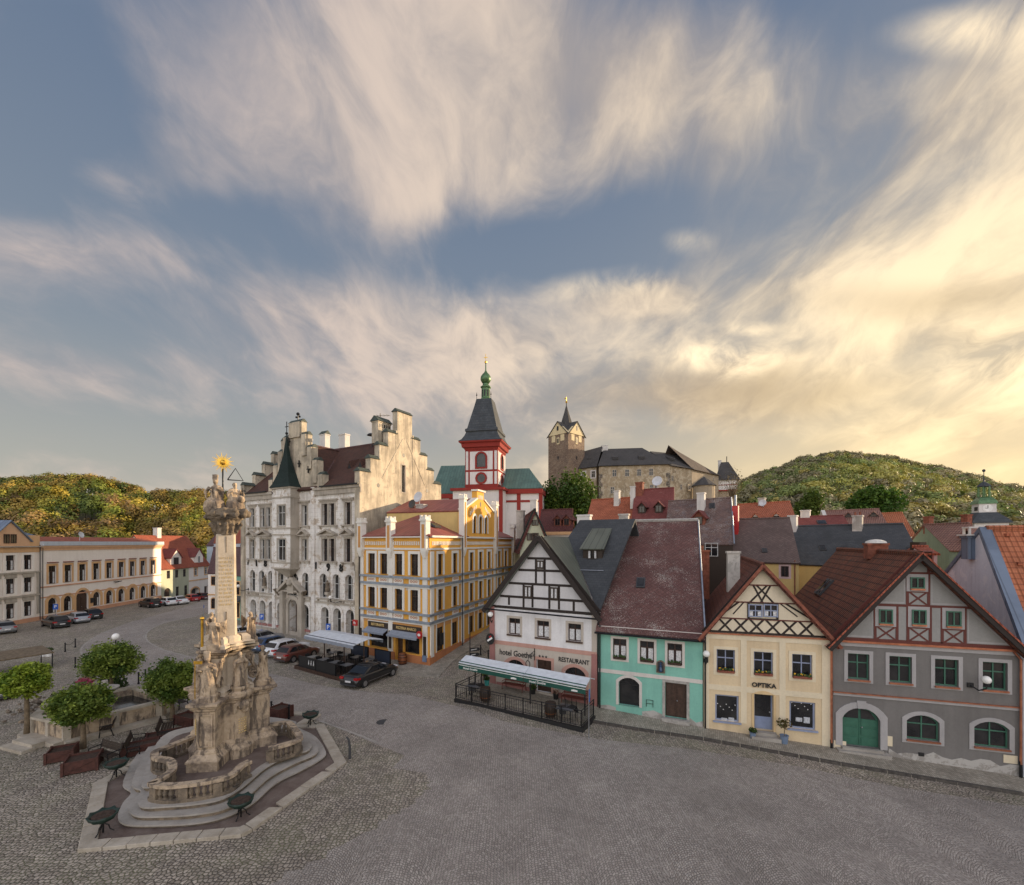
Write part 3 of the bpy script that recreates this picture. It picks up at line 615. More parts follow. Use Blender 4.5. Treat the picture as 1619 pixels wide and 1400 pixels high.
# ================================================================ the row on the right
# ---- hotel with black-framed white gable
HO = fpx(775.6, 34.2, 944, 30.18, .1, 1180); r = thing('gabled_hotel', 'white hotel with black half-timbered gable, pink corners and lettering above its awning', 'hotel', HO.mat); W = HO.W
q = lambda x, y: HO.q(*zE(x, y)); ze = q(520, 606)[1]; za = q(490, 180)[1]; uc = W*.5
fa = Facade(r, HO, [(0, -1), (W, -1), (W, ze), (uc, za-.1), (0, ze)])
z0, z1 = q(508, 768)[1], q(508, 670)[1]
for x in (344, 510, 694): fa.win(q(x, 700)[0], z0, z1, .95, arch=0, cur=.85, sur=.16, sm='pl_beige', sill='brownframe', tr=.7, fm='brownframe')
zs, zt = q(355, 1010)[1], q(345, 898)[1]
for x in (352, 697):
    u = q(x, 980)[0]; zz = q(x, 1010 if x < 500 else 1062)[1]; fa.win(u, zz, zz+1.42, 1.5, arch=.42, cols=2, tr=.62, cur=.9, sur=.22, sm='pl_pinkband', fl='y', sd=.05, surbot=False)
ud = q(516, 1080)[0]; zd = q(516, 1085)[1]; fa.door(ud, zd, zd+2.25, 1.15, sur=.2, sm='pl_pinkband', mat='doorbrown')
fa.finish('pl_hotel', 9.5)
zb = q(500, 825)[1]
M(HO).box(.0, -.05, zb-.14, W, -.002, zb+.14).build('band', 'pl_pinkband', r)
# beige shopfront zone as a raised render coat with openings
co = Facade(r, HO, [(.02, -.9), (W-.02, -.9), (W-.02, zb-.14), (.02, zb-.14)], -.03); co.holes = [([(a, max(b, -.85)) for a, b in h], .03) for h, d in fa.holes if min(b for a, b in h) < zb-.5]
co.finish('pl_beige', name='render_coat')
M(HO).wallp([(-.03, -.9), (.55, -.9), (.42, 2.2), (.36, ze-.05), (-.03, ze-.05)], -.09, -.031).wallp([(W-.42, -.9), (W+.03, -.9), (W+.03, zb), (W-.36, zb)], -.09, -.031).build('pilaster', 'pl_pink', r)
M(HO).box(W-.36, -.04, zb+.14, W, -.003, ze-.1).build('pilaster', 'pl_beige', r)
m = M(HO); c0 = .55
for h, d in fa.holes:
    if min(b for a, b in h) < .5: m.box(c0, -.07, -.9, min(a for a, b in h)-.2, -.032, .55); c0 = max(a for a, b in h)+.2
m.box(c0, -.07, -.9, W-.42, -.032, .55); m.build('plinth', 'pl_pink', r)
Q = lambda x, y: HO.q(*zE(x, y))
gf = Facade(r, HO, [(.15, ze), (W-.15, ze), (uc, za-.25)], -.015); gf.finish('pl_gable', name='gable_panel')
tl = [((-.25, ze-.02), (W+.25, ze-.02), .2), ((-.2, ze+.1), (uc, za), .26), ((W+.2, ze+.1), (uc, za), .26)]
def hz(y, x0, x1, w=.17):
    zz = Q(488, y)[1]; tl.append(((Q(x0, y)[0], zz), (Q(x1, y)[0], zz), w))
hz(307, 420, 578); hz(377, 368, 630); hz(458, 312, 690); hz(539, 262, 752)
for x, y0, y1 in ((313, 528, 577), (398, 458, 590), (450, 462, 592), (548, 464, 600), (604, 466, 604), (690, 556, 612), (470, 306, 454), (521, 308, 458)): tl.append(((Q(x, y0)[0], Q(x, y0)[1]), (Q(x, y0)[0], Q(x, y1)[1]), .16))
timber(r, HO, tl, 'timber')
M(HO).bar((-.42, ze-.42), (uc, za-.02), .34, -.46, -.402).bar((W+.38, ze-.4), (uc, za-.02), .3401, -.46, -.4025).build('barge_board', 'timber', r)
for x, y0, y1, w in ((496, 367, 318, .62), (424, 536, 466, .66), (576, 546, 474, .66)): fa2 = Facade(r, HO, [], -.03); fa2.win(Q(x, y0)[0], Q(x, y0)[1], Q(x, y1)[1], w, hole=False, cols=2, tr=1, cur=.75, fm='darkwood', fl='n' if False else None, fw=.1)
p = HO.p; k45 = (za-ze)/uc; m = M(HO)
m.slab([p(-.35, -.4, ze-.35*k45), p(uc, -.4, za+.05), p(uc, 10, za+.05), p(-.35, 10, ze-.35*k45)], .16); m.slab([p(W+.3, -.4, ze-.3*k45), p(uc, -.4, za+.05), (uc, 5.2, za+.05)], .16)
ro = m.build('roof', 't_hotel', r)
zr = 12.75; m = M(HO); m.slab([(W+.1, .05, ze+.05), (4.15, 5.15, za), (4.6, 6.6, zr), (W+.9, 6.6, zr)], .15); m.slab([(W+.9, 6.6, zr), (4.6, 6.6, zr), (4.2, 12.5, ze), (W+1, 12.5, ze)], .15)
m.poly([(4.25, 5.2, za), (4.6, 6.6, zr-.1), (4.2, 12.5, ze-.1), (4.2, 5.2, ze)])
dk = m.build('roof', 't_slate', r)
# dormer on the slate slope
du, dz = 6.75, 0
def slope(v): return ze+(zr-ze)*v/6.6
m = M(HO); v0, v1 = 3.55, 5.6; zz = slope(v0); m.wallp([(du-.75, zz-.3), (du+.75, zz-.3), (du+.75, zz+.75), (du-.75, zz+.75)], v0, v1); dm = m.build('dormer', 'darkwood', dk)
M(HO).slab([(du-.95, v0-.25, zz+.72), (du+.95, v0-.25, zz+.72), (du+.8, v1+.4, slope(v1)+.35), (du-.8, v1+.4, slope(v1)+.35)], .08).build('dormer_roof', 't_hotel', dk)
f2 = Facade(r, HO, [], v0); f2.win(du, zz-.05, zz+.62, .75, hole=False, tr=1, cur=.5, fm='darkwood')
chimney(dk, HO, 4.9, 6.9, zr-.6, zr+.45, 1.1, .5, 'chimneywhite')
M(HO).tube([(5.6, 2.6, slope(2.6)+.12), (6.6, 2.6, slope(2.6)+.12), (7.9, 2.6, slope(2.6)+.12)], .03, 5).build('snow_guard', 'steel', dk)
downpipe(r, HO, W+.12, -.2, ze-.2, mat='iron'); M(HO).tube([(W+.12, -.42, ze-.28), (-.3, -.44, ze-.2)], .06, 6).build('gutter', 'iron', r)
text('hotel Goethe', .58, r, HO, q(352, 860)[0], q(352, 862)[1], -.05, 'black', rot=R(0), sx=.86, bold=.008)
for x in (492, 511, 530): M(HO).wallp([(q(x, 878)[0]+(.11 if i % 2 == 0 else .05)*math.sin(i*math.pi/5), q(512, 878)[1]+(.11 if i % 2 == 0 else .05)*math.cos(i*math.pi/5)) for i in range(10)][::-1], -.05, -.032).build('star', 'black', r)
text('RESTAURANT', .44, r, HO, q(690, 906)[0], q(694, 905)[1], -.05, 'black', sx=.82, bold=.008)
m = M(HO); u, z = q(463, 870); m.tube([(u, -.05, z-.35), (u, -.05, z+.5)], .035, 6); m.tube([(u, -.1, z+.3), (u, -.9, z+.2), (u, -1.1, z-.15)], .02, 5)
m.tube([(u, -.1, z-.1), (u, -.55, z+.22)], .015, 5); m.tube([(u+.16*math.cos(a*.6), -1.1, z-.38+.24*math.sin(a*.6)) for a in range(12)], .03, 5); m.tube([(u+.1*math.cos(a*.6), -.4, z+.1+.1*math.sin(a*.6)) for a in range(12)], .018, 5); m.build('hanging_sign', 'black', r)
wall_lamp(r, HO, .2, q(222, 665)[1], .35)
u, z = q(226, 768); m = M(HO); m.lathe((u, 0, 0), [], 3) if False else None
m.wallp([(u+.42*math.cos(a*math.pi/8)*.8, z+.42*math.sin(a*math.pi/8)) for a in range(16)], -.62, -.5); sg = m.build('round_sign', 'black', r); M(HO).bar((u-.2, z-.15), (u+.2, z+.12), .13, -.635, -.62).build('emblem', 'white', sg); M(HO).bar((u-.05, z+.12), (u+.12, z+.25), .1, -.636, -.62).build('emblem', 'redpaint', sg)
for x in (427, 592): u, z = q(x, 975 if x < 500 else 1008); b_ = M(HO).box(u-.25, -.1, z-.28, u+.25, -.03, z+.28).build('menu_case', 'black', r); M(HO).box(u-.19, -.106, z-.22, u+.19, -.1, z+.22).build('menu_sheet', 'paper', b_)
u, z = q(272, 962); M(HO).box(u-.26, -.08, z-.25, u+.26, -.03, z+.25).build('notice_board', 'black', r)
# ---- turquoise house with the broad lichened roof
TE = fpx(946.5, 30.0, 1111, 27.4, 0, 1071); r = thing('turquoise_house', 'turquoise two-storey house under a broad lichen-spotted maroon shingle roof', 'house', TE.mat); W = TE.W; p = TE.p
q = lambda x, y: TE.q(*zF(x, y)); ze = q(400, 748)[1]
fa = Facade(r, TE, [(0, -1), (W, -1), (W, ze), (0, ze)])
z0, z1 = q(390, 912)[1], q(390, 808)[1]
for x in (254, 391, 531): fa.win(q(x, 860)[0], z0, z1, .86, d=.12, sur=.15, sm='pl_tealtrim', cur=.8, tr=.68, fm='brownframe', fl='n', rows=1)
u, z = q(300, 1130); fa.win(u, z-.05, z+1.75, 1.3, arch=.35, d=.3, cols=1, tr=.72, fm='black', sur=.17, sm='pl_tealtrim', surbot=False, glass='glass')
u, z = q(536, 1195); fa.door(u, z, z+2.15, 1.25, sur=.16, sm='concrete', mat='doorbrown', panels=2, glaz=0)
M(TE).box(u-.8, -.35, z-.25, u+.8, 0, z-.003).build('door_step', 'concrete', r)
fa.finish('pl_teal', 9)
zb = q(400, 982)[1]; M(TE).box(0, -.035, zb-.12, W, -.002, zb+.12).build('band', 'pl_tealtrim', r); M(TE).box(0, -.05, ze-.14, W, -.002, ze).build('cornice', 'pl_tealtrim', r)
m = M(TE); us = sorted((min(a for a, b in h), max(a for a, b in h)) for h, d in fa.holes if min(b for a, b in h) < 1); c0 = 0
for a, b in us: m.wallp([(c0, -1), (a-.18, -1), (a-.18, .05+.35*random.random()), ((c0+a)/2, .2+.3*random.random()), (c0, .3)], -.02, -.001); c0 = b+.18
m.wallp([(c0, -1), (W, -1), (W, .25), ((c0+W)/2, .1), (c0, .32)], -.02, -.001); m.build('worn_plinth', 'pl_grime', r)
u, z = q(460, 938); m = M(TE).ring(opening(u-.26, z-.36, u+.26, z+.42, .24), opening(u-.19, z-.29, u+.19, z+.36, .17), -.08, -.002); ni = m.build('niche', 'darkstone', r); M(TE).wallp(opening(u-.2, z-.3, u+.2, z+.37, .18), -.012, -.003).build('niche_back', 'greydark', ni)
M(TE).lathe((u, -.05, z-.28), [(.09, 0), (.1, .1), (.07, .28), (.09, .36), (.03, .42), (.055, .46), (.05, .54), (.01, .57)], 8).build('figurine', 'car_blue', ni)
u, z = q(405, 1135); m = M(TE); 
for a in (-.2, .2): m.box(u+a-.012, -.05, z-.05, u+a+.012, -.02, z+.4)
m.box(u-.2, -.05, z+.38, u+.2, -.02, z+.4); m.box(u-.2, -.05, z+.16, u+.2, -.02, z+.18); m.build('meter_bracket', 'iron', r)
zr, D = 12.75, 9.3; k = (zr-ze)/D
m = M(TE); m.slab([p(-.15, -.4, ze-.4*k), p(W+.12, -.4, ze-.4*k), p(W+.1, D, zr), p(-.1, D, zr)], .2); m.slab([p(W+.1, D+7, ze), p(-.1, D+7, ze), p(-.1, D, zr), p(W+.1, D, zr)], .2); ro = m.build('roof', 't_teal', r)
M(TE).tube([p(-.15, D, zr+.05), p(W+.12, D, zr+.05)], .14, 6).build('ridge_cap', 'concrete', ro); M(TE).tube([p(W+.14, -.3, ze-.1), p(W+.12, D, zr+.04)], .06, 5).build('verge', 'zinc', ro)
w_ = M(TE); w_.poly([p(W, 0, ze), p(W, D*2-2, ze), p(W, D, zr-.2)]); w_.poly([p(0, 0, ze), p(0, D, zr-.2), p(0, D*2-2, ze)]); w_.build('gable_wall', 'pl_grime', r)
chimney(ro, TE, p(.75, 8.3, 0)[0], p(.75, 8.3, 0)[1], 10.6, 13.35, .75, .6, 'chimneygrey')
u, z = q(356, 592); v = (z-ze)/k; skylight(ro, TE, [p(2.15, 2.95, ze+2.95*k), p(2.75, 2.95, ze+2.95*k), p(2.75, 3.75, ze+3.75*k), p(2.15, 3.75, ze+3.75*k)])
downpipe(r, TE, .1, -.2, ze-.2); M(TE).tube([p(-.2, -.42, ze-.42), p(W+.1, -.42, ze-.42)], .07, 6).build('gutter', 'iron', r)
# ---- cream optician's house with lattice gable
OP = fpx(1112.5, 27.35, 1315.5, 25.4, -.35, 1106); r = thing('cream_house', 'cream optician house with dark lattice timber gable and blue shop windows', 'house', OP.mat); W = OP.W; p = OP.p
q = lambda x, y: OP.q(*zF(x, y)); ze = q(990, 780)[1]; uc, za = q(968, 428)
fa = Facade(r, OP, [(0, -1), (W, -1), (W, ze), (uc, za-.1), (0, ze)])
z0, z1 = q(975, 980)[1], q(975, 862)[1]
for x in (787, 976, 1171): fa.win(q(x, 920)[0], z0, z1, 1.0, d=.18, sur=.17, sm='pl_optlight', tr=.62, fm='blueframe', fl='y', sill=None)
z = q(985, 1240)[1]; z0 = q(985, 1235)[1]+.02; z1 = z0+1.55
for x in (793, 1172): fa.win(q(x, 1160)[0], z0+.02, z1+.02, 1.28, d=.15, cols=1, tr=1, fm='blueframe', fw=.09, sill='blueframe')
ud, zd = q(978, 1258); fa.door(ud, zd, zd+2.1, 1.0, d=.3, mat='doorblue', leaves=1, glaz=.68, panels=1)
fa.finish('pl_optika', 13)
st = M(OP); st.box(ud-.75, -.7, zd-.5, ud+.75, 0, zd-.16); st.box(ud-.6, -.4, zd-.16, ud+.6, 0, zd-.004); st.build('door_step', 'stepstone', r)
M(OP).ring(opening(ud-.62, zd, ud+.62, zd+2.3, .25), opening(ud-.5, zd, ud+.5, zd+2.1, .01, ) if False else [(ud-.5, zd), (ud+.5, zd)]+[(ud+.5-1.0*i/9, zd+2.1) for i in range(10)], -.05, -.002).build('surround', 'pl_optpanel', r)
zb = q(985, 1060)[1]; m = M(OP); m.box(0, -.035, zb-.16, W, -.002, zb+.16)
for x in (877, 1072): u = q(x, 900)[0]; m.box(u-.16, -.034, zd+.3, u+.16, -.003, zb-.161); m.box(u-.16, -.034, zb+.161, u+.16, -.003, ze-.35)
m.box(0, -.034, zd-.7, .3, -.003, zb-.161); m.box(0, -.034, zb+.161, .3, -.003, ze-.35); m.box(W-.5, -.034, zd-.7, W, -.003, zb-.161); m.box(W-.5, -.034, zb+.161, W, -.003, ze-.35); m.box(0, -.036, ze-.349, W, -.002, ze-.06); m.build('render_band', 'pl_optlight', r)
M(OP).box(0, -.05, -1, W, -.037, zd+.05).build('plinth', 'pl_optlight', r) if False else None
gf = Facade(r, OP, [(.05, ze), (W-.05, ze), (uc, za-.2)], -.012); gf.finish('pl_optgable', name='gable_panel')
M(OP).box(-.1, -.12, ze-.05, W+.1, -.002, ze+.03).build('cornice', 'copperpipe', r)
Q = q; k_ = (za-ze); tl = []
def edge(z, side): t = (z-ze)/k_; return uc*t if side < 0 else W+(uc-W)*t
zs1, zs2, zs3 = Q(980, 700)[1], Q(980, 615)[1], Q(980, 527)[1]
tl += [((-.1, ze+.1), (W+.1, ze+.1), .12), ((-.05, ze), (uc, za), .2), ((W+.05, ze), (uc, za), .2)]
rl = []
for zz in (zs1, zs2, zs3): rl.append(((edge(zz, -1), zz), (edge(zz, 1), zz), .07))
h = zs1-ze-.1; n = 5; x0, x1 = edge(zs1, -1)+.1, edge(zs1, 1)-.1
for i in range(n+1):
    st_ = (x1-x0-h*.9)/n if n else 1; a = x0+i*st_
    tl.append(((a, zs1), (a+h*.9, ze+.1), .11)); tl.append(((a+h*.9, zs1), (a, ze+.1), .11))
for sg in (-1, 1):
    tl.append(((uc+sg*.62, zs2), (uc-sg*.28, zs3), .1)); tl.append(((uc+sg*.28, zs2), (uc-sg*.62+sg*.0, zs3), .07) if False else ((uc-sg*.62*.0-sg*.05, zs2), (uc+sg*.45, zs3), .1))
    tl.append(((edge(zs1, sg)-sg*.15, zs1+.1), (uc+sg*1.2, zs2), .1)); tl.append(((edge(zs1, sg)-sg*.9, zs1+.25), (uc+sg*.95, zs2-.02), .07))
timber(r, OP, tl, 'timber'); timber(r, OP, rl, 'redtimber', pr=.06)
f2 = Facade(r, OP, [], -.03)
for x in (935, 1012): u, z = Q(x, 686); f2.win(u, z, Q(x, 622)[1], .74, hole=False, cols=2, tr=.5, fm='blueframe', cur=.6)
u0, z0 = Q(895, 690); u1 = Q(1052, 690)[0]; M(OP).ring([(u0, z0-.06), (u1, z0-.06), (u1, zs2), (u0, zs2)], [(u0+.12, z0), (u1-.12, z0), (u1-.12, zs2-.06), (u0+.12, zs2-.06)], -.065, -.013).build('window_casing', 'timber', r)
m = M(OP); kl = (za-ze)/uc; kr = (za-ze)/(W-uc)
for a, kk, sg in ((0, kl, -1), (W, kr, 1)): m.slab([p(a+sg*.32, -.45, ze-.32*kk), p(uc, -.45, za+.08), p(uc, 13.4, za+.08), p(a+sg*.32, 13.4, ze-.32*kk)], .17)
m.tube([p(uc, -.47, za+.1), p(uc, 13.4, za+.1)], .13, 6); ro = m.build('roof', 't_optika', r)
M(OP).bar((-.32, ze-.4), (uc, za+.04), .16, -.5, -.452).bar((W+.32, ze-.4), (uc, za+.04), .161, -.5, -.4525).build('barge_board', 'brickchim', ro)
uu, vv, _ = p(uc-1.25, 4.2, 0); chimney(ro, OP, uu, vv, za-2.0, za+.75, .75, .6, 'chimneygrey', pots=0)
uu, vv, _ = p(uc-3.0, 8.5, 0); chimney(ro, OP, uu, vv, za-3.0, za+.75, .65, .6, 'brickchim', pots=1)
text('OPTIKA', .36, r, OP, ud, zd+2.62, -.06, 'black', bold=.012)
wall_lamp(r, OP, .12, q(690, 905)[1], .3)
for x in (793, 1172): # goods on show behind the shop windows
    u, z = q(x, 1235); m = M(OP); m.box(u-.3, .085, z+.2, u+.02, .13, z+.42); m.box(u+.1, .085, z+.15, u+.4, .13, z+.48); m.build('shop_display', 'paper', r)
    m = M(OP)
    for i in range(7): m.sphere((u-.5+i*.16, .1, z+1.25-.16*(i % 3)), .03, 5)
    m.split('window_sticker', 'white', r)
downpipe(r, OP, .08, -.3, ze-.3, mat='iron'); uo = W-.02
# ---- grey house with red timber gable
GR = fpx(1317, 25.35, 1612.5, 22.9, -.7, 1120); r = thing('grey_house', 'grey rendered house with dark red timber gable, green windows and copper pipes', 'house', GR.mat); W = GR.W; p = GR.p
q = lambda x, y: GR.q(*zG(x, y)); ze = q(700, 728)[1]; uc, za = q(643, 330)
fa = Facade(r, GR, [(0, -1), (W, -1), (W, ze), (uc, za-.1), (0, ze)])
z0, z1 = q(675, 903)[1], q(675, 785)[1]
for x in (387, 573, 777, 991): fa.win(q(x, 840)[0], z0, z1, 1.0, d=.2, sur=.17, sm='pl_greylight', tr=.64, fm='greenframe', sill='copperpipe', sillw=.02)
z0 = q(675, 1150)[1]
for x in (672, 976): fa.win(q(x, 1110)[0], z0, z0+1.32, 1.42, arch=.34, d=.2, sur=.2, sm='pl_greylight', tr=.62, fm='greenframe', sill='copperpipe', sillw=.02, cols=2)
ud, zd = q(398, 1180); fa.door(ud, zd, zd+2.15, 1.75, arch=.62, d=.25, mat='door_green', sur=.32, sm='pl_greylight', leaves=2, panels=3, sd=.06)
M(GR).wallp([(ud-.75, zd+1.5), (ud-.06, zd+1.5), (ud-.06, zd+2.05), (ud-.45, zd+1.95)], .185, .2).wallp([(ud+.06, zd+1.5), (ud+.75, zd+1.5), (ud+.45, zd+1.95), (ud+.06, zd+2.05)], .185, .2).build('fanlight', 'glass', r)
M(GR).wallp([(ud-.17, zd+2.12), (ud+.17, zd+2.12), (ud+.22, zd+2.55), (ud-.22, zd+2.55)], -.09, -.061).build('keystone', 'pl_greylight', r)
st = M(GR).box(ud-1.2, -.55, zd-.6, ud+1.2, 0, zd-.13); st.box(ud-.95, -.3, zd-.13, ud+.95, .0, zd-.003); st.build('door_step', 'stepstone', r)
fa.finish('pl_grey', 15.5)
zb = q(690, 972)[1]; M(GR).box(0, -.06, zb-.14, W, -.002, zb+.0).build('band', 'pl_greylight', r); M(GR).box(0, -.12, zb+.003, W, -.001, zb+.06).build('copper_ledge', 'copperpipe', r)
M(GR).box(-.1, -.16, ze-.09, W+.1, -.001, ze+.02).build('copper_ledge', 'copperpipe', r); M(GR).box(0, -.04, ze-.3, W, -.002, ze-.093).build('cornice', 'pl_greylight', r)
m = M(GR)
a0, a1 = ud+1.25, W; n = 14; top = [(a1-(a1-a0)*i/n, zd+.0+.10*math.sin(i*2.3)+.08*math.sin(i*5.1)) for i in range(n+1)]
m.wallp([(a0, -1), (a1, -1)]+top, -.025, -.001); m.wallp([(0, -1), (ud-1.25, -1), (ud-1.25, zd+.02), (0, zd+.1)], -.025, -.001); m.build('worn_plinth', 'stonebase', r)
for x0, x1, y0, y1 in ((505, 537, 1173, 1133), (278, 332, 1195, 1155), (1028, 1090, 1248, 1220)): a, b = q(x0, y0), q(x1, y1); M(GR).box(a[0], -.03, min(a[1], b[1]), b[0], -.002, max(a[1], b[1])).build('plaster_patch', 'pl_optlight', r)
u, z = q(664, 1212); M(GR).box(u-.13, -.03, z-.1, u+.13, -.026, z+.1).build('cellar_vent', 'black', r)
gf = Facade(r, GR, [(.05, ze), (W-.05, ze), (uc, za-.2)], -.012); gf.finish('pl_greypanel', name='gable_panel')
Q = q; k_ = za-ze
zm1 = Q(660, 556)[1]; zt_ = Q(648, 410)[1]; zl = Q(660, 652)[1]; zl2 = Q(650, 492)[1]
tl = [((-.1, ze+.1), (W+.1, ze+.1), .17), ((-.1, ze), (uc, za), .26), ((W+.1, ze), (uc, za), .26), ((edge(zm1, -1), zm1), (edge(zm1, 1), zm1), .13), ((edge(zt_, -1), zt_), (edge(zt_, 1), zt_), .11)]
# gap panels: vertical posts, crossed braces below the windows
X = lambda x: Q(x, 600)[0]
for x in (460, 557, 605, 704, 757, 858): tl.append(((X(x), ze+.1), (X(x), zm1), .13))
for x in (603, 697): tl.append(((X(x), zm1), (X(x), zt_+.55), .13))
for a, b in ((460, 557), (605, 704), (757, 858)):
    A, B = X(a), X(b); tl += [((A, zl), (B, zl), .1), ((A+.05, zl), (B-.05, ze+.15), .08), ((A+.05, ze+.15), (B-.05, zl), .08)]
A, B = X(603), X(697); tl += [((A, zl2), (B, zl2), .1), ((A+.05, zl2), (B-.05, zm1+.05), .08), ((A+.05, zm1+.05), (B-.05, zl2), .08)]
timber(r, GR, tl, 'redtimber', .13)
f2 = Facade(r, GR, [], -.02)
for x, y0, y1 in ((506, 633, 570), (653, 637, 572), (806, 644, 578), (646, 478, 428)): u, z = Q(x, y0); f2.win(u, z, Q(x, y1)[1], .62, hole=False, cols=2, tr=1, fm='greenframe', sur=.16, sm='pl_greylight', sd=.02, sill='copperpipe', sillw=.0)
m = M(GR)
for tri in ([(X(460)-.12, ze+.22), (X(460)-.12, zm1-.1), (edge(zm1, -1)+.22, zm1-.12), (.45, ze+.22)], [(X(858)+.12, ze+.22), (W-.45, ze+.22), (edge(zm1, 1)-.22, zm1-.12), (X(858)+.12, zm1-.1)], [(X(603)-.12, zm1+.1), (X(603)-.12, zt_-.1), (edge(zt_, -1)+.2, zt_-.1), (edge(zm1, -1)+.35, zm1+.1)], [(X(697)+.12, zm1+.1), (edge(zm1, 1)-.35, zm1+.1), (edge(zt_, 1)-.2, zt_-.1), (X(697)+.12, zt_-.1)]):
    c = sum((Vector(t) for t in tri), Vector((0, 0)))/4; m.ring(tri, [tuple(c+(Vector(t)-c)*.9) for t in tri], -.02, -.013)
m.split('panel_border', 'pl_greylight', r)
m = M(GR); kl = (za-ze)/uc; kr = (za-ze)/(W-uc)
for a, kk, sg in ((0, kl, -1), (W, kr, 1)): m.slab([p(a+sg*.35, -.5, ze-.35*kk), p(uc, -.5, za+.1), p(uc, 16, za+.1), p(a+sg*.35, 16, ze-.35*kk)], .18)
m.tube([p(uc, -.52, za+.12), p(uc, 16, za+.12)], .14, 6); ro = m.build('roof', 't_rust', r)
M(GR).bar((-.35, ze-.45), (uc, za-.02), .3, -.62, -.502).bar((W+.35, ze-.45), (uc, za-.02), .301, -.62, -.5025).build('barge_board', 'timber', ro)
M(GR).bar((-.4, ze-.36), (uc, za+.14), .07, -.66, -.45).bar((W+.4, ze-.36), (uc, za+.14), .0701, -.66, -.4505).build('verge_tiles', 't_red', ro)
uu, vv, _ = p(uc-.05, 6.2, 0); chimney(ro, GR, uu, vv, za-.4, za+.62, 1.1, .7, 'brickchim'); M(GR).lathe((uu, vv, za+.62), [(.6, 0), (.55, .12), (.3, .22), (.02, .25)], 10).build('chimney_hood', 'chimneywhite', ro)
for dv in (0, 1.0):
    def rp(u, v): return p(u, v, za+.13-kl*(uc-u)+.02)
    skylight(ro, GR, [rp(1.1, 9.0+dv), rp(1.1, 9.7+dv), rp(2.0, 9.7+dv), rp(2.0, 9.0+dv)])
# copper valley between the two roofs
M(GR).poly([p(-.42, -.2, ze-.35), p(.55, -.2, ze+.25), p(.4, 11, ze+.2), p(-.55, 11, ze-.35)]).build('valley_flashing', 'pl_pinkband', ro)
for u, mt in ((-.12, 'copperpipe'), (W-.05, 'copperpipe')): downpipe(r, GR, u, .6, ze-.35, v=-.16, mat=mt, r=.055, elbow=.25 if u < 1 else -.25); downpipe(r, GR, u, -.4, .5, v=-.16, mat='iron', r=.065)
wall_lamp(r, GR, q(880, 905)[0], q(880, 905)[1], .6, .35)
# ---- pale house with orange tiles at the right edge
WHa = Vector(((1614-CX)/F*22.85, 22.85)); WH = Fr(WHa, WHa+Vector((.93, -.33))*36, -.9, 1120); r = thing('whitewashed_house', 'whitewashed house with orange pantile roof and bare bluish gable wall', 'house', WH.mat); W = WH.W; p = WH.p
ze = 7.3; zr = 12.7; vr = 3.6; vb = 8.6; zbk = 9.4
m = M(WH); m.poly([(0, 0, -1), (W, 0, -1), (W, 0, ze), (0, 0, ze)]); m.poly([p(0, 0, -1), p(0, 0, ze), p(0, vr, zr), p(0, vb, zbk), p(0, 14, 5), p(0, 14, -1)]); m.poly([p(W, 0, -1), p(W, 14, -1), p(W, 14, 5), p(W, vr, zr), p(W, 0, ze)]); m.build('wall', 'pl_firewall', r)
m = M(WH); k = (zr-ze)/vr; m.slab([p(.25, -.4, ze-.4*k), p(W, -.4, ze-.4*k), p(W, vr, zr), p(.25, vr, zr)], .18); m.slab([p(.25, 14, 5.3), p(W, 14, 5.3), p(W, vr, zr), p(.25, vr, zr)], .18); m.tube([p(.2, vr, zr+.03), p(W, vr, zr+.03)], .15, 6); ro = m.build('roof', 't_orange', r)
m = M(WH); m.slab([p(-.1, -.4, ze-.4*k+.1), p(.42, -.4, ze-.4*k+.1), p(.42, vr, zr+.1), p(-.1, vr, zr+.1)], .22); m.slab([p(-.1, vb, zbk+.1), p(.3, vb, zbk+.1), p(.3, vr, zr+.1), p(-.1, vr, zr+.1)], .22); m.build('verge_flashing', 't_bluegrey', ro)
m = M(WH)
for j in (1.1, 2.25, 3.3):
    for i in range(14): u = 1+i*.75; z = ze+k*j; m.obox((p(u, j, 0)[0], p(u, j, 0)[1]), (1, 0), (0, 1), .09, .12, z, z+.16)
m.split('snow_stop', 't_orange2', ro)
uu, vv, _ = p(.1, 4.6, 0); chimney(ro, WH, uu, vv, 10.9, 12.3, .9, .7, 't_bluegrey'); m = M(WH); m.box(uu-.6, vv-.5, 12.3, uu+.6, vv+.5, 12.38)
for a in (-.35, .35):
    for b_ in (-.28, .28): m.box(uu+a-.05, vv+b_-.05, 12.38, uu+a+.05, vv+b_+.05, 12.75)
m.box(uu-.42, vv-.36, 12.75, uu+.42, vv+.36, 12.83); m.build('chimney_hood', 'chimneywhite', ro)
downpipe(r, WH, .15, -.4, ze-.4, v=-.15, mat='iron')
fa = Facade(r, WH, [], 0); fa.win(2.2, 3.4, 5.0, 1.0, hole=False, fm='wframe')
# ---- pavement in front of the row, its kerb, the hotel terrace strip
base = [HO.a, HO.a+HO.u*HO.W, TE.a+TE.u*TE.W, OP.a+OP.u*OP.W, GR.a+GR.u*GR.W, WH.a+WH.u*14]
outer = gp([(1330, 1211), (1112, 1171), (1010, 1156), (935, 1143)])
GRr = GR.a+GR.u*GR.W; o_ = gp([(1619, 1259), (1480, 1236)])
pv = [b+WORLD.a for b in base]+[base[-1]-WH.v*2.4]+o_+outer+gp([(800, 1115), (722, 1092)])+[HO.a-HO.u*1.2-HO.v*.2]
ps_ = [(b.x+HO.v.x*.1, b.y+HO.v.y*.1) if i < 6 else (b.x, b.y) for i, b in enumerate(pv)]
struct(sheet('pavement', ps_, .13, 'm_paver', .2, uvrot=math.atan2(TE.u.y, TE.u.x)))
ke = [base[-1]-WH.v*2.4]+o_+outer
m = M(); 
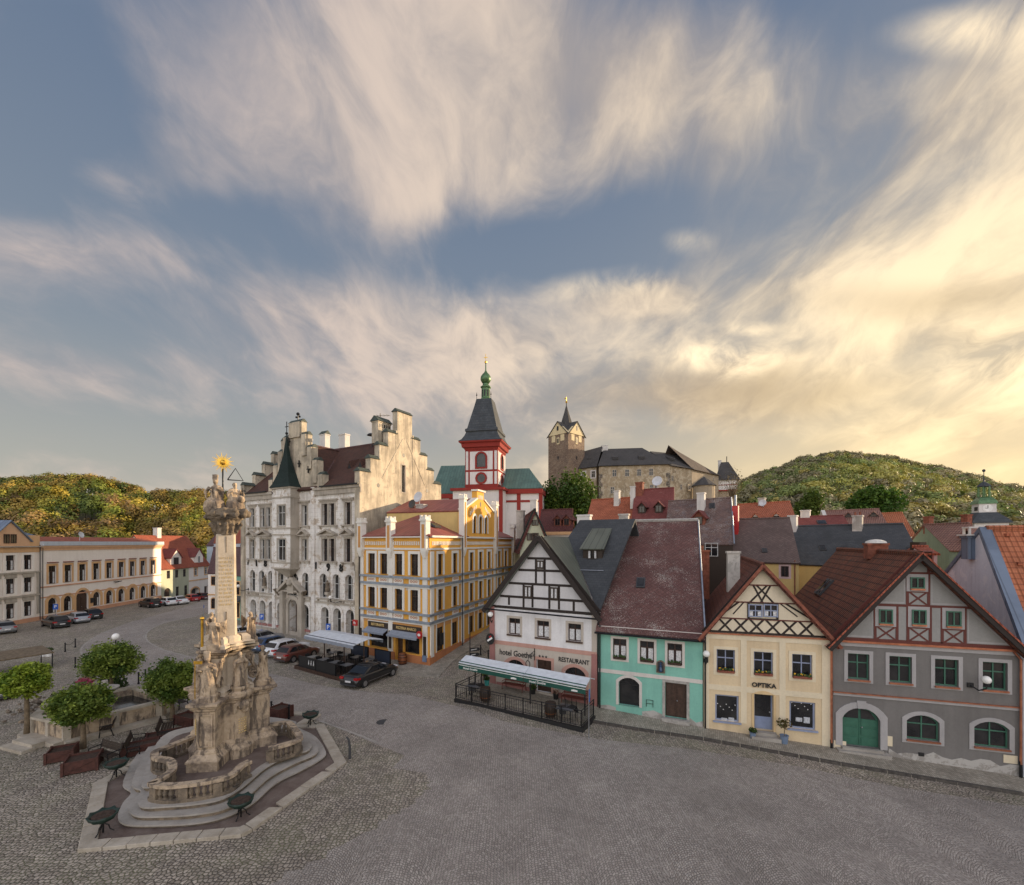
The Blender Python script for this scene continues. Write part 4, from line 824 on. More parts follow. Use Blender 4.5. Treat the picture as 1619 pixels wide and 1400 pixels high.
for i in range(len(ke)-1):
    a, b = Vector(ke[i]), Vector(ke[i+1]); n = int((b-a).length/1.0)+1; t = (b-a).normalized(); s_ = Vector((-t.y, t.x))
    if s_.y > 0: s_ = -s_
    for j in range(n):
        c, d = a.lerp(b, j/n+.004), a.lerp(b, (j+1)/n-.004); lo = [c+s_*.02, d+s_*.02, d-s_*.14, c-s_*.14]; m.hull8([(v.x, v.y, G(v.x, v.y)-.1) for v in lo], [(v.x, v.y, G(v.x, v.y)+.145) for v in lo])
struct(m.build('kerb', 'kerbdark'))
# ================================================================ the old town hall with stepped gables
HA = fpx(384, 59.2, 571, 48.4, .0, 1218); r = hall = thing('town_hall', 'tall weathered off-white town hall with stepped gables and a dark green oriel spire', 'town hall', HA.mat); W = HA.W; p = HA.p
q = lambda x, y, v=0: HA.q(*zB(x, y), v); ze = 17.2
fa = Facade(r, HA, [(0, -1), (W, -1), (W, ze), (0, ze)])
def row(ys, yb, xr): return q(xr, yb)[1], q(xr, ys)[1]
def pediment(u, z, w, h=.55):
    m = M(HA)
    m.wallp([(u-w/2, z), (u+w/2, z), (u+w/2, z+.14), (u-w/2, z+.14)], -.42, -.001)
    m.bar((u-w/2, z+.14), (u, z+.14+h), .18, -.48, -.002).bar((u, z+.14+h), (u+w/2, z+.14), .1801, -.48, -.0025); m.wallp([(u-w/2+.1, z+.14), (u+w/2-.1, z+.14), (u, z+h+.05)], -.06, -.001); m.build('window_hood', 'pl_halltrim', r)
def hood(u, z, w): M(HA).box(u-w/2, -.22, z, u+w/2, -.001, z+.16).box(u-w/2+.08, -.12, z-.16, u+w/2-.08, -.001, z-.002).build('window_hood', 'pl_halltrim', r)
def sillc(u, z, w):
    ped = M(HA).box(u-w/2, -.25, z-.14, u+w/2, -.001, z-.003)
    for s_ in (-1, 1): ped.box(u+s_*(w/2-.15)-.1, -.18, z-.4, u+s_*(w/2-.15)+.1, -.001, z-.141)
    ped.build('sill', 'pl_halltrim', r)
z4 = (12.95, 15.35); z3 = (8.9, 11.4); z2 = (4.75, 7.5); z1 = (.95, 3.75)
bay0, bay1 = q(318, 650)[0], q(428, 650)[0]
gx = lambda x: q(x, 640)[0]
for zz, hd in ((z4, 0), (z3, 1)):
    for x, n in ((188, 1), (254, 2), (452, 1), (571, 2), (669, 1)):
        u = gx(x); ww = .95 if x not in (669,) else 1.1
        for k in range(n):
            uu = u+(k-.5)*1.15 if n == 2 else u
            fa.win(uu, zz[0], zz[1], .9, d=.3, fm='brownframe' if (x+zz[0]) % 2 > 1 else 'wframe', tr=.62, sur=.16, sm='pl_halltrim', sd=.08, surbot=False)
        wtot = 1.9 if n == 1 else 3.0
        if hd: pediment(u, zz[1]+.35, wtot)
        else: hood(u, zz[1]+.35, wtot)
        sillc(u, zz[0], wtot)
for x in (190, 236, 281, 332, 456, 546, 610, 675):
    fa.win(gx(x), z2[0], z2[1], 1.15, arch=.5, d=.35, fm='wframe', tr=.6, sur=.2, sm='pl_hall', sd=.05, surbot=False)
for x in (236, 546): pass
for x in (190, 258, 456, 546, 610, 675): sillc(gx(x), z2[0], 2.0 if x != 258 else 3.6)
fa.win(gx(391), z2[0]-.1, z2[1], 2.0, arch=.75, d=.35, cols=3, fm='wframe', tr=.6)
for x in (196, 242, 288, 333, 457, 556, 617, 682):
    fa.win(gx(x), z1[0], z1[1], 1.25, arch=.6, d=.55, fm='wframe', tr=.55, sur=.3, sm='pl_hall', sd=.1, surbot=False)
    M(HA).box(gx(x)-.8, -.14, z1[0]-.3, gx(x)+.8, -.001, z1[0]-.002).build('sill', 'pl_pink', r)
    M(HA).box(gx(x)-.4, -.03, -.5, gx(x)+.4, -.026, .25).build('cellar_opening', 'black', r)
ud = gx(397); fa.door(ud, -.05, 4.3, 1.7, arch=.85, d=.9, mat='doorbrown', sur=.42, sm='pl_halltrim', sd=.2, panels=3)
m = M(HA)
for s_ in (-1, 1): m.box(ud+s_*1.75-.32, -.5, -.3, ud+s_*1.75+.32, -.001, 4.9); m.box(ud+s_*1.75-.4, -.6, 4.9, ud+s_*1.75+.4, -.001, 5.15); m.box(ud+s_*1.75-.4, -.56, -.3, ud+s_*1.75+.4, -.002, 1.0)
m.bar((ud-2.3, 5.2), (ud-.5, 6.5), .3, -.7, -.003).bar((ud+.5, 6.5), (ud+2.3, 5.2), .3, -.7, -.003); m.wallp(opening(ud-.55, 5.0, ud+.55, 6.9, .5), -.5, -.001); m.box(ud-2.2, -.45, 5.151, ud+2.2, -.002, 5.35); m.sphere((ud, -.6, 6.2), .35, 8); m.build('portal', 'pl_halltrim', r)
fa.finish('pl_hall', 0)
# belts and pilaster strips
m = M(HA); 
for z in (4.15,): m.box(0, -.12, z, W, -.001, z+.2)
m.box(0, -.1, -1, W, -.001, .45); m.split('belt_course', 'pl_halltrim', r)
m = M(HA)
for x in (302, 498): m.box(gx(x)-.3, -.22, .5, gx(x)+.3, -.002, ze+.1)
m.box(0, -.12, .5, .35, -.002, ze-.9); m.box(W-.35, -.12, .5, W, -.002, ze-.9); m.split('pilaster', 'pl_hall', r)
m = M(HA); 
for a, b in ((-.1, gx(298)), (gx(502), W+.1)): m.box(a, -.35, ze-.3, b, -.001, ze); m.box(a, -.2, ze-.85, b, -.001, ze-.303)
m.build('cornice', 'pl_halltrim', r)
# oriel over the door with its spire
b0, b1 = gx(336), gx(424); bc = (b0+b1)/2; D = 1.15
ob = Facade(r, HA, [(b0, 7.9), (b1, 7.9), (b1, 17.3), (b0, 17.3)], -D)
for zz in (z4, z3): ob.win(bc, zz[0], zz[1], 1.5, d=.2, fm='wframe', tr=.64, sur=.15, sm='pl_halltrim')
ow = ob.finish('pl_hall', 0, name='oriel')
m = M(HA); m.box(b0, -D, 7.9, b0+.001, 0, 17.3); m.box(b1-.001, -D, 7.9, b1, 0, 17.3); m.hull8([(bc-.3, -.3, 6.9), (bc+.3, -.3, 6.9), (bc+.3, 0, 6.9), (bc-.3, 0, 6.9)], [(b0, -D, 7.9), (b1, -D, 7.9), (b1, 0, 7.9), (b0, 0, 7.9)]); m.build('oriel_base', 'pl_halltrim', ow)
m = M(HA)
for z, e in ((7.9, .14), (8.55, .08), (11.85, .1), (12.6, .12), (16.2, .1), (17.3, .2)): m.box(b0-e, -D-e, z, b1+e, -.002, z+.16)
m.split('moulding', 'pl_halltrim', ow)
sp = M(HA); cx_, cy_ = bc, -D*.42; lev = [(17.46, 1.0), (17.9, .82), (19.2, .5), (21.2, .22), (23.6, .03)]; hw, hd_ = (b1-b0)/2+.3, D*.85
for (za_, fa_), (zb_, fb_) in zip(lev, lev[1:]):
    R4 = lambda f, z: [(cx_-hw*f, cy_-hd_*f, z), (cx_+hw*f, cy_-hd_*f, z), (cx_+hw*f, cy_+hd_*f, z), (cx_-hw*f, cy_+hd_*f, z)]
    sp.hull8(R4(fa_, za_), R4(fb_, zb_))
so_ = sp.build('spire', 't_darkgreen', ow)
m = M(HA); m.tube([(cx_, cy_, 23.5), (cx_, cy_, 25.3)], .05, 5); m.tube([(cx_-.3, cy_, 24.7), (cx_+.3, cy_, 24.7)], .05, 5); m.sphere((cx_, cy_, 23.9), .17, 6); m.build('finial', 'iron', so_)
# stepped front gable
def steps(c, hs, z0, lst): # symmetric stepped outline from half widths
    out = [(c-hs[0][0], z0)]; out_r = []
    L_ = []; 
    for i, (h, z) in enumerate(hs): L_ += [(c-h, z if i == 0 else hs[i-1][1]), (c-h, z)]
    R_ = [(2*c-a, b) for a, b in reversed(L_)]
    return [(c-hs[0][0], z0)]+L_[1:]+R_[:-1]+[(c+hs[0][0], z0)]
c = gx(402); hs = [(5.0, 18.7), (4.1, 20.4), (3.15, 22.0), (2.15, 23.6), (1.15, 25.2)]
gw = steps(c, hs, ze-.2, None)
gp_ = Facade(r, HA, gw, .05); gable = gp_.finish('pl_hallgable', .7, name='gable')
m = M(HA); pr_ = 0
for i, (h, z) in enumerate(hs):
    hn = hs[i+1][0] if i+1 < len(hs) else 0
    for sg in (-1, 1):
        a, b = sorted((c+sg*h, c+sg*(hn if hn else 0))); m.hull8([(a-.1, -.08, z), (b+.02, -.08, z), (b+.02, .85, z), (a-.1, .85, z)], [(a, .28, z+.38), (b, .28, z+.38), (b, .48, z+.38), (a, .48, z+.38)])
m.split('coping', 'cap_green', gable)
m = M(HA)
for i, (h, z) in enumerate(hs[:-1]):
    for sg in (-1, 1): u = c+sg*(h-.42); m.box(u-.38, -.14, ze-.1 if i == 0 else hs[i-1][1]-.9, u+.38, .045, z-.003)
m.box(c-1.0, -.14, 23.4, c+1.0, .045, 25.197); m.build('gable_pier', 'pl_hallgable', gable)
m = M(HA)
for u, z, h in ((c-.95, 23.0, .5), (c-2.4, 20.3, .4), (c+.95, 20.2, .4), (c+2.6, 19.4, .4)): m.box(u-.05, -.2, z-h, u+.05, -.06, z+h); m.box(u-.22, -.2, z, u+.22, -.06, z+.1)
m.tube([(c, .4, 25.5), (c, .4, 26.2)], .06, 5); m.sphere((c, .4, 26.3), .2, 6); m.sphere((c-.3, .4, 25.95), .13, 6); m.sphere((c+.3, .4, 25.95), .13, 6); m.build('iron_anchor', 'iron', gable)
# main roof, cross roof, ridge tiles
Dp = 13.2; vm = Dp/2; zr = 23.2; k = (zr-ze)/vm; m = M(HA)
m.slab([p(-.1, -.35, ze-.1), p(W-.2, -.35, ze-.1), p(W-.2, vm, zr), p(-.1, vm, zr)], .2); m.slab([p(W-.2, Dp, ze), p(-.1, Dp, ze), p(-.1, vm, zr), p(W-.2, vm, zr)], .2)
zx = zr-.3; m.slab([(c-4.3, .2, ze+.5), (c, .2, zx), p(c, vm, zx)], .15); m.slab([(c+4.3, .2, ze+.5), (c, .2, zx), p(c, vm, zx)], .15); ro = m.build('roof', 't_hall', r)
M(HA).tube([p(0, vm, zr+.03), p(W-.2, vm, zr+.03)], .15, 6).tube([(c, .3, zx+.05), p(c, vm, zx+.05)], .14, 6).tube([(c+4.3, .25, ze+.6), p(c, vm, zx+.06)], .1, 5).build('ridge', 't_aged', ro)
M(HA).box(-.2, -.55, ze-.02, c-5.0, -.351, ze+.12).box(c+5.0, -.55, ze-.02, W+.05, -.351, ze+.12).build('gutter', 'iron', ro)
for u in (gx(585), gx(640)):
    v = 3.0; zz = ze+k*v; m = M(HA); m.hull8([(u-.6, v-.5, zz-.6), (u+.6, v-.5, zz-.6), (u+.6, v+1.6, zz+1), (u-.6, v+1.6, zz+1)], [(u-.05, v-.5, zz+.55), (u+.05, v-.5, zz+.55), (u+.05, v+1.6, zz+1.2), (u-.05, v+1.6, zz+1.2)]); d_ = m.build('dormer', 't_hall', ro)
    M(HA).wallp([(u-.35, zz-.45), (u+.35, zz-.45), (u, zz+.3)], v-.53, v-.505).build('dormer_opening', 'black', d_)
for x, y, hh, ww in ((466, 238, 1.5, 1.0), (552, 215, 2.2, 1.1), (650, 214, 2.6, 1.2)):
    u, z = q(x, y, vm+.6); chimney(ro, HA, u, vm+.6, zr-1.4, z, ww, .8, 'chimneywhite', pots=0)
    if x == 552: M(HA).hull8([(u-.65, vm+.1, z), (u+.65, vm+.1, z), (u+.65, vm+1.1, z), (u-.65, vm+1.1, z)], [(u-.65, vm+.58, z+.5), (u+.65, vm+.58, z+.5), (u+.65, vm+.62, z+.5), (u-.65, vm+.62, z+.5)]).build('chimney_hood', 'cap_green', ro)
# stepped gable on the right side, seen across the roof
GS = Fr((HA.a+HA.u*W), (HA.a+HA.u*W+(HA.u*HA.vd[0]+HA.v*HA.vd[1])*Dp), 0); L_ = Dp
qs = lambda x, y: GS.q(*zB(x, y)); c2 = L_/2
hs2 = [(L_/2+.25, 18.6), (5.35, 20.2), (4.05, 21.9), (2.75, 23.6), (1.25, 26.3)]
gw = steps(c2, hs2, -1, None)
g2 = Facade(r, GS, gw, -.05); u, z = qs(946, 505); g2.win(u, z, z+3.2, .6, d=.2, arch=0, cols=1, tr=1, fm='pl_halltrim', sur=.12, sm='pl_halltrim'); gable2 = g2.finish('pl_hallgable', .75, name='gable')
m = M(GS)
for i, (h, z) in enumerate(hs2):
    hn = hs2[i+1][0] if i+1 < len(hs2) else 0
    for sg in (-1, 1):
        a, b = sorted((c2+sg*h, c2+sg*hn)); m.hull8([(a-.12, -.2, z), (b+.02, -.2, z), (b+.02, .85, z), (a-.12, .85, z)], [(a, .25, z+.42), (b, .25, z+.42), (b, .4, z+.42), (a, .4, z+.42)])
m.split('coping', 'cap_green', gable2)
m = M(GS)
for s_ in (-1, 1): m.bar((c2+s_*.3, 23.2), (c2+s_*3.6, 18.2), .18, -.09, -.045); m.bar((c2+s_*1.4, 19.0), (c2+s_*1.4, 24.0), .16, -.088, -.045)
m.build('render_moulding', 'pl_hallgable', gable2)
for x, y in ((948, 320), (820, 470), (1065, 498)): u, z = qs(x, y); M(GS).wallp([(u+.2*math.cos(a*.628), z+.24*math.sin(a*.628)) for a in range(10)], -.07, -.052).build('round_vent', 'black', gable2)
u, z = qs(885, 150); chimney(ro, GS, u, 1.5, zr-.8, 24.9, 2.0, 1.0, 'pl_hallgable'); m = M(GS)
for i in range(5): m.box(u-.85+i*.36, .985, 24.2, u-.62+i*.36, .995, 24.6)
m.build('chimney_slot', 'black', ro)
M(GS).hull8([(u-1.15, .8, 24.9), (u+1.15, .8, 24.9), (u+1.15, 2.2, 24.9), (u-1.15, 2.2, 24.9)], [(u-1.1, 1.4, 25.5), (u+1.1, 1.4, 25.5), (u+1.1, 1.6, 25.5), (u-1.1, 1.6, 25.5)]).build('chimney_hood', 'cap_green', ro)
u, z = q(790, 215, vm-.6); m = M(HA); m.lathe((u, vm-.6, z-.1), [(.65, 0), (.4, .22), (.05, .3)], 12); m.tube([(u, vm-.6, z-1.6), (u, vm-.6, z)], .05, 5); m.build('siren', 'greydark', ro)
u, z = q(831, 120, vm); m = M(HA); m.tube([(u, vm, zr-.2), (u, vm, z+.3)], .05, 5); m.tube([(u-.9, vm, z+.1), (u+1.6, vm, z-.2)], .03, 4)
for i in range(5): a = u-.8+i*.55; m.tube([(a, vm-.4, z+.08-i*.05), (a, vm+.4, z+.08-i*.05)], .02, 4)
m.build('aerial', 'iron', ro)
# left side stepped gable (only its steps show past the front gable)
GL = Fr(HA.a+(HA.u*HA.vd[0]+HA.v*HA.vd[1])*Dp, HA.a, 0)
g3 = Facade(r, GL, steps(Dp/2, [(Dp/2+.25, 18.4), (5.35, 19.9), (4.05, 21.5), (2.75, 23.1), (1.25, 25.2)], -1, None), -.05); gable3 = g3.finish('pl_hallgable', .7, name='gable'); m = M(GL)
for i, (h, z) in enumerate([(Dp/2+.25, 18.4), (5.35, 19.9), (4.05, 21.5), (2.75, 23.1), (1.25, 25.2)]):
    hn = [5.35, 4.05, 2.75, 1.25, 0][i]
    for sg in (-1, 1): a, b = sorted((Dp/2+sg*h, Dp/2+sg*hn)); m.hull8([(a-.12, -.2, z), (b+.02, -.2, z), (b+.02, .85, z), (a-.12, .85, z)], [(a, .25, z+.42), (b, .25, z+.42), (b, .4, z+.42), (a, .4, z+.42)])
m.split('coping', 'cap_green', gable3)
M(HA).poly([p(0, Dp, -1), p(W, Dp, -1), p(W, Dp, ze), p(0, Dp, ze)][::-1]).build('wall', 'pl_hall', r)
downpipe(r, HA, W-.25, .2, ze-.3, v=-.18, mat='iron', r=.07); downpipe(r, HA, .12, .2, ze-.3, v=-.15, mat='iron', r=.05)
for s_, x, y in (('1', 211, 856), ('8', 256, 858), ('9', 572, 877), ('8', 637, 880)): u, z = q(x, y); text(s_, 1.15, r, HA, u, z-.15, -.09, 'iron', bold=.03, depth=.04, name='numeral')
for x, y in ((168, 853), (510, 873), (707, 882)): u, z = q(x, y); M(HA).box(u-.07, -.12, z-.4, u+.07, -.03, z+.4).build('iron_anchor', 'iron', r)
wall_lamp(r, HA, *q(640, 1052), 1.0, -.7); wall_lamp(r, HA, *q(170, 992), 1.0, -.6)
def statue_small(par, fr, u, v, z, h, mat):
    M(fr).lathe((u, v, z), [(.28*h/1.7, 0), (.33*h/1.7, .25*h), (.22*h/1.7, .6*h), (.27*h/1.7, .78*h), (.1*h/1.7, .85*h), (.13*h/1.7, .92*h), (.02, h)], 8).build('carved_figure', mat, par)
for x, y in ((258, 975), (575, 1005)): u, z = q(x, y); M(HA).box(u-.25, -.45, z-.3, u+.25, -.001, z).build('console', 'pl_halltrim', r); statue_small(r, HA, u, -.25, z, 1.3, 'darkstone')
for x, y in ((327, 990), (447, 1000)): u, z = q(x, y); M(HA).hull8([(u-.1, -.2, z-.8), (u+.1, -.2, z-.8), (u+.1, 0, z-.8), (u-.1, 0, z-.8)], [(u-.6, -.6, z), (u+.6, -.6, z), (u+.6, 0, z), (u-.6, 0, z)]).build('console', 'darkstone', r)
# ================================================================ the yellow corner house
YL = fpx(570.5, 45.1, 679, 40.2, .0, 1070); cY = YL.a+YL.u*YL.W; dY = Vector(((811-CX)/F*60.9, 60.9)); YR = Fr(cY, dY, 0)
r = thing('yellow_corner_house', 'yellow and white corner house with pizzeria on its ground floor and red metal roof', 'house', YL.mat)
qL = lambda x, y: YL.q(*zC(x, y)); qR = lambda x, y: YR.q(*zC(x, y)); ze = 11.6; W = YL.W; W2 = YR.W
fl = Facade(r, YL, [(0, -1), (W, -1), (W, ze), (0, ze)]); fr_ = Facade(r, YR, [(0, -1), (W2, -1), (W2, ze), (0, ze)])
zw2 = (8.0, 9.95); zw1 = (4.75, 6.7); wl = [qL(x, 560)[0] for x in (122, 206, 309, 417)]; wr = [qR(x, 520)[0] for x in (595, 697, 811, 874, 933, 1003, 1049)]
for zz in (zw2, zw1):
    for f, us in ((fl, wl), (fr_, wr)):
        for u in us: f.win(u, zz[0], zz[1], .98, d=.22, tr=.68, fm='brownframe', sur=.26, sm='pl_ywhite', sd=.07, surbot=False)
# ground floor
u1, u2 = qL(168, 1080)[0], qL(365, 1080)[0]
z0 = .95; fl.win(u1, z0, 3.25, 2.55, d=.3, cols=1, tr=1, fm='black', fw=.08, sur=.22, sm='pl_ywhite', surbot=False); fl.win(u2+.55, .9, 3.1, 2.0, d=.3, cols=1, tr=1, fm='black', fw=.08)
fl.door(u2-1.0, .05, 3.1, .95, d=.35, mat='doorbrown', leaves=1, panels=2, glaz=.3)
for u in wr[:2]: fr_.win(u, 1.0, 3.7, 1.3, d=.2, cols=2, tr=1, fm='brownframe', sur=.2, sm='pl_ywhite', surbot=False)
for u in wr[2:]: fr_.win(u, 1.4, 3.7, 1.2, d=.2, cols=2, tr=1, fm='brownframe', sur=.2, sm='pl_ywhite', surbot=False)
fl.finish('pl_yellow', 0); fr_.finish('pl_yellow', 0)
bk = M(); A, B_, C = YL.a, cY, dY; Dd = A+(dY-cY); bk.poly([(A.x, A.y, -1), (A.x, A.y, ze), (Dd.x, Dd.y, ze), (Dd.x, Dd.y, -1)]); bk.poly([(C.x, C.y, -1), (Dd.x, Dd.y, -1), (Dd.x, Dd.y, ze), (C.x, C.y, ze)]); bk.build('wall', 'pl_yellow', r)
gfl = M(YL).box(0, -.012, .75, W, -.002, 3.95); 
mz, mw, mo, mb = M(YL), M(YL), M(YL), M(YL); rz, rw, ro2 = M(YR), M(YR), M(YR)
def course(mL, mR, z0, z1, e): mL.box(-.02, -e, z0, W+e, -.001, z1); mR.box(-e*.2, -e, z0, W2, -.001, z1)
for z in (4.45, 7.7): course(mz, rz, z, z+.2, .24)
for z in (3.75, 7.0): course(mz, rz, z, z+.22, .2)
mz.split('ledge', 'zinc', r); rz.split('ledge', 'zinc', r)
for z in (3.6, 6.86): course(mw, rw, z, z+.14, .12)
# aprons under the windows
for zb_ in (3.97, 7.22):
    for m_, us in ((mw, wl), (rw, wr)):
        for u in us: m_.box(u-.62, -.09, zb_+.003, u+.62, -.002, zb_+(.477))
# white pilaster strips and corner
for m_, us, Wd in ((mw, (.22, (wl[1]+wl[2])/2, W-.45), W), (rw, (.35, (wr[1]+wr[2])/2-.35, (wr[4]+wr[5])/2, W2-.3), W2)):
    for u in us:
        for a, b in ((.8, 3.597), (3.975, 4.447), (4.653, 6.857), (7.223, 7.697), (7.903, 10.2)): m_.box(u-.27, -.13, a, u+.27, -.003, b)
for m_, Wd in ((mw, W), (rw, W2)): m_.box(0, -.1, 10.32, Wd, -.002, 10.5); m_.box(-.02, -.32, ze-.16, Wd+.1, -.001, ze+.02)
n = int(W/.28)
for i in range(n):
    u = .5+(W-1)*i/(n-1); mw.box(u-.06, -.07, 10.75, u+.06, -.002, 11.1)
for i in range(int(W2/.28)):
    u = .5+(W2-1)*i/(int(W2/.28)-1); rw.box(u-.06, -.07, 10.75, u+.06, -.002, 11.1)
mw.build('stucco_trim', 'pl_ywhite', r); rw.build('stucco_trim', 'pl_ywhite', r)
om, orr = M(YL), M(YR)
for m_, us in ((om, wl), (orr, wr)):
    for u in us:
        for zc in (4.21, 7.46):
            for k in range(3): a = u-.32+k*.32; m_.ring([(a+.15*math.cos(t*.785), zc+.12*math.sin(t*.785)) for t in range(8)], [(a+.08*math.cos(t*.785), zc+.06*math.sin(t*.785)) for t in range(8)], -.1, -.089)
om.split('ornament', 'pl_orange', r); orr.split('ornament', 'pl_orange', r)
M(YL).box(-.02, -.09, -1, qL(285, 1100)[0]-.05, -.001, .78).box(u2-.4, -.09, -1, W+.09, -.002, .8).build('plinth', 'pl_orange', r); M(YR).box(-.05, -.09, -1, W2, -.001, 1.0).build('plinth', 'pl_orange', r)
M(YL).box(.5, -.02, 3.3, W-.75, -.002, 3.597).build('frieze', 'pl_orangetop', r); M(YR).box(.65, -.02, 3.2, W2, -.002, 3.597).build('frieze', 'pl_orangetop', r)
# corner turrets on the eaves
for fr__, us in ((YL, (.22, (wl[1]+wl[2])/2, W-.42)), (YR, ((wr[1]+wr[2])/2-.35, (wr[4]+wr[5])/2, W2-.3))):
    for i, u in enumerate(us):
        m = M(fr__); top = 12.9 if fr__ is YL else (15.4 if i < 2 else 12.9); m.box(u-.33, -.38, 10.2, u+.33, .2, top); m.box(u-.42, -.46, top, u+.42, .28, top+.16); m.box(u-.3, -.34, top+.16, u+.3, .16, top+.4)
        for a in (-.34, .12):
            for b in (-.42, .1): m.box(u+a, b, top+.161, u+a+.2, b+.16, top+.52)
        m.hull8([(u-.16, -.25, 9.6), (u+.16, -.25, 9.6), (u+.16, -.05, 9.6), (u-.16, -.05, 9.6)], [(u-.33, -.38, 10.199), (u+.33, -.38, 10.199), (u+.33, 0, 10.199), (u-.33, 0, 10.199)]); t_ = m.build('turret', 'pl_ywhite', r)
        M(fr__).box(u-.17, -.39, 10.5, u+.17, -.381, top-.3).build('turret_panel', 'pl_orangetop', t_)
# attic gable on the right face
gu0, gu1 = (wr[1]+wr[2])/2-.35, (wr[4]+wr[5])/2; gc = (gu0+gu1)/2
ga = Facade(r, YR, [(gu0, ze), (gu1, ze), (gu1, 14.3), (gc+.95, 15.7), (gc+.95, 16.6), (gc-.95, 16.6), (gc-.95, 15.7), (gu0, 14.3)], -.12)
for u in (gc-1.55, gc, gc+1.55): ga.win(u, 12.0, 13.9, .8, d=.2, arch=.4, tr=.6, fm='brownframe', sur=.22, sm='pl_ywhite', sd=.06, surbot=False)
ga.finish('pl_yellow', .6, name='attic_gable'); m = M(YR)
m.box(gc-1.1, -.3, 16.6, gc+1.1, .5, 16.78); m.bar((gu0, 14.4), (gc-.95, 15.8), .16, -.25, .45); m.bar((gc+.95, 15.8), (gu1, 14.4), .1601, -.25, .45)
for s_ in (-1, 1):
    for i in range(5): a = gc+s_*(1.25+i*.36); z = 15.05-i*.19; m.box(a-.07, -.17, z-.4, a+.07, -.121, z)
for i in range(4): a = gc-.5+i*.33; m.box(a-.06, -.17, 15.75, a+.06, -.121, 16.2)
m.build('gable_trim', 'pl_ywhite', r); M(YR).wallp([(gc+.16*math.cos(a*.785), 15.2+.3*math.sin(a*.785)) for a in range(8)], -.14, -.122).build('round_vent', 'black', r)
# low red metal roof
def wp(fr__, u, v, z): return fr__.mat @ Vector((u, v, z))
m = M(); e0, e1, e2 = wp(YL, -.1, -.35, ze+.02), wp(YL, W+.35, -.35, ze+.02), wp(YR, W2, -.35, ze+.02)
mid0 = wp(YL, 3.2, 7, 13.9); mid1 = wp(YR, 6.5, 5.0, 13.9); e3 = wp(YR, W2, 9, ze+.02)
m.slab([e0, e1, mid1], .12); m.slab([e0, mid1, mid0, wp(YL, -.1, 7, 12.2)], .12); m.slab([e1, wp(YR, 7.5, -.35, ze+.02), mid1], .12); rf = m.build('roof', 't_yellow', r)
m = M(YR); m.slab([(gu0-.1, .3, 14.25), (gc, .3, 15.9), (gc, 9, 15.9), (gu0-.1, 9, 14.25)], .12); m.slab([(gu1+.1, .3, 14.25), (gc, .3, 15.9), (gc, 9, 15.9), (gu1+.1, 9, 14.25)], .12); m.slab([(gu1-.2, -.35, ze+.05), (W2+.1, -.35, ze+.05), (W2+.1, 4.5, 13.4), (gu1-.2, 4.5, 13.4)], .12); m.build('roof', 't_yellow', r)
M(YR).poly([(gu0, .45, ze), (gu0, .45, 14.3), (gu0, 9, 14.2), (gu0, 9, ze)]).build('attic_wall', 'pl_yellowwall', r)
skylight(rf, YR, [(3.4, 1.35, 12.5), (4.6, 1.35, 12.5), (4.6, 2.05, 12.85), (3.4, 2.05, 12.85)])
u, z = YL.q(*zC(465, 165), 6.5); chimney(rf, YL, u, 6.5, 13.0, z, .9, .8, 'chimneygrey')
m = M(YL); 
def dish(u, v, z, rr, fr__, par, mat='satellite', tilt=-.2):
    m = M(fr__); m.lathe((0, 0, 0), [(.02, .0), (rr*.5, .05), (rr, .2*rr+.02), (rr*.98, .2*rr+.05), (rr*.5, .09), (.02, .04)], 14); rot = Matrix.Translation((u, v, z)) @ Matrix.Rotation(R(75), 4, 'X'); m.V = [tuple(rot @ Vector(a)) for a in m.V]; m.tube([(u, v+.1, z-.1), (u, v+.15, z-.9)], .04, 5); return m.build('satellite_dish', mat, par)
dish(u-.1, 6.2, z+.75, .6, YL, rf); dish(u-1.0, 6.2, z+.05, .5, YL, rf, 'greydark')
# shop front: sign boards, blinds, wall cases
for u, w_, s_ in ((u1, 2.7, 'RISTORANTE'), (u2, 3.6, 'PIZZERIA MARCO')):
    b_ = M(YL).box(u-w_/2, -.12, 2.86 if u == u1 else 2.82, u+w_/2, -.025, 3.38).build('sign_board', 'darkwood', r); text(s_, .34, b_, YL, u, 3.12, -.13, 'lightgold', sx=.9 if u == u1 else .95, bold=.006)
    M(YL).slab([(u-w_/2-.1, -.12, 2.84), (u+w_/2+.1, -.12, 2.84), (u+w_/2+.1, -.75, 2.52), (u-w_/2-.1, -.75, 2.52)], .05).box(u-w_/2-.1, -.77, 2.36, u+w_/2+.1, -.74, 2.53).build('blind', 'awn_grey', r)
for u, z0_, z1_ in ((.15, 1.35, 2.6), ((wl[1]+wl[2])/2, 1.1, 2.75), (W-.42, .95, 2.65)): M(YL).box(u-.16, -.2, z0_, u+.16, -.131, z1_).build('menu_case', 'darkwood', r)
u = W-.42; M(YL).box(u-.22, -.25, .45, u+.22, -.132, 1.0).build('menu_case', 'bluepot', r)
u, z = .05, 3.15; bx = M(YL).box(u-.35, -.75, z-.28, u+.25, -.6, z+.28).build('sign', 'redpaint', r); text('illy', .34, bx, YL, u-.05, z, -.76, 'white', name='lettering')
u = W-.55; m = M(YL).wallp([(u+.3*math.cos(a*.5236), 2.9+.34*math.sin(a*.5236)) for a in range(12)], -.75, -.62); bx = m.build('sign', 'redpaint', r); M(YL).wallp([(u+.17*math.cos(a*.5236), 2.9+.12*math.sin(a*.5236)) for a in range(12)], -.765, -.75).build('emblem', 'white', bx)
text('Pension', .5, r, YL, qL(160, 688)[0], 6.92-.12, -.03, 'pl_ywhite', rot=R(0), sx=.9); text('Ulrika', .62, r, YL, qL(355, 700)[0], 6.8, -.03, 'pl_ywhite', sx=.95)
for u, z_ in ((1.3, .0),): pass
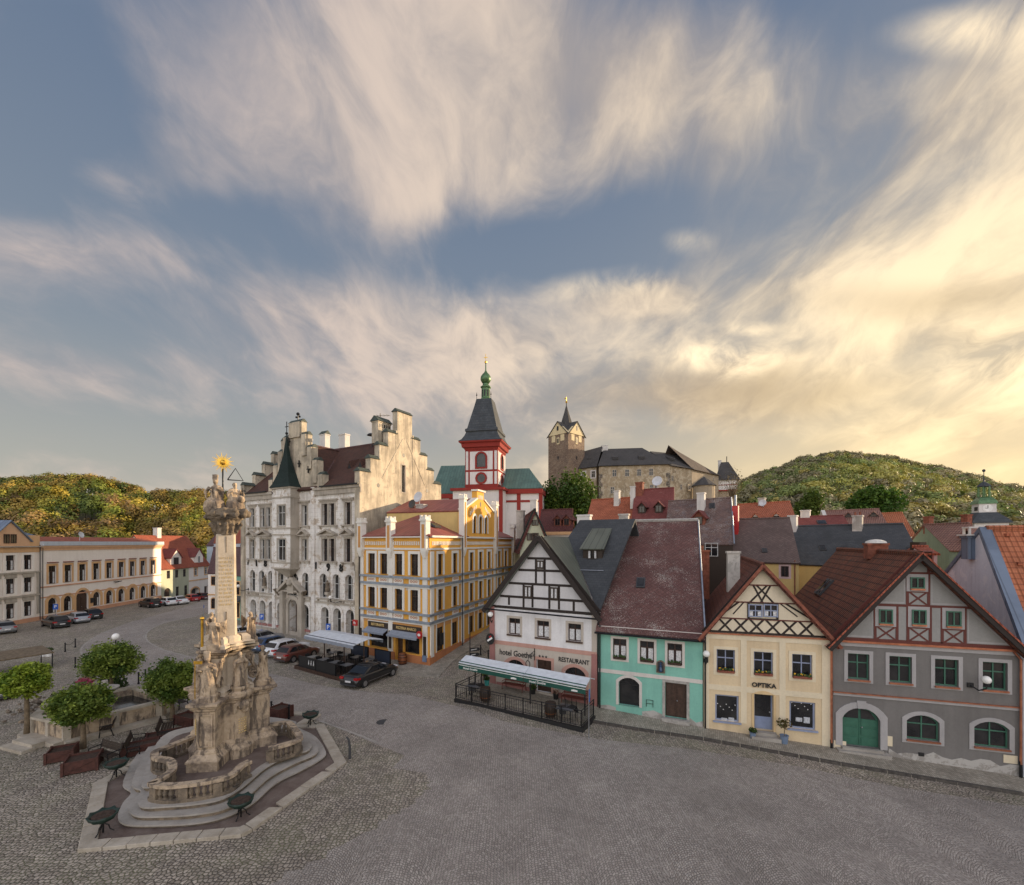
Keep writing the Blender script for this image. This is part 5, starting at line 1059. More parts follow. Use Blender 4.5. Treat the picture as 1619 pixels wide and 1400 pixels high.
M(YR).box(1.75, -.1, 1.5, 2.45, -.02, 2.6).build('notice_board', 'black', r)
downpipe(r, YR, (wr[1]+wr[2])/2-.85, .3, ze-.2, v=-.3, mat='greydark'); downpipe(r, YL, .02, .2, ze-.2, v=-.2, mat='darkwood', r=.07)
# pavement by hall and yellow house
pvh = [tuple(HA.a-HA.v*.02-HA.u*2), tuple(HA.a+HA.u*HA.W), tuple(YL.a), tuple(cY), tuple(dY)]
outl = [tuple(dY+YR.u*2+Vector((2.0, 0)))]+[GP(*t).xy for t in ((716, 1046), (693, 1072), (640, 1070), (560, 1052), (470, 1020), (408, 1003))]+[tuple(HA.a-HA.u*2-HA.v*2.5)]
struct(sheet('pavement', [tuple(t) for t in pvh+[tuple(o) for o in outl]], .05, 'm_paver', .15, uvrot=math.atan2(HA.u.y, HA.u.x)))
# ================================================================ the row on the far left side of the square
LR = Fr((-66.8, 64.5), (-69.1, 89.7), 0); r = thing('long_cream_house', 'long cream two-storey house with arched ground floor and nine peach-framed upper windows', 'house', LR.mat); W = LR.W
q = lambda x, y: LR.q(*zA(x, y)); ze = 10.6
fa = Facade(r, LR, [(0, -1.5), (W, -1.5), (W, ze), (0, ze)])
z0, z1 = 5.0, 7.6
us = [q(x, 980)[0] for x in (386, 502, 608, 710, 805, 895, 976, 1054, 1128)]
m = M(LR)
for u in us: fa.win(u, z0, z1, 1.25, d=.2, fm='brownframe', tr=.66, rows=2, sur=.3, sm='pl_ochre', sd=.06, surbot=False, cur=.5); m.box(u-.85, -.2, z1+.42, u+.85, -.001, z1+.55)
for i, x in enumerate((386, 500, 608, 713, 807, 895, 976, 1057, 1130)):
    u = q(x, 1150)[0]
    if i == 2: fa.door(u, -.1, 3.55, 2.3, arch=1.1, d=.3, mat='doorbrown', sur=.35, sm='pl_ochre')
    else: fa.win(u, .7, 2.95, 1.45, arch=.65, d=.25, fm='brownframe', tr=.6, sur=.45 if i != 6 else .6, sm='pl_ochre', sd=.06, surbot=False, rows=2, cur=.4)
fa.finish('pl_cream', 9); m.split('window_hood', 'brickchim', r)
m = M(LR)
for z, e in ((4.55, .12), (3.05, .06)): m.box(0, -e, z, W, -.001, z+.16)
m.split('belt_course', 'pl_salmon', r)
m = M(LR); m.box(-.1, -.35, ze-.35, W+.1, -.001, ze-.05); m.box(0, -.15, ze-.75, W, -.001, ze-.353); m.build('cornice', 'pl_peach', r); M(LR).box(-.1, -.5, ze-.047, W+.1, 8.9, ze+.55).build('parapet', 'pl_bluewhite', r)
M(LR).box(0, -.08, -1.5, q(565, 1200)[0], -.002, .5).box(q(660, 1200)[0], -.08, -1.5, W, -.002, .55).build('plinth', 'pl_salmon', r)
m = M(LR); m.slab([(0, .1, ze+.5), (W, .1, ze+.5), (W, 5, ze+1.3), (0, 5, ze+1.3)], .1); m.slab([(0, 9.5, ze+.5), (W, 9.5, ze+.5), (W, 5, ze+1.3), (0, 5, ze+1.3)], .1); ro = m.build('roof', 't_red', r)
dish(q(655, 710)[0], 1.2, 12.2, .5, LR, ro)
u, z = q(415, 1195); b_ = M(LR).box(q(845, 1030)[0]-.2, -.9, 4.3, q(845, 1030)[0]+.2, -.05, 4.4)
b_.tube([(q(845, 1030)[0], -.1, 4.1), (q(845, 1030)[0], -1.2, 4.4)], .05, 5); b_.build('wall_lamp', 'black', r)
M(LR).box(q(678, 1160)[0]-.35, -.1, 1.3, q(678, 1160)[0]+.3, -.04, 2.1).build('notice_board', 'black', r); downpipe(r, LR, .2, .1, ze-.2, v=-.15, mat='greydark')
LF = Fr((-65.3, 47.5), (-66.78, 64.4), 0); r = thing('peach_house', 'peach and white three-storey house with blue-grey roof at the left edge', 'house', LF.mat); W = LF.W; q = lambda x, y: LF.q(*zA(x, y)); ze = 10.4
fa = Facade(r, LF, [(0, -1), (W, -1), (W, ze), (0, ze)])
uw = [q(x, 1000)[0] for x in (-45, 75, 205)]; uw.append(uw[0]-2.3)
for (a, b), fm in (((7.3, 9.3), 'brownframe'), ((4.2, 6.2), 'brownframe'), ((.9, 2.9), 'wframe')):
    for u in uw: fa.win(u, a, b, 1.2, d=.2, fm='brownframe', rows=2, sur=.3, sm='pl_cream', sd=.06, cur=.5)
fa.finish('pl_peachwhite', 9)
m = M(LF)
for z in (6.8, 3.6): m.box(0, -.22, z, W, -.001, z+.22)
for u in uw:
    for z in (6.25, 3.0): m.box(u-.8, -.14, z+.0, u+.8, -.002, z+.5)
m.box(W-.5, -.12, 1.0, W, -.003, 3.597).box(W-.5, -.12, 3.83, W, -.003, 6.79); m.build('belt_course', 'pl_halltrim', r); M(LF).box(0, -.1, -1, W, -.002, .55).build('plinth', 'pl_salmon', r)
M(LF).box(-.1, -.4, ze-.05, W+.1, 9, ze+.1).build('cornice', 'pl_halltrim', r); M(LF).box(0, -.08, ze-.75, W, -.001, ze-.053).build('frieze', 'pl_ochre', r)
gu = q(70, 650)[0]; M(LF).wallp([(gu-2.7, ze+.1), (gu+2.7, ze+.1), (gu+2.7, ze+.9), (gu, ze+3.4), (gu-2.7, ze+.9)], -.05, .5).build('dormer_gable', 'pl_peach', r); f2 = Facade(r, LF, [], -.05)
for s_ in (-.45, .45): f2.win(gu+s_, ze+.5, ze+1.7, .75, hole=False, tr=1)
M(LF).box(gu+2.75, 0, ze+.1, W, .4, ze+1.6).build('parapet', 'pl_ochre', r)
m = M(LF); m.slab([(gu-3, -.3, ze+.75), (gu, -.3, ze+3.55), (gu, 6, ze+3.55), (gu-3, 6, ze+.75)], .12); m.slab([(gu+3, -.3, ze+.75), (gu, -.3, ze+3.55), (gu, 6, ze+3.55), (gu+3, 6, ze+.75)], .12)
m.slab([(0, .2, ze+.8), (W+.1, .2, ze+1.5), (W-2.5, 4.5, ze+3.3), (0, 4.5, ze+3.3)], .12); m.slab([(0, 9.2, ze+.1), (W+.1, 9.2, ze+.1), (W-2.5, 4.5, ze+3.3), (0, 4.5, ze+3.3)], .12); m.slab([(W+.1, .2, ze+1.5), (W+.1, 9.2, ze+.1), (W-2.5, 4.5, ze+3.3)], .12); m.build('roof', 't_bluegrey', r)
downpipe(r, LF, W-.15, .1, ze, v=-.18, mat='greydark')
def dormer_gabled(par, fr, u, v, z0, w, h, depth, wallm, roofm, timb=True, wfm='brownframe', n=1):
    M(fr).wallp([(u-w/2, z0), (u+w/2, z0), (u+w/2, z0+h), (u, z0+h+w*.5), (u-w/2, z0+h)], v, v+depth).build('dormer', wallm, par)
    m = M(fr)
    for s_ in (-1, 1): m.slab([(u+s_*(w/2+.25), v-.25, z0+h-.25), (u, v-.25, z0+h+w*.5+.05), (u, v+depth+1, z0+h+w*.5+.05), (u+s_*(w/2+.25), v+depth+1, z0+h-.25)], .1)
    m.build('dormer_roof', roofm, par); f2 = Facade(par, fr, [], v)
    for k in range(n): f2.win(u+(k-(n-1)/2)*.8, z0+.25, z0+h*.95, .7, hole=False, fm=wfm, tr=1)
HS = []
for (a, b, lab, wm, rm, dx) in (((-69.3, 89.9), (-70.0, 98.6), 'pale green house with red dormered roof beside the long cream house', 'pl_palegreen', 't_red', 1310), ((-70.0, 98.65), (-70.9, 106.6), 'cream house with half-timbered dormer and gateway, far end of the left row', 'pl_cream', 't_red', 1478)):
    fr = Fr(a, b, -1.2 if dx < 1400 else -1.9); r = thing('dormered_house', lab, 'house', fr.mat); q = lambda x, y: fr.q(*zA(x, y)); W = fr.W; ze = q(1300, 912)[1]
    fa = Facade(r, fr, [(0, -1), (W, -1), (W, ze), (0, ze)])
    if dx < 1400:
        for x in (1243, 1305, 1362): u, z = q(x, 990); fa.win(u, ze-2.4, ze-.8, 1.0, fm='brownframe')
        u, z = q(1236, 1130); fa.door(u, .2, 3.0, 2.0, arch=.95, d=.3); 
        for x in (1310, 1372): u, z = q(x, 1110); fa.win(u, .8, 3.0, 1.0, fm='brownframe')
    else:
        for x in (1445, 1520): u, z = q(x, 980); fa.win(u, ze-2.4, ze-.8, 1.1, fm='wframe', sur=.25, sm='pl_ochre', cols=2, rows=2)
        u, z = q(1440, 1100); fa.door(u, 0, 2.9, 3.0, arch=.6, d=.8, mat='greydark', sur=.3, sm='pl_ochre'); u, z = q(1522, 1100); fa.door(u, 0, 2.8, 1.6, d=.4)
        M(fr).box(0, -.1, ze-3.6, W, -.001, ze-3.35).build('belt_course', 'pl_ochre', r)
    fa.finish(wm, 10); m = M(fr); k = 6.6/5
    m.slab([(-.1, -.4, ze-.5), (W+.1, -.4, ze-.5), (W+.1, 5, ze+6.4), (-.1, 5, ze+6.4)], .15); m.slab([(-.1, 10.4, ze-.5), (W+.1, 10.4, ze-.5), (W+.1, 5, ze+6.4), (-.1, 5, ze+6.4)], .15); ro = m.build('roof', rm, r)
    M(fr).wallp([(0, ze), (1, ze), (1, ze+.1)], 4, 6); w_ = M(fr)
    for u in (0, W): w_.poly([(u, 0, ze), (u, 10, ze), (u, 5, ze+6.2)])
    w_.build('gable_wall', wm, r)
    dormer_gabled(r, fr, q(dx, 860)[0], .3, ze-.1, 3.4, 2.0, 4, 'pl_cream', 't_maroon', n=2 if dx < 1400 else 1, wfm='brownframe' if dx < 1400 else 'wframe')
    if dx < 1400: chimney(ro, fr, W*.75, 5, ze+5.6, ze+8.0, 1.2, .9, 'chimneywhite')
# cluster behind the column
def zy(y, Y): return H+(HY-y)/F*Y
def bh(name, label, pxL, YL_, pxR, YR_, y_e, y_r, D, wall, roof, vp=1120, zb=-2, axis='u', ov=.25, cat='house', th=.16, Ye=None, gab=True):
    ze = zy(y_e, (YL_+YR_)/2); fr = fpx(pxL, YL_, pxR, YR_, 0, vp); zr = zy(y_r, (YL_+YR_)/2+D/2*(1 if axis == 'u' else 0)); W = fr.W
    r = thing(name, label, cat, fr.mat); p = fr.p; m = M(fr)
    c = [p(0, 0, 0), p(W, 0, 0), p(W, D, 0), p(0, D, 0)]
    for i in range(4): a, b = c[i], c[(i+1) % 4]; m.poly([(a[0], a[1], zb), (b[0], b[1], zb), (b[0], b[1], ze), (a[0], a[1], ze)])
    if axis == 'u': m.poly([p(0, 0, ze), p(0, D/2, zr-.12), p(0, D, ze)]); m.poly([p(W, 0, ze), p(W, D, ze), p(W, D/2, zr-.12)])
    else: m.poly([p(0, 0, ze), p(W, 0, ze), p(W/2, 0, zr-.12)]); m.poly([p(0, D, ze), p(W/2, D, zr-.12), p(W, D, ze)])
    m.build('wall', wall, r); gable_roof(r, fr, 0, W, 0, D, ze, zr, roof, axis, ov, th); ro = [c for c in r.children if c.name.startswith('roof')][0]
    return r, fr, ro, ze, zr
r, fr, ro, ze, zr = bh('white_house', 'narrow pale blue-white house with dark roof behind the cream house at the column', 327, 112, 352, 112, 862, 843, 8, 'pl_bluewhite', 't_aged', 800, -4)
r, fr, ro, ze, zr = bh('cream_house_plain', 'cream house with dark mansard roof just left of the tall stone column', 329, 70, 376, 69, 905, 866, 9, 'pl_cream', 't_aged', 500, -1.5); W = fr.W
f2 = Facade(r, fr, [], 0)
for y0, y1 in ((925, 908+4), (971-9, 943+3)):
    for i in range(3): u, z = fr.q(338, y0); f2.win(u+i*1.35, z, fr.q(338, y1)[1], .75, hole=False, fm='brownframe', arch=.25 if y0 > 950 else 0, sur=.15, sm='pl_ochre')
M(fr).box(0, -.1, 2.9, W, -.001, 3.1).build('belt_course', 'pl_ochre', r); r.name = 'mansard_house'; WM['mansard_house'] = fr.mat
r, fr, ro, ze, zr = bh('turquoise_narrow_house', 'narrow turquoise house squeezed between the column and the town hall', 373, 65, 398, 63, 909, 862, 10, 'pl_tealhouse', 't_aged', 500, -1.5)
f2 = Facade(r, fr, [], 0)
for u, a, b in ((.6, 3.6, 5.4), (1.7, 3.6, 5.4), (.5, .4, 2.4)): f2.win(u, a, b, .7, hole=False, fm='brownframe', sur=.15, sm='pl_ochre')
M(fr).slab([(.2, -1.2, 2.7), (2.3, -1.2, 2.7), (2.3, 0, 3.4), (.2, 0, 3.4)], .1).build('porch_roof', 'greydark', r); u = 1.2; dormer_gabled(r, fr, u, 1.5, ze+1.4, .9, 1.2, 2.5, 'door_green', 't_aged', wfm='greenframe')
bh('red_roofed_house', 'house with bright red roof seen just above the narrow turquoise house', 338, 108, 420, 100, 858, 835, 12, 'pl_bluewhite', 't_red', 500, -4)
# ================================================================ roofs behind the right row
r, fr, ro, ze, zr = bh('pale_green_gable_house', 'pale green house with tall narrow gable and maroon roof behind the yellow corner house', 822, 53, 870, 52, 866, 806, 13, 'pl_palegreen', 't_darkred', 770, -1, 'v', .3)
f2 = Facade(r, fr, [], 0)
for x, y0, y1 in ((436, 202, 160), (467, 198, 158), (465, 115, 82)): u, z = fr.q(*zE(x, y0)); f2.win(u, z, fr.q(*zE(x, y1))[1], .75, hole=False, fm='brownframe', tr=1)
M(fr).bar((-.3, ze-.2), (fr.W/2, zr+.1), .14, -.36, -.29).bar((fr.W+.3, ze-.2), (fr.W/2, zr+.1), .1401, -.36, -.29).build('barge_board', 't_darkgreen', ro)
uu, vv, _ = fr.p(.4, 4, 0); chimney(ro, fr, uu, vv, 11.5, 15.0, .9, .8, 'chimneygrey'); uu, vv, _ = fr.p(fr.W/2+.4, 5, 0); chimney(ro, fr, uu, vv, 13.5, 16.4, .8, .7, 'chimneywhite')
def hipdormers(ro, fr, lst, ze, zr, D, w, h, wm, rm):
    k = (zr-ze)/(D/2)
    for u, v in lst:
        uu, vv, _ = fr.p(u, v, 0); dormer_gabled(ro, fr, uu, vv, ze+k*v-.15, w, h, 2.0, wm, rm)
r, fr, ro, ze, zr = bh('cream_dormer_house', 'cream house with red dormered roof in front of the big chestnut tree', 853, 63, 905, 61, 840, 806, 9, 'pl_cream', 't_darkred', 900, -1); hipdormers(ro, fr, [(2.6, 1.0), (3.9, 1.0)], ze, zr, 9, 1.0, 1.2, 'brickchim', 't_darkred'); M(fr).box(-.1, -.3, ze-.5, fr.W+.1, -.001, ze-.1).build('cornice', 'pl_ochre', r)
r, fr, ro, ze, zr = bh('orange_roof_house', 'house with plain orange tiled roof left of the maroon dormered roof', 927, 60, 1004, 56, 824, 789, 9, 'pl_cream', 't_orange2', 1071, -1)
for a, hh in ((3.9, 2.6),): uu, vv, _ = fr.p(a, 3.2, 0); chimney(ro, fr, uu, vv, zr-2.2, zr+.9, .7, .6, 'chimneywhite')
dish(4.9, 4.2, zr+.55, .6, fr, ro)
r, fr, ro, ze, zr = bh('maroon_roof_house', 'house with steep maroon shingle roof and two small pointed dormers', 999, 54.5, 1064, 52, 826, 774, 10, 'pl_yellowwall', 't_maroon', 1071, -1); hipdormers(ro, fr, [(1.1, 1.3), (3.1, 1.3)], ze, zr, 10, .9, 1.1, 'darkwood', 't_maroon')
uu, vv, _ = fr.p(.6, 4.4, 0); chimney(ro, fr, uu, vv, zr-1.5, zr+.9, .9, .8, 'brickchim'); uu, vv, _ = fr.p(-.2, 4.0, 0); chimney(ro, fr, uu, vv, zr-2.5, zr+.4, .6, .6, 'chimneywhite'); uu, vv, _ = fr.p(2.8, 5, 0); dish(uu, vv, zr+.95, .65, fr, ro)
r, fr, ro, ze, zr = bh('lichen_roof_house', 'house with mottled brown and blue-grey shingle roof over dark timber gable', 1050, 47, 1159, 43, 860, 791, 12, 'darkwood', 't_lichen', 1120, -1, ov=.1)
uu, vv, _ = fr.p(3.6, 4.6, 0); chimney(ro, fr, uu, vv, zr-1.6, zr+.6, .75, .6, 'chimneywhite'); k = (zr-ze)/6; uu, vv, _ = fr.p(3.4, 2.4, 0); dormer_gabled(ro, fr, uu, vv, ze+k*2.4-.2, 1.2, 1.1, 2, 'brickchim', 't_maroon')
u, z = fr.q(1125, 880); f2 = Facade(r, fr, [], 0); f2.win(u, z, z+1.3, 1.2, hole=False, fm='wframe'); uu, vv, _ = fr.p(4.6, 5.1, 0); skylight(ro, fr, [fr.p(4.4, 4.6, ze+k*4.6), fr.p(5, 4.6, ze+k*4.6), fr.p(5, 5.3, ze+k*5.3), fr.p(4.4, 5.3, ze+k*5.3)])
M(fr).tube([fr.p(fr.W+.1, -.2, ze), fr.p(fr.W+.1, 6, zr+.05)], .07, 5).build('verge', 'zinc', ro)
r, fr, ro, ze, zr = bh('orange_hip_house', 'house with long orange tiled roof and small satellite dish behind the brown shingle roof', 1171, 63, 1258, 58, 824, 796, 10, 'pl_cream', 't_orange2', 1120, -1); uu, vv, _ = fr.p(3.2, 4.6, 0); chimney(ro, fr, uu, vv, zr-1, zr+.7, .8, .7, 'chimneygrey'); dish(uu+.4, vv-.8, zr-.1, .5, fr, ro); hipdormers(ro, fr, [(2.0, .6), (4.6, .6)], ze, zr, 10, .9, .5, 'pl_cream', 't_orange2')
r, fr, ro, ze, zr = bh('ochre_wall_house', 'ochre-walled house with brown diamond shingle roof and red flue', 1158, 43.6, 1263, 40.5, 886, 821, 11, 'pl_yellowwall', 't_brown', 1120, -1)
u, z = fr.q(1241, 912); f2 = Facade(r, fr, [], 0); f2.win(u, z, z+.95, .6, hole=False, tr=1, fm='brownframe', sur=.18, sm='pl_pinkwall'); k = (zr-ze)/5.5; skylight(ro, fr, [fr.p(2.6, .9, ze+k*.9), fr.p(3.05, .9, ze+k*.9), fr.p(3.05, 1.4, ze+k*1.4), fr.p(2.6, 1.4, ze+k*1.4)]); downpipe(r, fr, fr.W-.3, 3, ze-.2, mat='brickchim')
uu, vv, _ = fr.p(.45, 3.6, 0); M(fr).box(uu-.28, vv-.3, 10.5, uu+.28, vv+.3, zr+1.3).build('flue', 'redpaint', ro); M(fr).tube([(uu, vv, zr+1.3), (uu, vv, zr+2.4)], .12, 8).build('flue_pipe', 'zinc', ro)
r, fr, ro, ze, zr = bh('slate_roof_house', 'long house with dark slate roof running behind the grey timber-gabled house', 1262, 46.5, 1462, 39.5, 892, 831, 10, 'pl_yellowwall', 't_slate', 1120, -1); W = fr.W; k = (zr-ze)/5
for a in (2.2,): skylight(ro, fr, [fr.p(a, 1.6, ze+k*1.6), fr.p(a+.6, 1.6, ze+k*1.6), fr.p(a+.6, 2.3, ze+k*2.3), fr.p(a, 2.3, ze+k*2.3)])
for a in (4.6, 9.6): uu, vv, _ = fr.p(a, 1.6, 0); M(fr).lathe((uu, vv+.7, ze+k*1.6-.5), [(1.0, 0), (1.0, .5), (.8, .9), (.4, 1.15), (.02, 1.2)], 14).build('dormer', 't_slate', ro); f2 = Facade(ro, fr, [], vv-.3); f2.win(uu, ze+k*1.6-.35, ze+k*1.6+.25, .7, hole=False, tr=1)
uu, vv, _ = fr.p(6.0, 4.5, 0); chimney(ro, fr, uu, vv, zr-1, zr+.95, .8, .7, 'chimneygrey', pots=2); uu, vv, _ = fr.p(.2, 4.5, 0); chimney(ro, fr, uu, vv, zr-1, zr+1.2, .8, .7, 'chimneywhite')
r, fr, ro, ze, zr = bh('rosy_roof_house', 'low house with rosy lichened roof and skylight behind the long slate roof', 1256, 60, 1348, 56, 842, 817, 9, 'pl_cream', 't_maroon', 1120, -1); k = (zr-ze)/4.5; skylight(ro, fr, [fr.p(3, 2.2, ze+k*2.2), fr.p(4, 2.2, ze+k*2.2), fr.p(4, 3.2, ze+k*3.2), fr.p(3, 3.2, ze+k*3.2)]); uu, vv, _ = fr.p(2.0, 4.6, 0); chimney(ro, fr, uu, vv, zr-.8, zr+.9, 1.1, .8, 'chimneywhite')
r, fr, ro, ze, zr = bh('white_gable_house', 'house with white stepped gable end and dusty pink roof', 1312, 68, 1408, 63, 840, 807, 10, 'chimneywhite', 't_pinkish', 1120, -1); M(fr).slab([fr.p(-.15, -.2, ze), fr.p(.35, -.2, ze), fr.p(.35, 5, zr+.15), fr.p(-.15, 5, zr+.15)], .3).slab([fr.p(-.15, 10, ze), fr.p(.35, 10, ze), fr.p(.35, 5, zr+.15), fr.p(-.15, 5, zr+.15)], .3).build('verge', 'chimneywhite', ro); hipdormers(ro, fr, [(3, 3.2), (6, 3.2)], ze, zr, 10, .9, .5, 'greydark', 't_pinkish')
r, fr, ro, ze, zr = bh('small_orange_house', 'small house with orange tiled roof right of the dusty pink roof', 1384, 73, 1446, 69, 846, 812, 10, 'pl_cream', 't_orange', 1120, -1)
r, fr, ro, ze, zr = bh('green_house', 'sage green house with pinkish tiled roof and dark eaves right of the slate roof', 1500, 45, 1580, 41, 868, 829, 11, 'pl_green', 't_pinkish', 1120, -1, ov=.4); hipdormers(ro, fr, [(2.2, 1.2)], ze, zr, 11, 1.2, .9, 'darkwood', 't_pinkish')
for a in (.6, 4.2): uu, vv, _ = fr.p(a, 6, 0); chimney(ro, fr, uu, vv, zr-1, zr+.9, .6, .6, 'brickchim')
r, fr, ro, ze, zr = bh('pink_house', 'tiny pink house with dark balcony between slate roof and sage green house', 1461, 37.5, 1482, 36.5, 874, 864, 4, 'pl_pinkwall', 't_red', 1120, -1); u, z = fr.q(1468, 890); f2 = Facade(r, fr, [], 0); f2.win(u, z, z+.9, .6, hole=False, fm='brownframe', sur=.1, sm='pl_pink'); uu, vv, _ = fr.p(.6, 2.6, 0); M(fr).box(uu-.45, vv-.3, ze+.1, uu+.35, vv+.4, ze+.85).build('balcony', 'darkwood', r)
# clock tower with green cupola
Y = 92.0; cxp = 1555.5; c = P(cxp, 858, Y); s_ = Y/F; tm = TR(c.x, c.y, 0, R(-22)); FT = MatFr(tm); r = thing('clock_tower', 'white tower with green domed cupola and lantern at the right edge', 'tower', tm)
zz = lambda y: zy(y, Y)
def sq(h, z): return [(-h, -h, z), (h, -h, z), (h, h, z), (-h, h, z)]
def sqstack(m, lv):
    for (h0, z0), (h1, z1) in zip(lv, lv[1:]): m.hull8(sq(h0, z0), sq(h1, z1))
    return m
k = s_*.72
sqstack(M(FT), [(35*k*.8, -1), (35*k*.8, zz(827))]).build('wall', 'pl_church', r); sqstack(M(FT), [(41*k*.8, zz(828)), (40*k*.8, zz(826)), (33*k*.8, zz(820)), (22*k*.8, zz(813)), (19*k*.8, zz(811))]).build('lower_roof', 't_spire', r)
sqstack(M(FT), [(17*k*.85, zz(812)), (17*k*.85, zz(797))]).build('clock_stage', 'pl_church', r); sqstack(M(FT), [(19.5*k*.85, zz(797.5)), (19*k*.85, zz(796)), (17*k*.85, zz(792)), (12*k*.85, zz(788)), (9*k*.85, zz(786.5))]).build('cupola', 'onion', r)
m = M(FT)
for a in range(6): an = a*math.pi/3; m.tube([(7*s_*math.cos(an), 7*s_*math.sin(an), zz(787)), (7*s_*math.cos(an), 7*s_*math.sin(an), zz(769))], .14, 5)
m.build('lantern', 'onion', r); m = M(FT); m.lathe((0, 0, 0), [(8.7*s_, zz(770)), (8*s_, zz(768.5)), (5*s_, zz(764.5)), (1.2*s_, zz(762)), (.6*s_, zz(756)), (.5*s_, zz(746))], 10); m.sphere((0, 0, zz(744.5)), .3, 6); m.build('lantern_roof', 't_spire', r)
h = 17*k*.85; m = M(FT); m.box(-h-.03, -.9, zz(808), -h, .3, zz(802)); m.build('tower_window', 'black', r); M(FT).lathe((0, 0, 0), [(.01, 0), (.01, .01)], 3) if False else None
fc = MatFr(tm); M(fc).wallp([(.75*math.cos(a*.4488)+0, zz(804.5)+.75*math.sin(a*.4488)) for a in range(14)], -h-.05, -h-.002).build('clock_face', 'white', r); M(fc).box(-.05, -h-.07, zz(804.5), .05, -h-.051, zz(804.5)+.55).box(-.4, -h-.07, zz(804.5)-.05, 0, -h-.051, zz(804.5)+.03).build('clock_hand', 'black', r)
# ================================================================ the church
Y = 88.0; c = P(768, 858, Y); tm = TR(c.x, c.y, 0, R(-12)); FT = MatFr(tm); s_ = Y/F; zz = lambda y: zy(y, Y); r = thing('church', 'red and white baroque church with onion-spired tower and green copper nave roofs', 'church', tm)
h = 3.15; zE_ = zz(705)
m = M(FT); m.box(-h, -h, -1, h, h, zE_); m.build('tower', 'pl_red', r)
panel, red2, wn = M(FT), M(FT), M(FT)
for face in range(2):
    fm_ = MatFr(tm @ Matrix.Rotation(R(90*face), 4, 'Z')); a = M(fm_)
    for x0, x1 in (((-h+.95, h-.95),) if True else ()):
        a.box(x0, -h-.05, zz(747), x1, -h-.002, zz(719)); a.box(x0, -h-.05, zz(769), x1, -h-.002, zz(750))
    for x0, x1 in ((-h+.15, -h+.62), (h-.62, h-.15)): a.box(x0, -h-.04, zz(747), x1, -h-.003, zz(718.5)); a.box(x0, -h-.04, zz(769), x1, -h-.003, zz(750))
    a.build('panel', 'pl_church', r); f2 = Facade(r, fm_, [], -h-.05); f2.win(0, zz(743), zz(722), 1.7, hole=False, arch=.85, fm='black', tr=1, cols=1, sur=.32, sm='pl_red', sd=.12)
    b = M(fm_); o = [(1.15*math.cos(t*.5236), zz(760)+1.15*math.sin(t*.5236)) for t in range(12)]; i_ = [(.8*math.cos(t*.5236), zz(760)+.8*math.sin(t*.5236)) for t in range(12)]; b.ring(o, i_, -h-.17, -h-.051); oc = b.build('round_window', 'pl_red', r); M(fm_).poly([(x, -h-.07, z) for x, z in i_]).build('pane', 'glass', oc)
    if face == 1: dl = M(fm_)
sqstack(M(FT), [(h+.1, zz(716)), (h+.15, zz(713.5)), (h+.5, zz(712.5)), (h+.6, zz(707)), (h+.95, zz(705.5)), (h+1.0, zz(703.5))]).build('cornice', 'pl_red', r)
sp = sqstack(M(FT), [(h+1.05, zz(703.4)), (h+.55, zz(700)), (h+.12, zz(694)), (h-.15, zz(688)), (h+.05, zz(687)), (h+.0, zz(683.5)), (h-.3, zz(682)), (2.35, zz(665)), (1.75, zz(645)), (1.45, zz(634))]).build('spire_roof', 't_spire', r)
m = M(FT); R8 = math.pi/8
m.lathe((0, 0, 0), [(1.0, zz(636)), (1.05, zz(632)), (.85, zz(630)), (.82, zz(615)), (1.02, zz(613.5)), (1.02, zz(612)), (.62, zz(610)), (.58, zz(607))], 8, R8); ln = m.build('lantern', 'onion', sp)
for a in range(8): an = a*math.pi/4; m = M(MatFr(tm @ Matrix.Rotation(an, 4, 'Z'))); m.box(-.16, -.80, zz(628), .16, -.775, zz(618)); m.build('lantern_opening', 'black', ln)
M(FT).lathe((0, 0, 0), [(.58, zz(607.2)), (.85, zz(604)), (1.05, zz(600.5)), (.98, zz(596.5)), (.68, zz(592.5)), (.32, zz(589.5)), (.12, zz(586)), (.09, zz(574))], 12).build('onion_dome', 'onion', sp, smooth=True)
m = M(FT); m.sphere((0, 0, zz(573)), .26, 8); m.tube([(0, 0, zz(573)), (0, 0, zz(560))], .05, 5); m.box(-.35, -.04, zz(566), .35, .04, zz(565)); m.build('finial', 'gold', sp)
m = M(FT)
for a in (-1.4, 1.4):
    for b in (-1.4,): m.tube([(a, b, zz(634)), (a, b, zz(624))], .05, 5); m.sphere((a, b, zz(628)), .14, 6)
m.build('corner_finial', 'iron', sp); M(FT).box(-.9, -h-.0, zz(698.5), -.2, -h+.3, zz(694.5)).build('roof_hatch', 'zinc', sp)
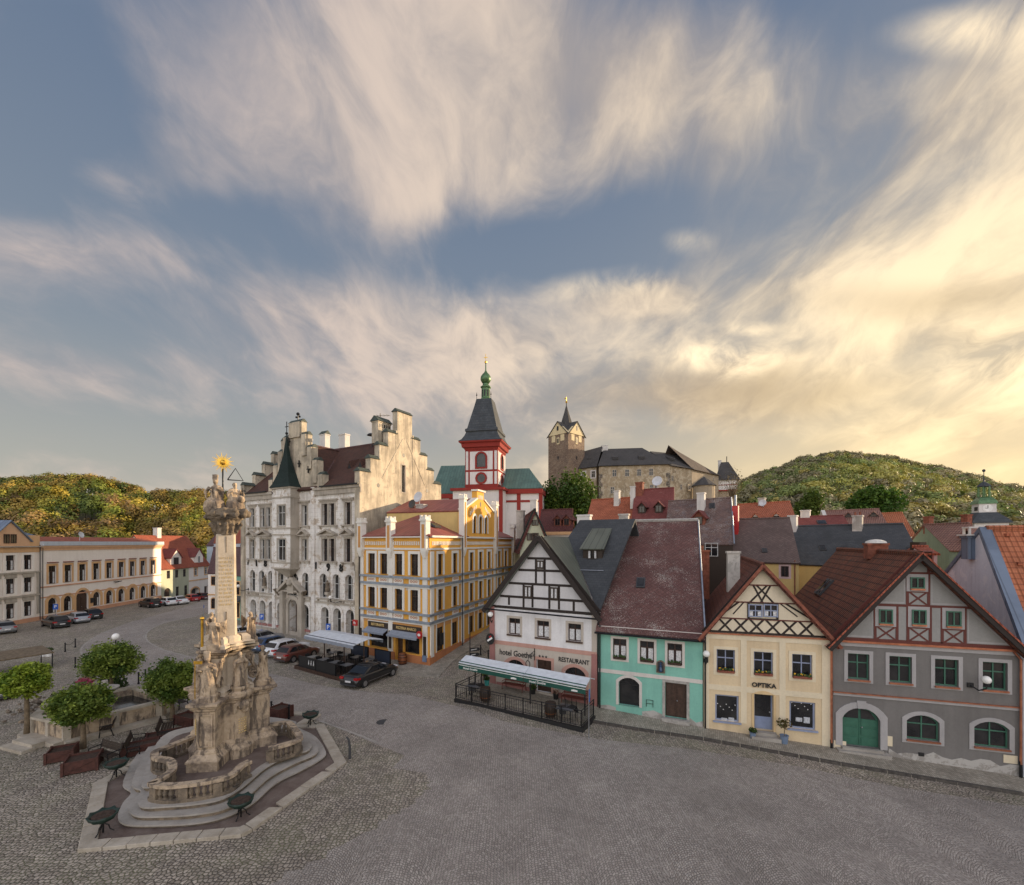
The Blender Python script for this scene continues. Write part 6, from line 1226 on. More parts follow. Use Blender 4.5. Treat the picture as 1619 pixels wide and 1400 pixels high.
# naves
def nave(pxa, pxb, Ya, yr0, yr1, ye, D, hip, lab):
    a, b = P(pxa, 858, Ya), P(pxb, 858, Ya-1.5); fn = Fr((a.x, a.y), (b.x, b.y), 0); W = fn.W; zr = zy(yr0, Ya+D/2); ze = zy(ye, Ya); m = M(fn); e = .4
    R0, R1 = (hip[0], D/2, zr), (W-hip[1], D/2, zr)
    m.slab([(-e, -e, ze), (W+e, -e, ze), R1, R0], .15); m.slab([(W+e, D+e, ze), (-e, D+e, ze), R0, R1], .15)
    if hip[1] > 0: m.slab([(W+e, -e, ze), (W+e, D+e, ze), R1], .15)
    if hip[0] > 0: m.slab([(-e, -e, ze), (-e, D+e, ze), R0], .15)
    m.build('nave_roof', 't_copper', r); M(fn).box(0, 0, -1, W, D, ze-.1).build('nave_wall', 'pl_church', r)
    m = M(fn); m.box(-.3, -.35, ze-1.0, W+.3, D+.3, ze-.12); m.build('nave_cornice', 'pl_red', r); m = M(fn); n = int(W/5)+1
    for i in range(n+1): u = i*W/n; m.box(u-.35, -.12, -1, u+.35, -.002, ze-1.003)
    m.box(0, -.1, ze-2.6, W, -.003, ze-2.2); m.build('pilaster', 'pl_red', r); return fn, ze, zr
fn, ze, zr = nave(684, 772, 92, 737, 735, 781, 12, (0, 0), ''); v = 2; M(fn).hull8([(3.3, 1.5, ze+.6), (5, 1.5, ze+.6), (5, 3.4, ze+2.1), (3.3, 3.4, ze+2.1)], [(4.1, 1.5, ze+1.7), (4.2, 1.5, ze+1.7), (4.2, 3.4, ze+2.3), (4.1, 3.4, ze+2.3)]).build('dormer', 'greydark', r)
nave(786, 855, 87, 742, 741, 773.5, 10, (0, 2.9), '')
M(FT).box(-h-2.2, -h-.6, -1, h+1.0, h, zz(779)).build('porch_wall', 'pl_church', r); m = M(FT); m.box(-h-2.6, -h-1.0, zz(779)+.003, h+1.4, h, zz(775)); m.box(h+.4, -h-.7, -1, h+1.1, -h-.55, zz(779)); m.build('porch_cornice', 'pl_red', r)
# ================================================================ the castle on its rock
CY = 114.0
def cz(y, Y=CY): return zy(y, Y)
tp = P(895.5, 858, 116); tm = TR(tp.x, tp.y, 0, R(-46)); FT = MatFr(tm); r = thing('castle', 'grey stone castle with square gabled keep and long dark slate roofs on the hill', 'castle', tm)
h = 3.25; zt = zy(691, 116); M(FT).box(-h, -h, 8, h, h, zt).build('keep', 'towerstone', r)
za = zy(664, 112)
for a in range(4):
    fm_ = MatFr(tm @ Matrix.Rotation(R(90*a), 4, 'Z')); g = M(fm_).wallp([(-h-.15, zt), (h+.15, zt), (0, za)], -h-.15, -h+.4).build('keep_gable', 'pl_towergable', r)
    if a in (0, 1, 3):
        M(fm_).box(-.28, -h-.2, zt+1.0, .28, -h-.151, zt+2.1).build('window_slit', 'black', g); m = M(fm_)
        for x in (-1.5, 1.4): m.box(x-.6, -h-.05, zt-1.7, x+.6, -h-.002, zt-.1)
        m.build('plaster_patch', 'pl_towergable', r); w_ = M(fm_).box(-.4, -h-.08, zt-2.4, .4, -h-.002, zt-.7).build('window_surround', 'pl_towergable', r); M(fm_).box(-.22, -h-.1, zt-2.1, .22, -h-.081, zt-1.0).build('window_slit', 'black', w_)
        M(fm_).box(-.2, -h-.03, zt-6.2, .2, -h-.002, zt-5.4).build('window_slit', 'black', r)
m = M(FT); e = .35; kk = (za-zt)/h
for a in range(4):
    rot = Matrix.Rotation(R(90*a), 4, 'Z')
    for s1 in (-1, 1): m.slab([rot @ Vector((s1*(h+e), -h-e, zt-e*kk)), rot @ Vector((0, -h-e, za+.1)), rot @ Vector((0, 0, za+.1))], .15)
m.lathe((0, 0, 0), [(1.6, za-1.2), (1.35, za+.6), (.7, za+2.6), (.12, zy(642, 116)), (.08, zy(634, 116))], 8, R8); kr_ = m.build('keep_roof', 't_castle', r); m = M(FT); m.sphere((0, 0, zy(636, 116)), .3, 6); m.tube([(0, 0, zy(636, 116)), (0, 0, zy(628, 116))], .06, 5); m.box(-.6, -.03, zy(631, 116), .05, .03, zy(629, 116)); m.build('weather_vane', 'gold', kr_)
pl = [(886, 117), (943, 112), (947, 110.5), (1059, 108), (1094, 110), (1136, 117)]
def seg(i0, i1, e0, e1, r0, r1, wm, rm, dep=9, rr=(0, 1), base=20, nm='wing_wall', roof=True, rpx=None):
    a, b = P(pl[i0][0], 858, pl[i0][1]), P(pl[i1][0], 858, pl[i1][1]); fs = Fr((a.x, a.y), (b.x, b.y), 0); W = fs.W; ze0, ze1 = zy(e0, pl[i0][1]), zy(e1, pl[i1][1]); m = M(fs)
    m.hull8([(0, 0, 8), (W, 0, 8), (W, dep, 8), (0, dep, 8)], [(0, 0, ze0), (W, 0, ze1), (W, dep, ze1), (0, dep, ze0)]); w = m.build(nm, wm, r)
    if roof:
        ym = (pl[i0][1]+pl[i1][1])/2+dep/2; zr0, zr1 = zy(r0, ym), zy(r1, ym); m = M(fs); R0, R1 = (W*rr[0], dep/2, zr0), (W*rr[1], dep/2, zr1)
        m.slab([(-.3, -.5, ze0-.2), (W+.3, -.5, ze1-.2), R1, R0], .15); m.slab([(W+.3, dep+.5, ze1-.2), (-.3, dep+.5, ze0-.2), R0, R1], .15)
        if rr[1] < 1: m.slab([(W+.3, -.5, ze1-.2), (W+.3, dep+.5, ze1-.2), R1], .15)
        if rr[0] > 0: m.slab([(-.3, -.5, ze0-.2), (-.3, dep+.5, ze0-.2), R0], .15)
        rf = m.build('wing_roof', rm, r); return fs, w, rf, ze0, (zr0-ze0)/(dep/2)
    return fs, w, None, ze0, 0
f1 = seg(0, 1, 744, 737, 718, 710, 'pl_castle', 't_castle', 8, (.1, 1)); f2_ = seg(2, 3, 736, 733, 709, 709, 'pl_castle', 't_castle', 12, (.09, .66)); f3 = seg(3, 4, 735, 741, 716, 717, 'pl_castle', 't_castle', 11, (-.25, 1.1)); f4 = seg(4, 5, 741, 751, 712, 737, 'pl_barbican', 't_castlered', 9, (-.25, 1))
def cwin(f, lst, w, h, sm='pl_castle'):
    k = Facade(r, f[0], [], 0)
    for x, y in lst: u, z = f[0].q(*zH(x, y)); k.win(u, z-h/2, z+h/2, w, hole=False, fm='pl_halltrim' if sm else 'black', fw=.09, cols=2, tr=.6, sur=.22, sm=sm, sd=.05)
cwin(f1, ((437, 560), (503, 555)), 1.0, 1.6, 'pl_church'); cwin(f2_, ((645, 548), (730, 546), (811, 543), (892, 540)), 1.0, 1.7); cwin(f2_, ((632, 662), (928, 632), (897, 648)), 1.0, 1.6); cwin(f3, ((1035, 583), (1094, 642)), .6, 1.3); cwin(f4, ((1310, 590), (1148, 645)), .6, 1.2)
for f, us in ((f2_, (0, f2_[0].W)),):
    m = M(f[0]); 
    for u in us:
        for i in range(12): ww = .5+.35*(i % 2); m.box(u-ww if u else -.05, -.08, 15+i*1.05, u+.05 if u else ww, -.001, 16+i*1.05)
    m.split('quoin', 'quoin', r)
for f, vs in ((f1, (.35, .75)), (f2_, (.24, .62)), (f3, (.3,))):
    for t in vs: u = f[0].W*t; v = 1.9; z = f[3]+f[4]*v; M(f[0]).hull8([(u-.7, v-.4, z-.3), (u+.7, v-.4, z-.3), (u+.7, v+1.6, z+1), (u-.7, v+1.6, z+1)], [(u-.7, v-.55, z+.5), (u+.7, v-.55, z+.5), (u+.6, v+1.6, z+1.3), (u-.6, v+1.6, z+1.3)]).build('roof_vent', 't_castle', f[2]); M(f[0]).box(u-.5, v-.6, z-.12, u+.5, v-.5, z+.3).build('vent_opening', 'black', f[2])
chimney(f2_[2], f2_[0], f2_[0].W*.1, 6, zy(712, 114), zy(702, 114), 1.6, 1.2, 'chimneywhite')
dp_ = P(1113, 858, 107.5); FD = MatFr(TR(dp_.x, dp_.y, 0, 0)); s_ = 107.5/F
M(FD).lathe((0, 0, 0), [(17*s_, 8), (16*s_, zy(772, 107.5)), (16*s_, zy(768, 107.5))], 16).build('barbican_drum', 'pl_barbican', r); M(FD).lathe((0, 0, 0), [(14*s_, zy(772, 107.5)), (14*s_, zy(766, 107.5))], 16).build('barbican_loft', 'darkwood', r); M(FD).lathe((0, 0, 0), [(19.5*s_, zy(769, 107.5)), (9*s_, zy(760, 107.5)), (.1, zy(754, 107.5))], 8).build('barbican_roof', 't_castle', r)
tp2 = P(1149, 858, 119); FD = MatFr(TR(tp2.x, tp2.y, 0, R(-20))); hh = 12*119/F; zz = lambda y: zy(y, 119)
sqstack(M(FD), [(hh, 8), (hh*.98, zz(762))]).build('gatehouse', 'pl_barbican', r); sqstack(M(FD), [(hh+.25, zz(776)), (hh+.25, zz(761))]).build('gallery', 'pl_church', r); M(FD).box(-hh-.3, -hh-.3, zz(778), hh+.3, hh+.3, zz(776)).box(-hh-.3, -hh-.3, zz(769), hh+.3, hh+.3, zz(768)).build('gallery_beam', 'pl_red', r)
M(FD).hull8(sq(hh+.9, zz(761)), [(-hh*.7, -.2, zz(731)), (hh*.2, -.2, zz(731)), (hh*.2, .2, zz(731)), (-hh*.7, .2, zz(731))]).build('gatehouse_roof', 't_castle', r); M(FD).tube([(0, 0, zz(732)), (0, 0, zz(722))], .1, 5).build('finial', 'iron', r); chimney(r, FD, -1.6, .9, zz(755), zz(727), .8, .7, 'chimneywhite')
# ================================================================ hills, woods and trees
def mesh_np(name, V, Q, cols, mat, parent=None, base=None):
    me = bpy.data.meshes.new(name); n = len(Q); me.vertices.add(len(V)); me.loops.add(n*4); me.polygons.add(n)
    V = V if base is None else V-np.array(base, 'f')
    me.vertices.foreach_set('co', V.astype('f').ravel()); me.loops.foreach_set('vertex_index', Q.astype('i').ravel())
    me.polygons.foreach_set('loop_start', np.arange(0, n*4, 4, dtype='i')); me.polygons.foreach_set('loop_total', np.full(n, 4, 'i')); me.update()
    a = me.color_attributes.new('Col', 'FLOAT_COLOR', 'POINT'); a.data.foreach_set('color', np.concatenate([cols, np.ones((len(V), 1))], 1).astype('f').ravel())
    me.materials.append(MT[mat]); o = bpy.data.objects.new(name, me); COL.objects.link(o)
    if parent: o.parent = parent; WM[o.name] = WM[parent.name]
    else: WM[o.name] = Matrix()
    return o
def leaf_quads(C, size, cols, up=.25, asp=.7, bias=None):
    n = len(C); nr = RNG.normal(size=(n, 3))
    if bias is None: nr[:, 2] = np.abs(nr[:, 2])+up
    else: nr = nr*.34+bias
    nr /= np.linalg.norm(nr, axis=1)[:, None]
    t = np.cross(nr, RNG.normal(size=(n, 3))); t /= np.linalg.norm(t, axis=1)[:, None]; b = np.cross(nr, t); s = (size*RNG.uniform(.6, 1.35, n))[:, None]
    V = np.stack([C-t*s, C-b*s*asp, C+t*s, C+b*s*asp], 1).reshape(-1, 3); Q = np.arange(n*4).reshape(-1, 4); return V, Q, np.repeat(cols, 4, 0)
def forest(name, T, nl, ls, lab=None):              # T: x y z radius height r g b kind
    Vs, Qs, Cs, off = [], [], [], 0
    for x, y, z, rr, hh, cr, cg, cb, kd in T:
        n = int(nl*(.55 if kd == 1 else 1)); k = 9; cc = RNG.normal(size=(k, 3)); cc /= np.linalg.norm(cc, axis=1)[:, None]; cc[:, 2] = np.abs(cc[:, 2])*1.1-.25
        if kd == 2:                                  # conifer
            t = RNG.random(n)**.6; a = RNG.random(n)*6.283; r_ = rr*.62*t*(.5+.5*RNG.random(n)); P_ = np.stack([r_*np.cos(a), r_*np.sin(a), hh*(1.02-t*.9)], 1)
        else:
            ci = cc[RNG.integers(0, k, n)]; dv = RNG.normal(size=(n, 3)); dv /= np.linalg.norm(dv, axis=1)[:, None]; P_ = ci*.62+dv*(RNG.uniform(.22, .46, (n, 1)) if kd == 0 else RNG.uniform(.05, .62, (n, 1))); lb = dv*.75+ci*.6+np.array([0, 0, .3]); P_ = P_*np.array([rr, rr, hh*.40])+np.array([0, 0, hh*.62])
        col = np.array([cr, cg, cb])*RNG.uniform(.85, 1.15, (n, 1)); bi = lb*1.2 if kd < 2 else (P_-np.array([0, 0, hh*.5]))/np.array([rr, rr, hh*.4])*1.1; V, Q, C = leaf_quads(P_+np.array([x, y, z]), np.full(n, ls*(.7 if kd == 1 else 1)), col, bias=bi)
        Vs.append(V); Qs.append(Q+off); Cs.append(C); off += len(V)
        w = .18+.02*rr; tr = np.array([[x-w, y, z-1], [x+w, y, z-1], [x+w*.4, y, z+hh*.85], [x-w*.4, y, z+hh*.85]]); tr2 = tr.copy(); tr2[:, 0] = x; tr2[:, 1] = y+np.array([-w, w, w*.4, -w*.4]); V = np.concatenate([tr, tr2])
        Vs.append(V); Qs.append(np.arange(8).reshape(-1, 4)+off); Cs.append(np.full((8, 3), .11)*np.array([1, .8, .55])); off += 8
    return struct(mesh_np(name, np.concatenate(Vs), np.concatenate(Qs), np.concatenate(Cs), 'farleaves'), 'stuff')
def ridge(px, lst):
    for (a, b), (c, d) in zip(lst, lst[1:]):
        if px <= c: return b+(d-b)*sstep(0, 1, (px-a)/(c-a)) if px > a else b
    return lst[-1][1]
def hill(name, pxs, Y0, Y1, z0, sil, th, pw=.85):
    m = M(); ts = [i/14 for i in range(15)]+[1.12, 1.35, 1.8]; V = []
    def zf(px, t):
        zc = zy(ridge(px, sil), Y1)-th
        return z0+(zc-z0)*min(t, 1)**pw if t <= 1 else zc-(t-1)*60
    for t in ts:
        for px in pxs:
            Y = Y0+(Y1-Y0)*t; X = (px-CX)/F*Y; V.append((X, Y, zf(px, t)+1.2*noise.noise(Vector((X*.04, Y*.04, 3)))*(1 if t > .1 else 0)))
    n = len(pxs); m.V = V; m.Fc = [(j*n+i, j*n+i+1, (j+1)*n+i+1, (j+1)*n+i) for j in range(len(ts)-1) for i in range(n-1)]
    struct(m.build(name, 'm_hill', smooth=True)); return zf
silL = [(-500, 750), (0, 757), (60, 752), (140, 752), (195, 763), (240, 777), (330, 776), (420, 786), (560, 808), (760, 840)]
zL_ = hill('hillside', list(range(-520, 801, 24)), 118, 235, -7, silL, 9.5)
pal = [(.46, .31, .075), (.36, .245, .085), (.38, .33, .065), (.29, .31, .055), (.30, .19, .085), (.10, .135, .04), (.46, .34, .06), (.22, .25, .05)]
T = []
for i in range(900):
    px = random.uniform(-330, 660) if i > 260 else random.uniform(-200, 420); t = random.random()**.8 if i > 260 else random.uniform(.93, 1.03); Y = 118+117*t; X = (px-CX)/F*Y; nz = noise.noise(Vector((X*.035, Y*.035, 0)))
    c = pal[min(7, max(0, int((nz*.9+.5)*8+random.uniform(-2.6, 2.6))))]; kd = 1 if c[0] < .15 and c[1] < .09 else (2 if c[0] < .05 and random.random() < .35 else 0); v_ = random.uniform(.45, 1.3); c = tuple(q*v_ for q in c); T.append((X, Y, zL_(px, t), random.uniform(3.6, 6.8), random.uniform(9, 14)*(.9 if t > .9 else 1), *c, kd))
forest('woodland', T, 400, .46)
silR = [(1000, 790), (1100, 778), (1165, 768), (1185, 757), (1225, 742), (1275, 724), (1330, 717), (1400, 724), (1470, 738), (1530, 752), (1590, 768), (1640, 778), (1800, 800), (2100, 810)]
zR_ = hill('hill', list(range(980, 2101, 24)), 150, 430, 6, silR, 8, 1.0)
palR = [(.48, .42, .13), (.40, .39, .13), (.33, .36, .12), (.26, .30, .11), (.37, .31, .20), (.33, .285, .19), (.47, .38, .14), (.20, .235, .10)]
T = []
for i in range(1500):
    px = random.uniform(1090, 1800) if i > 330 else random.uniform(1130, 1660); t = random.random()**.75 if i > 330 else random.uniform(.95, 1.02); Y = 150+280*t; X = (px-CX)/F*Y; nz = noise.noise(Vector((X*.018, Y*.022, 5)))
    c = palR[min(7, max(0, int((nz*1.1+.45)*8+random.uniform(-1.8, 1.8))))]
    if t > .93 and random.random() < .6: c = (.32, .265, .165)
    kd = 1 if abs(c[0]-c[1]) < .036 and c[2] > .045 else 0; v_ = random.uniform(.65, 1.15); c = tuple(q*v_ for q in c); T.append((X, Y, zR_(px, t), random.uniform(4.0, 7.4), random.uniform(8, 12.5), *c, kd))
forest('woodland', T, 230, .72)
# the rock the castle and church stand on
m = M(); cx_, cy_ = 24, 116; V = []
for j in range(25):
    for i in range(37):
        x, y = cx_-62+i*3.4, cy_-44+j*3.6; d = math.hypot((x-cx_)/46, (y-cy_)/33); V.append((x, y, -2+20*(1-sstep(.35, 1, d))+1.2*noise.noise(Vector((x*.1, y*.1, 0)))*(1-sstep(.8, 1, d))))
m.V = V; m.Fc = [(j*37+i, j*37+i+1, (j+1)*37+i+1, (j+1)*37+i) for j in range(24) for i in range(36)]; struct(m.build('castle_rock', 'm_hill', smooth=True))
def tree(name, label, base, lobes, trunk_h, tr, nleaf, ls, cols, group=None, limbs=5, cat='tree', mat='leaves', nclump=26, rad=.22, shell=.55, up=.2):
    base = Vector(base); r = thing(name, label, cat, TR(base), group); top = Vector(lobes[0][0]); m = M()
    mid = base.lerp(Vector((top.x, top.y, base.z+trunk_h)), 1); m.tube([base-Vector((0, 0, .2)), base+Vector((.02, .01, trunk_h*.35)), base+Vector((-.02, .02, trunk_h*.7)), Vector((top.x*.5+base.x*.5, top.y*.5+base.y*.5, base.z+trunk_h))], [tr*1.35, tr, tr*.9, tr*.8], 9)
    s0 = Vector((top.x*.5+base.x*.5, top.y*.5+base.y*.5, base.z+trunk_h*.96))
    for (c, rr) in lobes:
        for k in range(limbs):
            d = Vector((random.uniform(-1, 1)*rr[0], random.uniform(-1, 1)*rr[1], random.uniform(-.3, .8)*rr[2]))*.75; e = Vector(c)+d; m.tube([s0, s0.lerp(e, .5)+Vector((0, 0, .1*rr[2])), e], [tr*.55, tr*.32, tr*.08], 5)
    m.build('trunk', 'bark', r, smooth=True)
    Vs = []; Cl = []
    tot = sum(rr[0]*rr[1]*rr[2] for c, rr in lobes)
    for c, rr in lobes:
        share = rr[0]*rr[1]*rr[2]/tot; n = int(nleaf*share); k = max(6, int(nclump*share**.5)); cc = RNG.normal(size=(k, 3)); cc /= np.linalg.norm(cc, axis=1)[:, None]; cc *= (shell+(1-shell)*RNG.random((k, 1))**.5)*.82
        ci = RNG.integers(0, k, n); P_ = cc[ci]+RNG.normal(size=(n, 3))*rad; l = np.linalg.norm(P_, axis=1)[:, None]; P_ = np.where(l > 1.12, P_/l*1.12, P_); P_ = P_*np.array(rr)+np.array(c)
        tone = RNG.uniform(0, 1, k)[ci][:, None]; col = np.array(cols[0])*(1-tone)+np.array(cols[1])*tone; col = col*RNG.uniform(.75, 1.25, (n, 1)); Vs.append(P_); Cl.append(col)
    V, Q, C = leaf_quads(np.concatenate(Vs), np.full(sum(map(len, Vs)), ls), np.concatenate(Cl), up); mesh_np('crown', V, Q, C, mat, r, base); return r
gcols = ((.035, .075, .014), (.10, .15, .022))
c = P(902, 790, 92); tree('chestnut_tree', 'big dense green tree in front of the castle beside the church', (c.x, c.y, 8), [((c.x-.5, c.y, 20.2), (4.9, 4.6, 5.4)), ((c.x+3.7, c.y-.5, 18.6), (3.6, 3.6, 4.6)), ((c.x-3.0, c.y, 16.4), (3.3, 3.6, 4.4)), ((c.x+1.0, c.y-1, 15), (4.8, 4, 4.2))], 7, .5, 17000, .30, ((.04, .08, .016), (.13, .18, .028)), nclump=60, rad=.2)
c = P(1386, 797, 104); tree('round_green_tree', 'bright green round-crowned tree at the foot of the right wooded hill', (c.x, c.y, 8), [((c.x, c.y, c.z), (5.2, 4.6, 3.8)), ((c.x-3.4, c.y, c.z-1.2), (3.2, 3, 2.8))], 8, .4, 7000, .34, ((.045, .10, .02), (.11, .18, .03)), nclump=40)
c = P(1287, 797, 112); tree('young_green_tree', 'small upright green tree left of the bright round-crowned tree below the hill', (c.x, c.y, 9), [((c.x, c.y, c.z), (2.6, 2.6, 3.4)), ((c.x-2.4, c.y, c.z-1.5), (2, 2, 2.4))], 7, .3, 2600, .34, ((.06, .10, .02), (.12, .16, .035)))
c = P(1215, 800, 120); tree('brown_tree', 'bare brownish tree beside the castle gatehouse', (P(1158, 800, 105).x, 105, 12), [((P(1156, 765, 105).x, 105, zy(768, 105)), (2.8, 2.8, 4.2))], 9, .25, 500, .14, ((.10, .075, .04), (.13, .10, .055)), limbs=26)
lol = ((.06, .11, .022), (.25, .30, .055))
for i, (bx, by, cx_, cy_, Yd, rr, lab, cl) in enumerate(((42, 1166, 43, 1077, 0, (1.12, 1.25, .98), 'round-headed young tree left of the stone fountain, with the yellowest crown', ((.11, .18, .022), (.36, .42, .055))), (131, 1184, 132, 1112, 0, (1.45, 1.4, 1.12), 'round-headed young tree between fountain and red planter boxes', lol), (176, 1118, 177, 1046, 0, (1.85, 1.6, 1.35), 'round-headed young tree behind the fountain, farthest back of the four', lol), (272, 1139, 271, 1077, 0, (1.45, 1.4, 1.4), 'round-headed young tree right of the fountain, nearest the stone column', lol))):
    b = GP(bx, by); cc = P(cx_, cy_, b.y); tree('plane_tree', lab, b, [(cc, rr)], cc.z-b.z-rr[2]*.55, .12, 15000, .074, cl, 'round-headed trees round the fountain', limbs=12, nclump=85, rad=.13, shell=.35, up=.5)
# ================================================================ the plague column
MC = GP(356, 1190); MCx, MCy = -14.3, 22.75
def GZ(zx, zy_, z, zf=zJ):
    px, py = zf(zx, zy_); Y = F*(H-z)/(py-HY); return Vector(((px-CX)/F*Y, Y))
# kerbed island, dirt inside
isl = [GZ(75, 1160, .12), GZ(160, 803, .12), GZ(330, 715, .12), Vector((-19.6, 25.6)), Vector((-17.2, 29.6)), Vector((-12.6, 29.2)), GZ(1240, 488, .12), GZ(1390, 487, .12), GZ(1512, 690, .12), GZ(1440, 742, .12), GZ(1170, 932, .12), GZ(1010, 1048, .12), GZ(950, 1078, .12)]
isl = [Vector((p.x, p.y)) for p in isl]; ctr = sum(isl, Vector((0, 0)))/len(isl)
struct(sheet('island_bed', [tuple(p) for p in [ctr+(q_-ctr)*.93 for q_ in isl]], .05, 'm_dirt'))
m = M()
for i in range(len(isl)):
    a, b = isl[i], isl[(i+1) % len(isl)]; L_ = (b-a).length; n = max(1, round(L_/.78)); t = (b-a)/L_; s_ = Vector((-t.y, t.x))
    if (ctr-a).dot(s_) < 0: s_ = -s_
    k = .30 if L_ > 1.2 else .12
    for j in range(n):
        c, d = a.lerp(b, j/n)+t*.012, a.lerp(b, (j+1)/n)-t*.012; w = .52; ci = c+s_*w+(t*w*k if j == 0 else t*0); di = d+s_*w-(t*w*k if j == n-1 else t*0); dz = random.uniform(-.012, .012)
        lo = [c, d, di, ci]; m.hull8([(v.x, v.y, -.1) for v in lo], [(v.x, v.y, .13+dz) for v in lo])
struct(m.build('kerb', 'kerbstone', bevel=.02))
rt = TR(MCx, MCy, 0); mon = thing('plague_column', 'tall baroque sandstone column with saints and golden sunburst on stepped terrace', 'monument', rt)
back = lambda e: [Vector((-13.2, 26.6+e)), Vector((-15.4, 27.0+e)), Vector((-17.6-e*.7, 25.9+e*.5)), Vector((-18.6-e, 24.4))]
st1 = [GZ(330, 790, .2), GZ(372, 850, .2), GZ(330, 905, .2), GZ(303, 975, .2), GZ(345, 1018, .2), GZ(520, 1022, .2), GZ(720, 1010, .2), GZ(870, 975, .2), GZ(1010, 905, .2), GZ(1130, 800, .2), GZ(1260, 735, .2), GZ(1375, 670, .2), GZ(1390, 630, .2), GZ(1335, 555, .2), GZ(1240, 505, .2)]+back(.9)
st2 = [GZ(378, 790, .4), GZ(425, 840, .4), GZ(385, 890, .4), GZ(358, 935, .4), GZ(400, 973, .4), GZ(540, 975, .4), GZ(700, 965, .4), GZ(860, 935, .4), GZ(985, 865, .4), GZ(1100, 765, .4), GZ(1230, 695, .4), GZ(1335, 650, .4), GZ(1350, 610, .4), GZ(1300, 545, .4), GZ(1220, 500, .4)]+back(.5)
st3 = [GZ(430, 790, .6), GZ(475, 825, .6), GZ(440, 870, .6), GZ(408, 905, .6), GZ(445, 928, .6), GZ(560, 922, .6), GZ(690, 912, .6), GZ(840, 885, .6), GZ(955, 820, .6), GZ(1080, 715, .6), GZ(1205, 655, .6), GZ(1300, 628, .6), GZ(1313, 590, .6), GZ(1265, 530, .6), GZ(1200, 490, .6)]+back(.1)
ctr3 = sum((Vector(p) for p in st3), Vector((0, 0)))/len(st3); m = M(); rs = M()
for i, s_ in enumerate((st1, st2, st3)):
    o = smooth_line(s_, 5, True); c = sum(o, Vector((0, 0)))/len(o); n = len(o); z1 = .2*(i+1)
    rs.prism([(p.x, p.y) for p in o], -.05 if i == 0 else z1-.25, z1-.06); oo = [p+(p-c).normalized()*.07 for p in o]; m.hull8([(p.x, p.y, z1-.06) for p in oo], [(p.x, p.y, z1) for p in oo])
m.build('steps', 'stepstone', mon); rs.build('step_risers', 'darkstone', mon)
M().prism([(p.x, p.y) for p in [ctr3+(q_-ctr3)*.86 for q_ in smooth_line(st3, 5, True)]], .5, .606).build('terrace_floor', 'm_dirt', mon)
# balustrade
def balustrade(pts, z0=.6, z1=1.32):
    ln = smooth_line(pts, 4); rail, base_, bal = M(), M(), M(); L_, R_ = [], []
    for i, p in enumerate(ln):
        t = (ln[min(i+1, len(ln)-1)]-ln[max(i-1, 0)]).normalized(); n_ = Vector((-t.y, t.x)); L_.append((p, n_))
    for m_, a, b, w in ((rail, z1-.13, z1, .155), (base_, z0, z0+.13, .14)):
        for (p, n_), (p2, n2) in zip(L_, L_[1:]): lo = [p-n_*w, p2-n2*w, p2+n2*w, p+n_*w]; m_.hull8([(v.x, v.y, a) for v in lo], [(v.x, v.y, b) for v in lo])
    d = 0; prev = ln[0]; nxt = .05; acc = 0; kx = 0
    for (p, n_), (p2, n2) in zip(L_, L_[1:]):
        seg_ = (p2-p).length; t = (p2-p)/max(seg_, 1e-6)
        while nxt <= acc+seg_:
            q_ = p+t*(nxt-acc); kx += 1
            if kx % 5 == 1: bal.obox(q_, t, Vector((-t.y, t.x)), .16, .14, z0+.13, z1-.16)
            else: bal.lathe((q_.x, q_.y, z0+.13), [(.075, 0), (.05, .06), (.10, .18), (.09, .28), (.045, .42), (.08, .5), (.08, z1-z0-.29)], 7)
            nxt += .235
        acc += seg_
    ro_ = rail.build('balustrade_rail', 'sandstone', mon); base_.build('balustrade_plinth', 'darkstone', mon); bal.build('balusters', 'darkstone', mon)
z_ = 1.40
balustrade([GZ(700, 540, z_), GZ(560, 595, z_), GZ(490, 625, z_), GZ(500, 655, z_), GZ(570, 670, z_), GZ(580, 720, z_), GZ(500, 775, z_), GZ(475, 788, z_), GZ(560, 800, z_), GZ(720, 785, z_), GZ(860, 758, z_), GZ(915, 730, z_), GZ(950, 695, z_), GZ(995, 672, z_)])
balustrade([GZ(1095, 605, z_), GZ(1160, 590, z_), GZ(1240, 565, z_), GZ(1262, 545, z_), GZ(1235, 505, z_), GZ(1195, 468, z_), GZ(1100, 480, z_)])
A0 = -83
def pol(a, r): return Vector((MCx+r*math.cos(R(a)), MCy+r*math.sin(R(a))))
def outline(g, Rc=1.84, hw=.40, ri=1.0, rb=.46, rm=.78):
    o = []
    for k in range(3):
        a = A0+120*k; d = Vector((math.cos(R(a)), math.sin(R(a)))); n_ = Vector((-d.y, d.x)); c = Vector((MCx, MCy)); w = hw+g*.75
        o += [c+d*(ri+g*.2)-n_*w, c+d*(Rc+g)-n_*w, c+d*(Rc+g)+n_*w, c+d*(ri+g*.2)+n_*w]
        e = a+60; de = Vector((math.cos(R(e)), math.sin(R(e)))); cc = c+de*rm
        for t in (-72, -43, -14, 14, 43, 72): t *= 1-max(0, g)*.9; o.append(cc+Vector((math.cos(R(e+t)), math.sin(R(e+t))))*(rb+g*.8))
    return o
def loft(m, lv, **kw):
    for (g0, z0), (g1, z1) in zip(lv, lv[1:]): m.hull8([(p.x, p.y, z0) for p in outline(g0, **kw)], [(p.x, p.y, z1) for p in outline(g1, **kw)])
loft(m := M(), [(.34, .55), (.34, 1.0)]); loft(m, [(.38, 1.0), (.38, 1.08), (.30, 1.16), (.12, 1.30), (.12, 1.36), (.05, 1.5)]); m.build('pedestal_base', 'sandstone', mon)
loft(m := M(), [(0, 1.45), (0, 3.28)]); ped_ = m.build('pedestal', 'sandstone', mon)
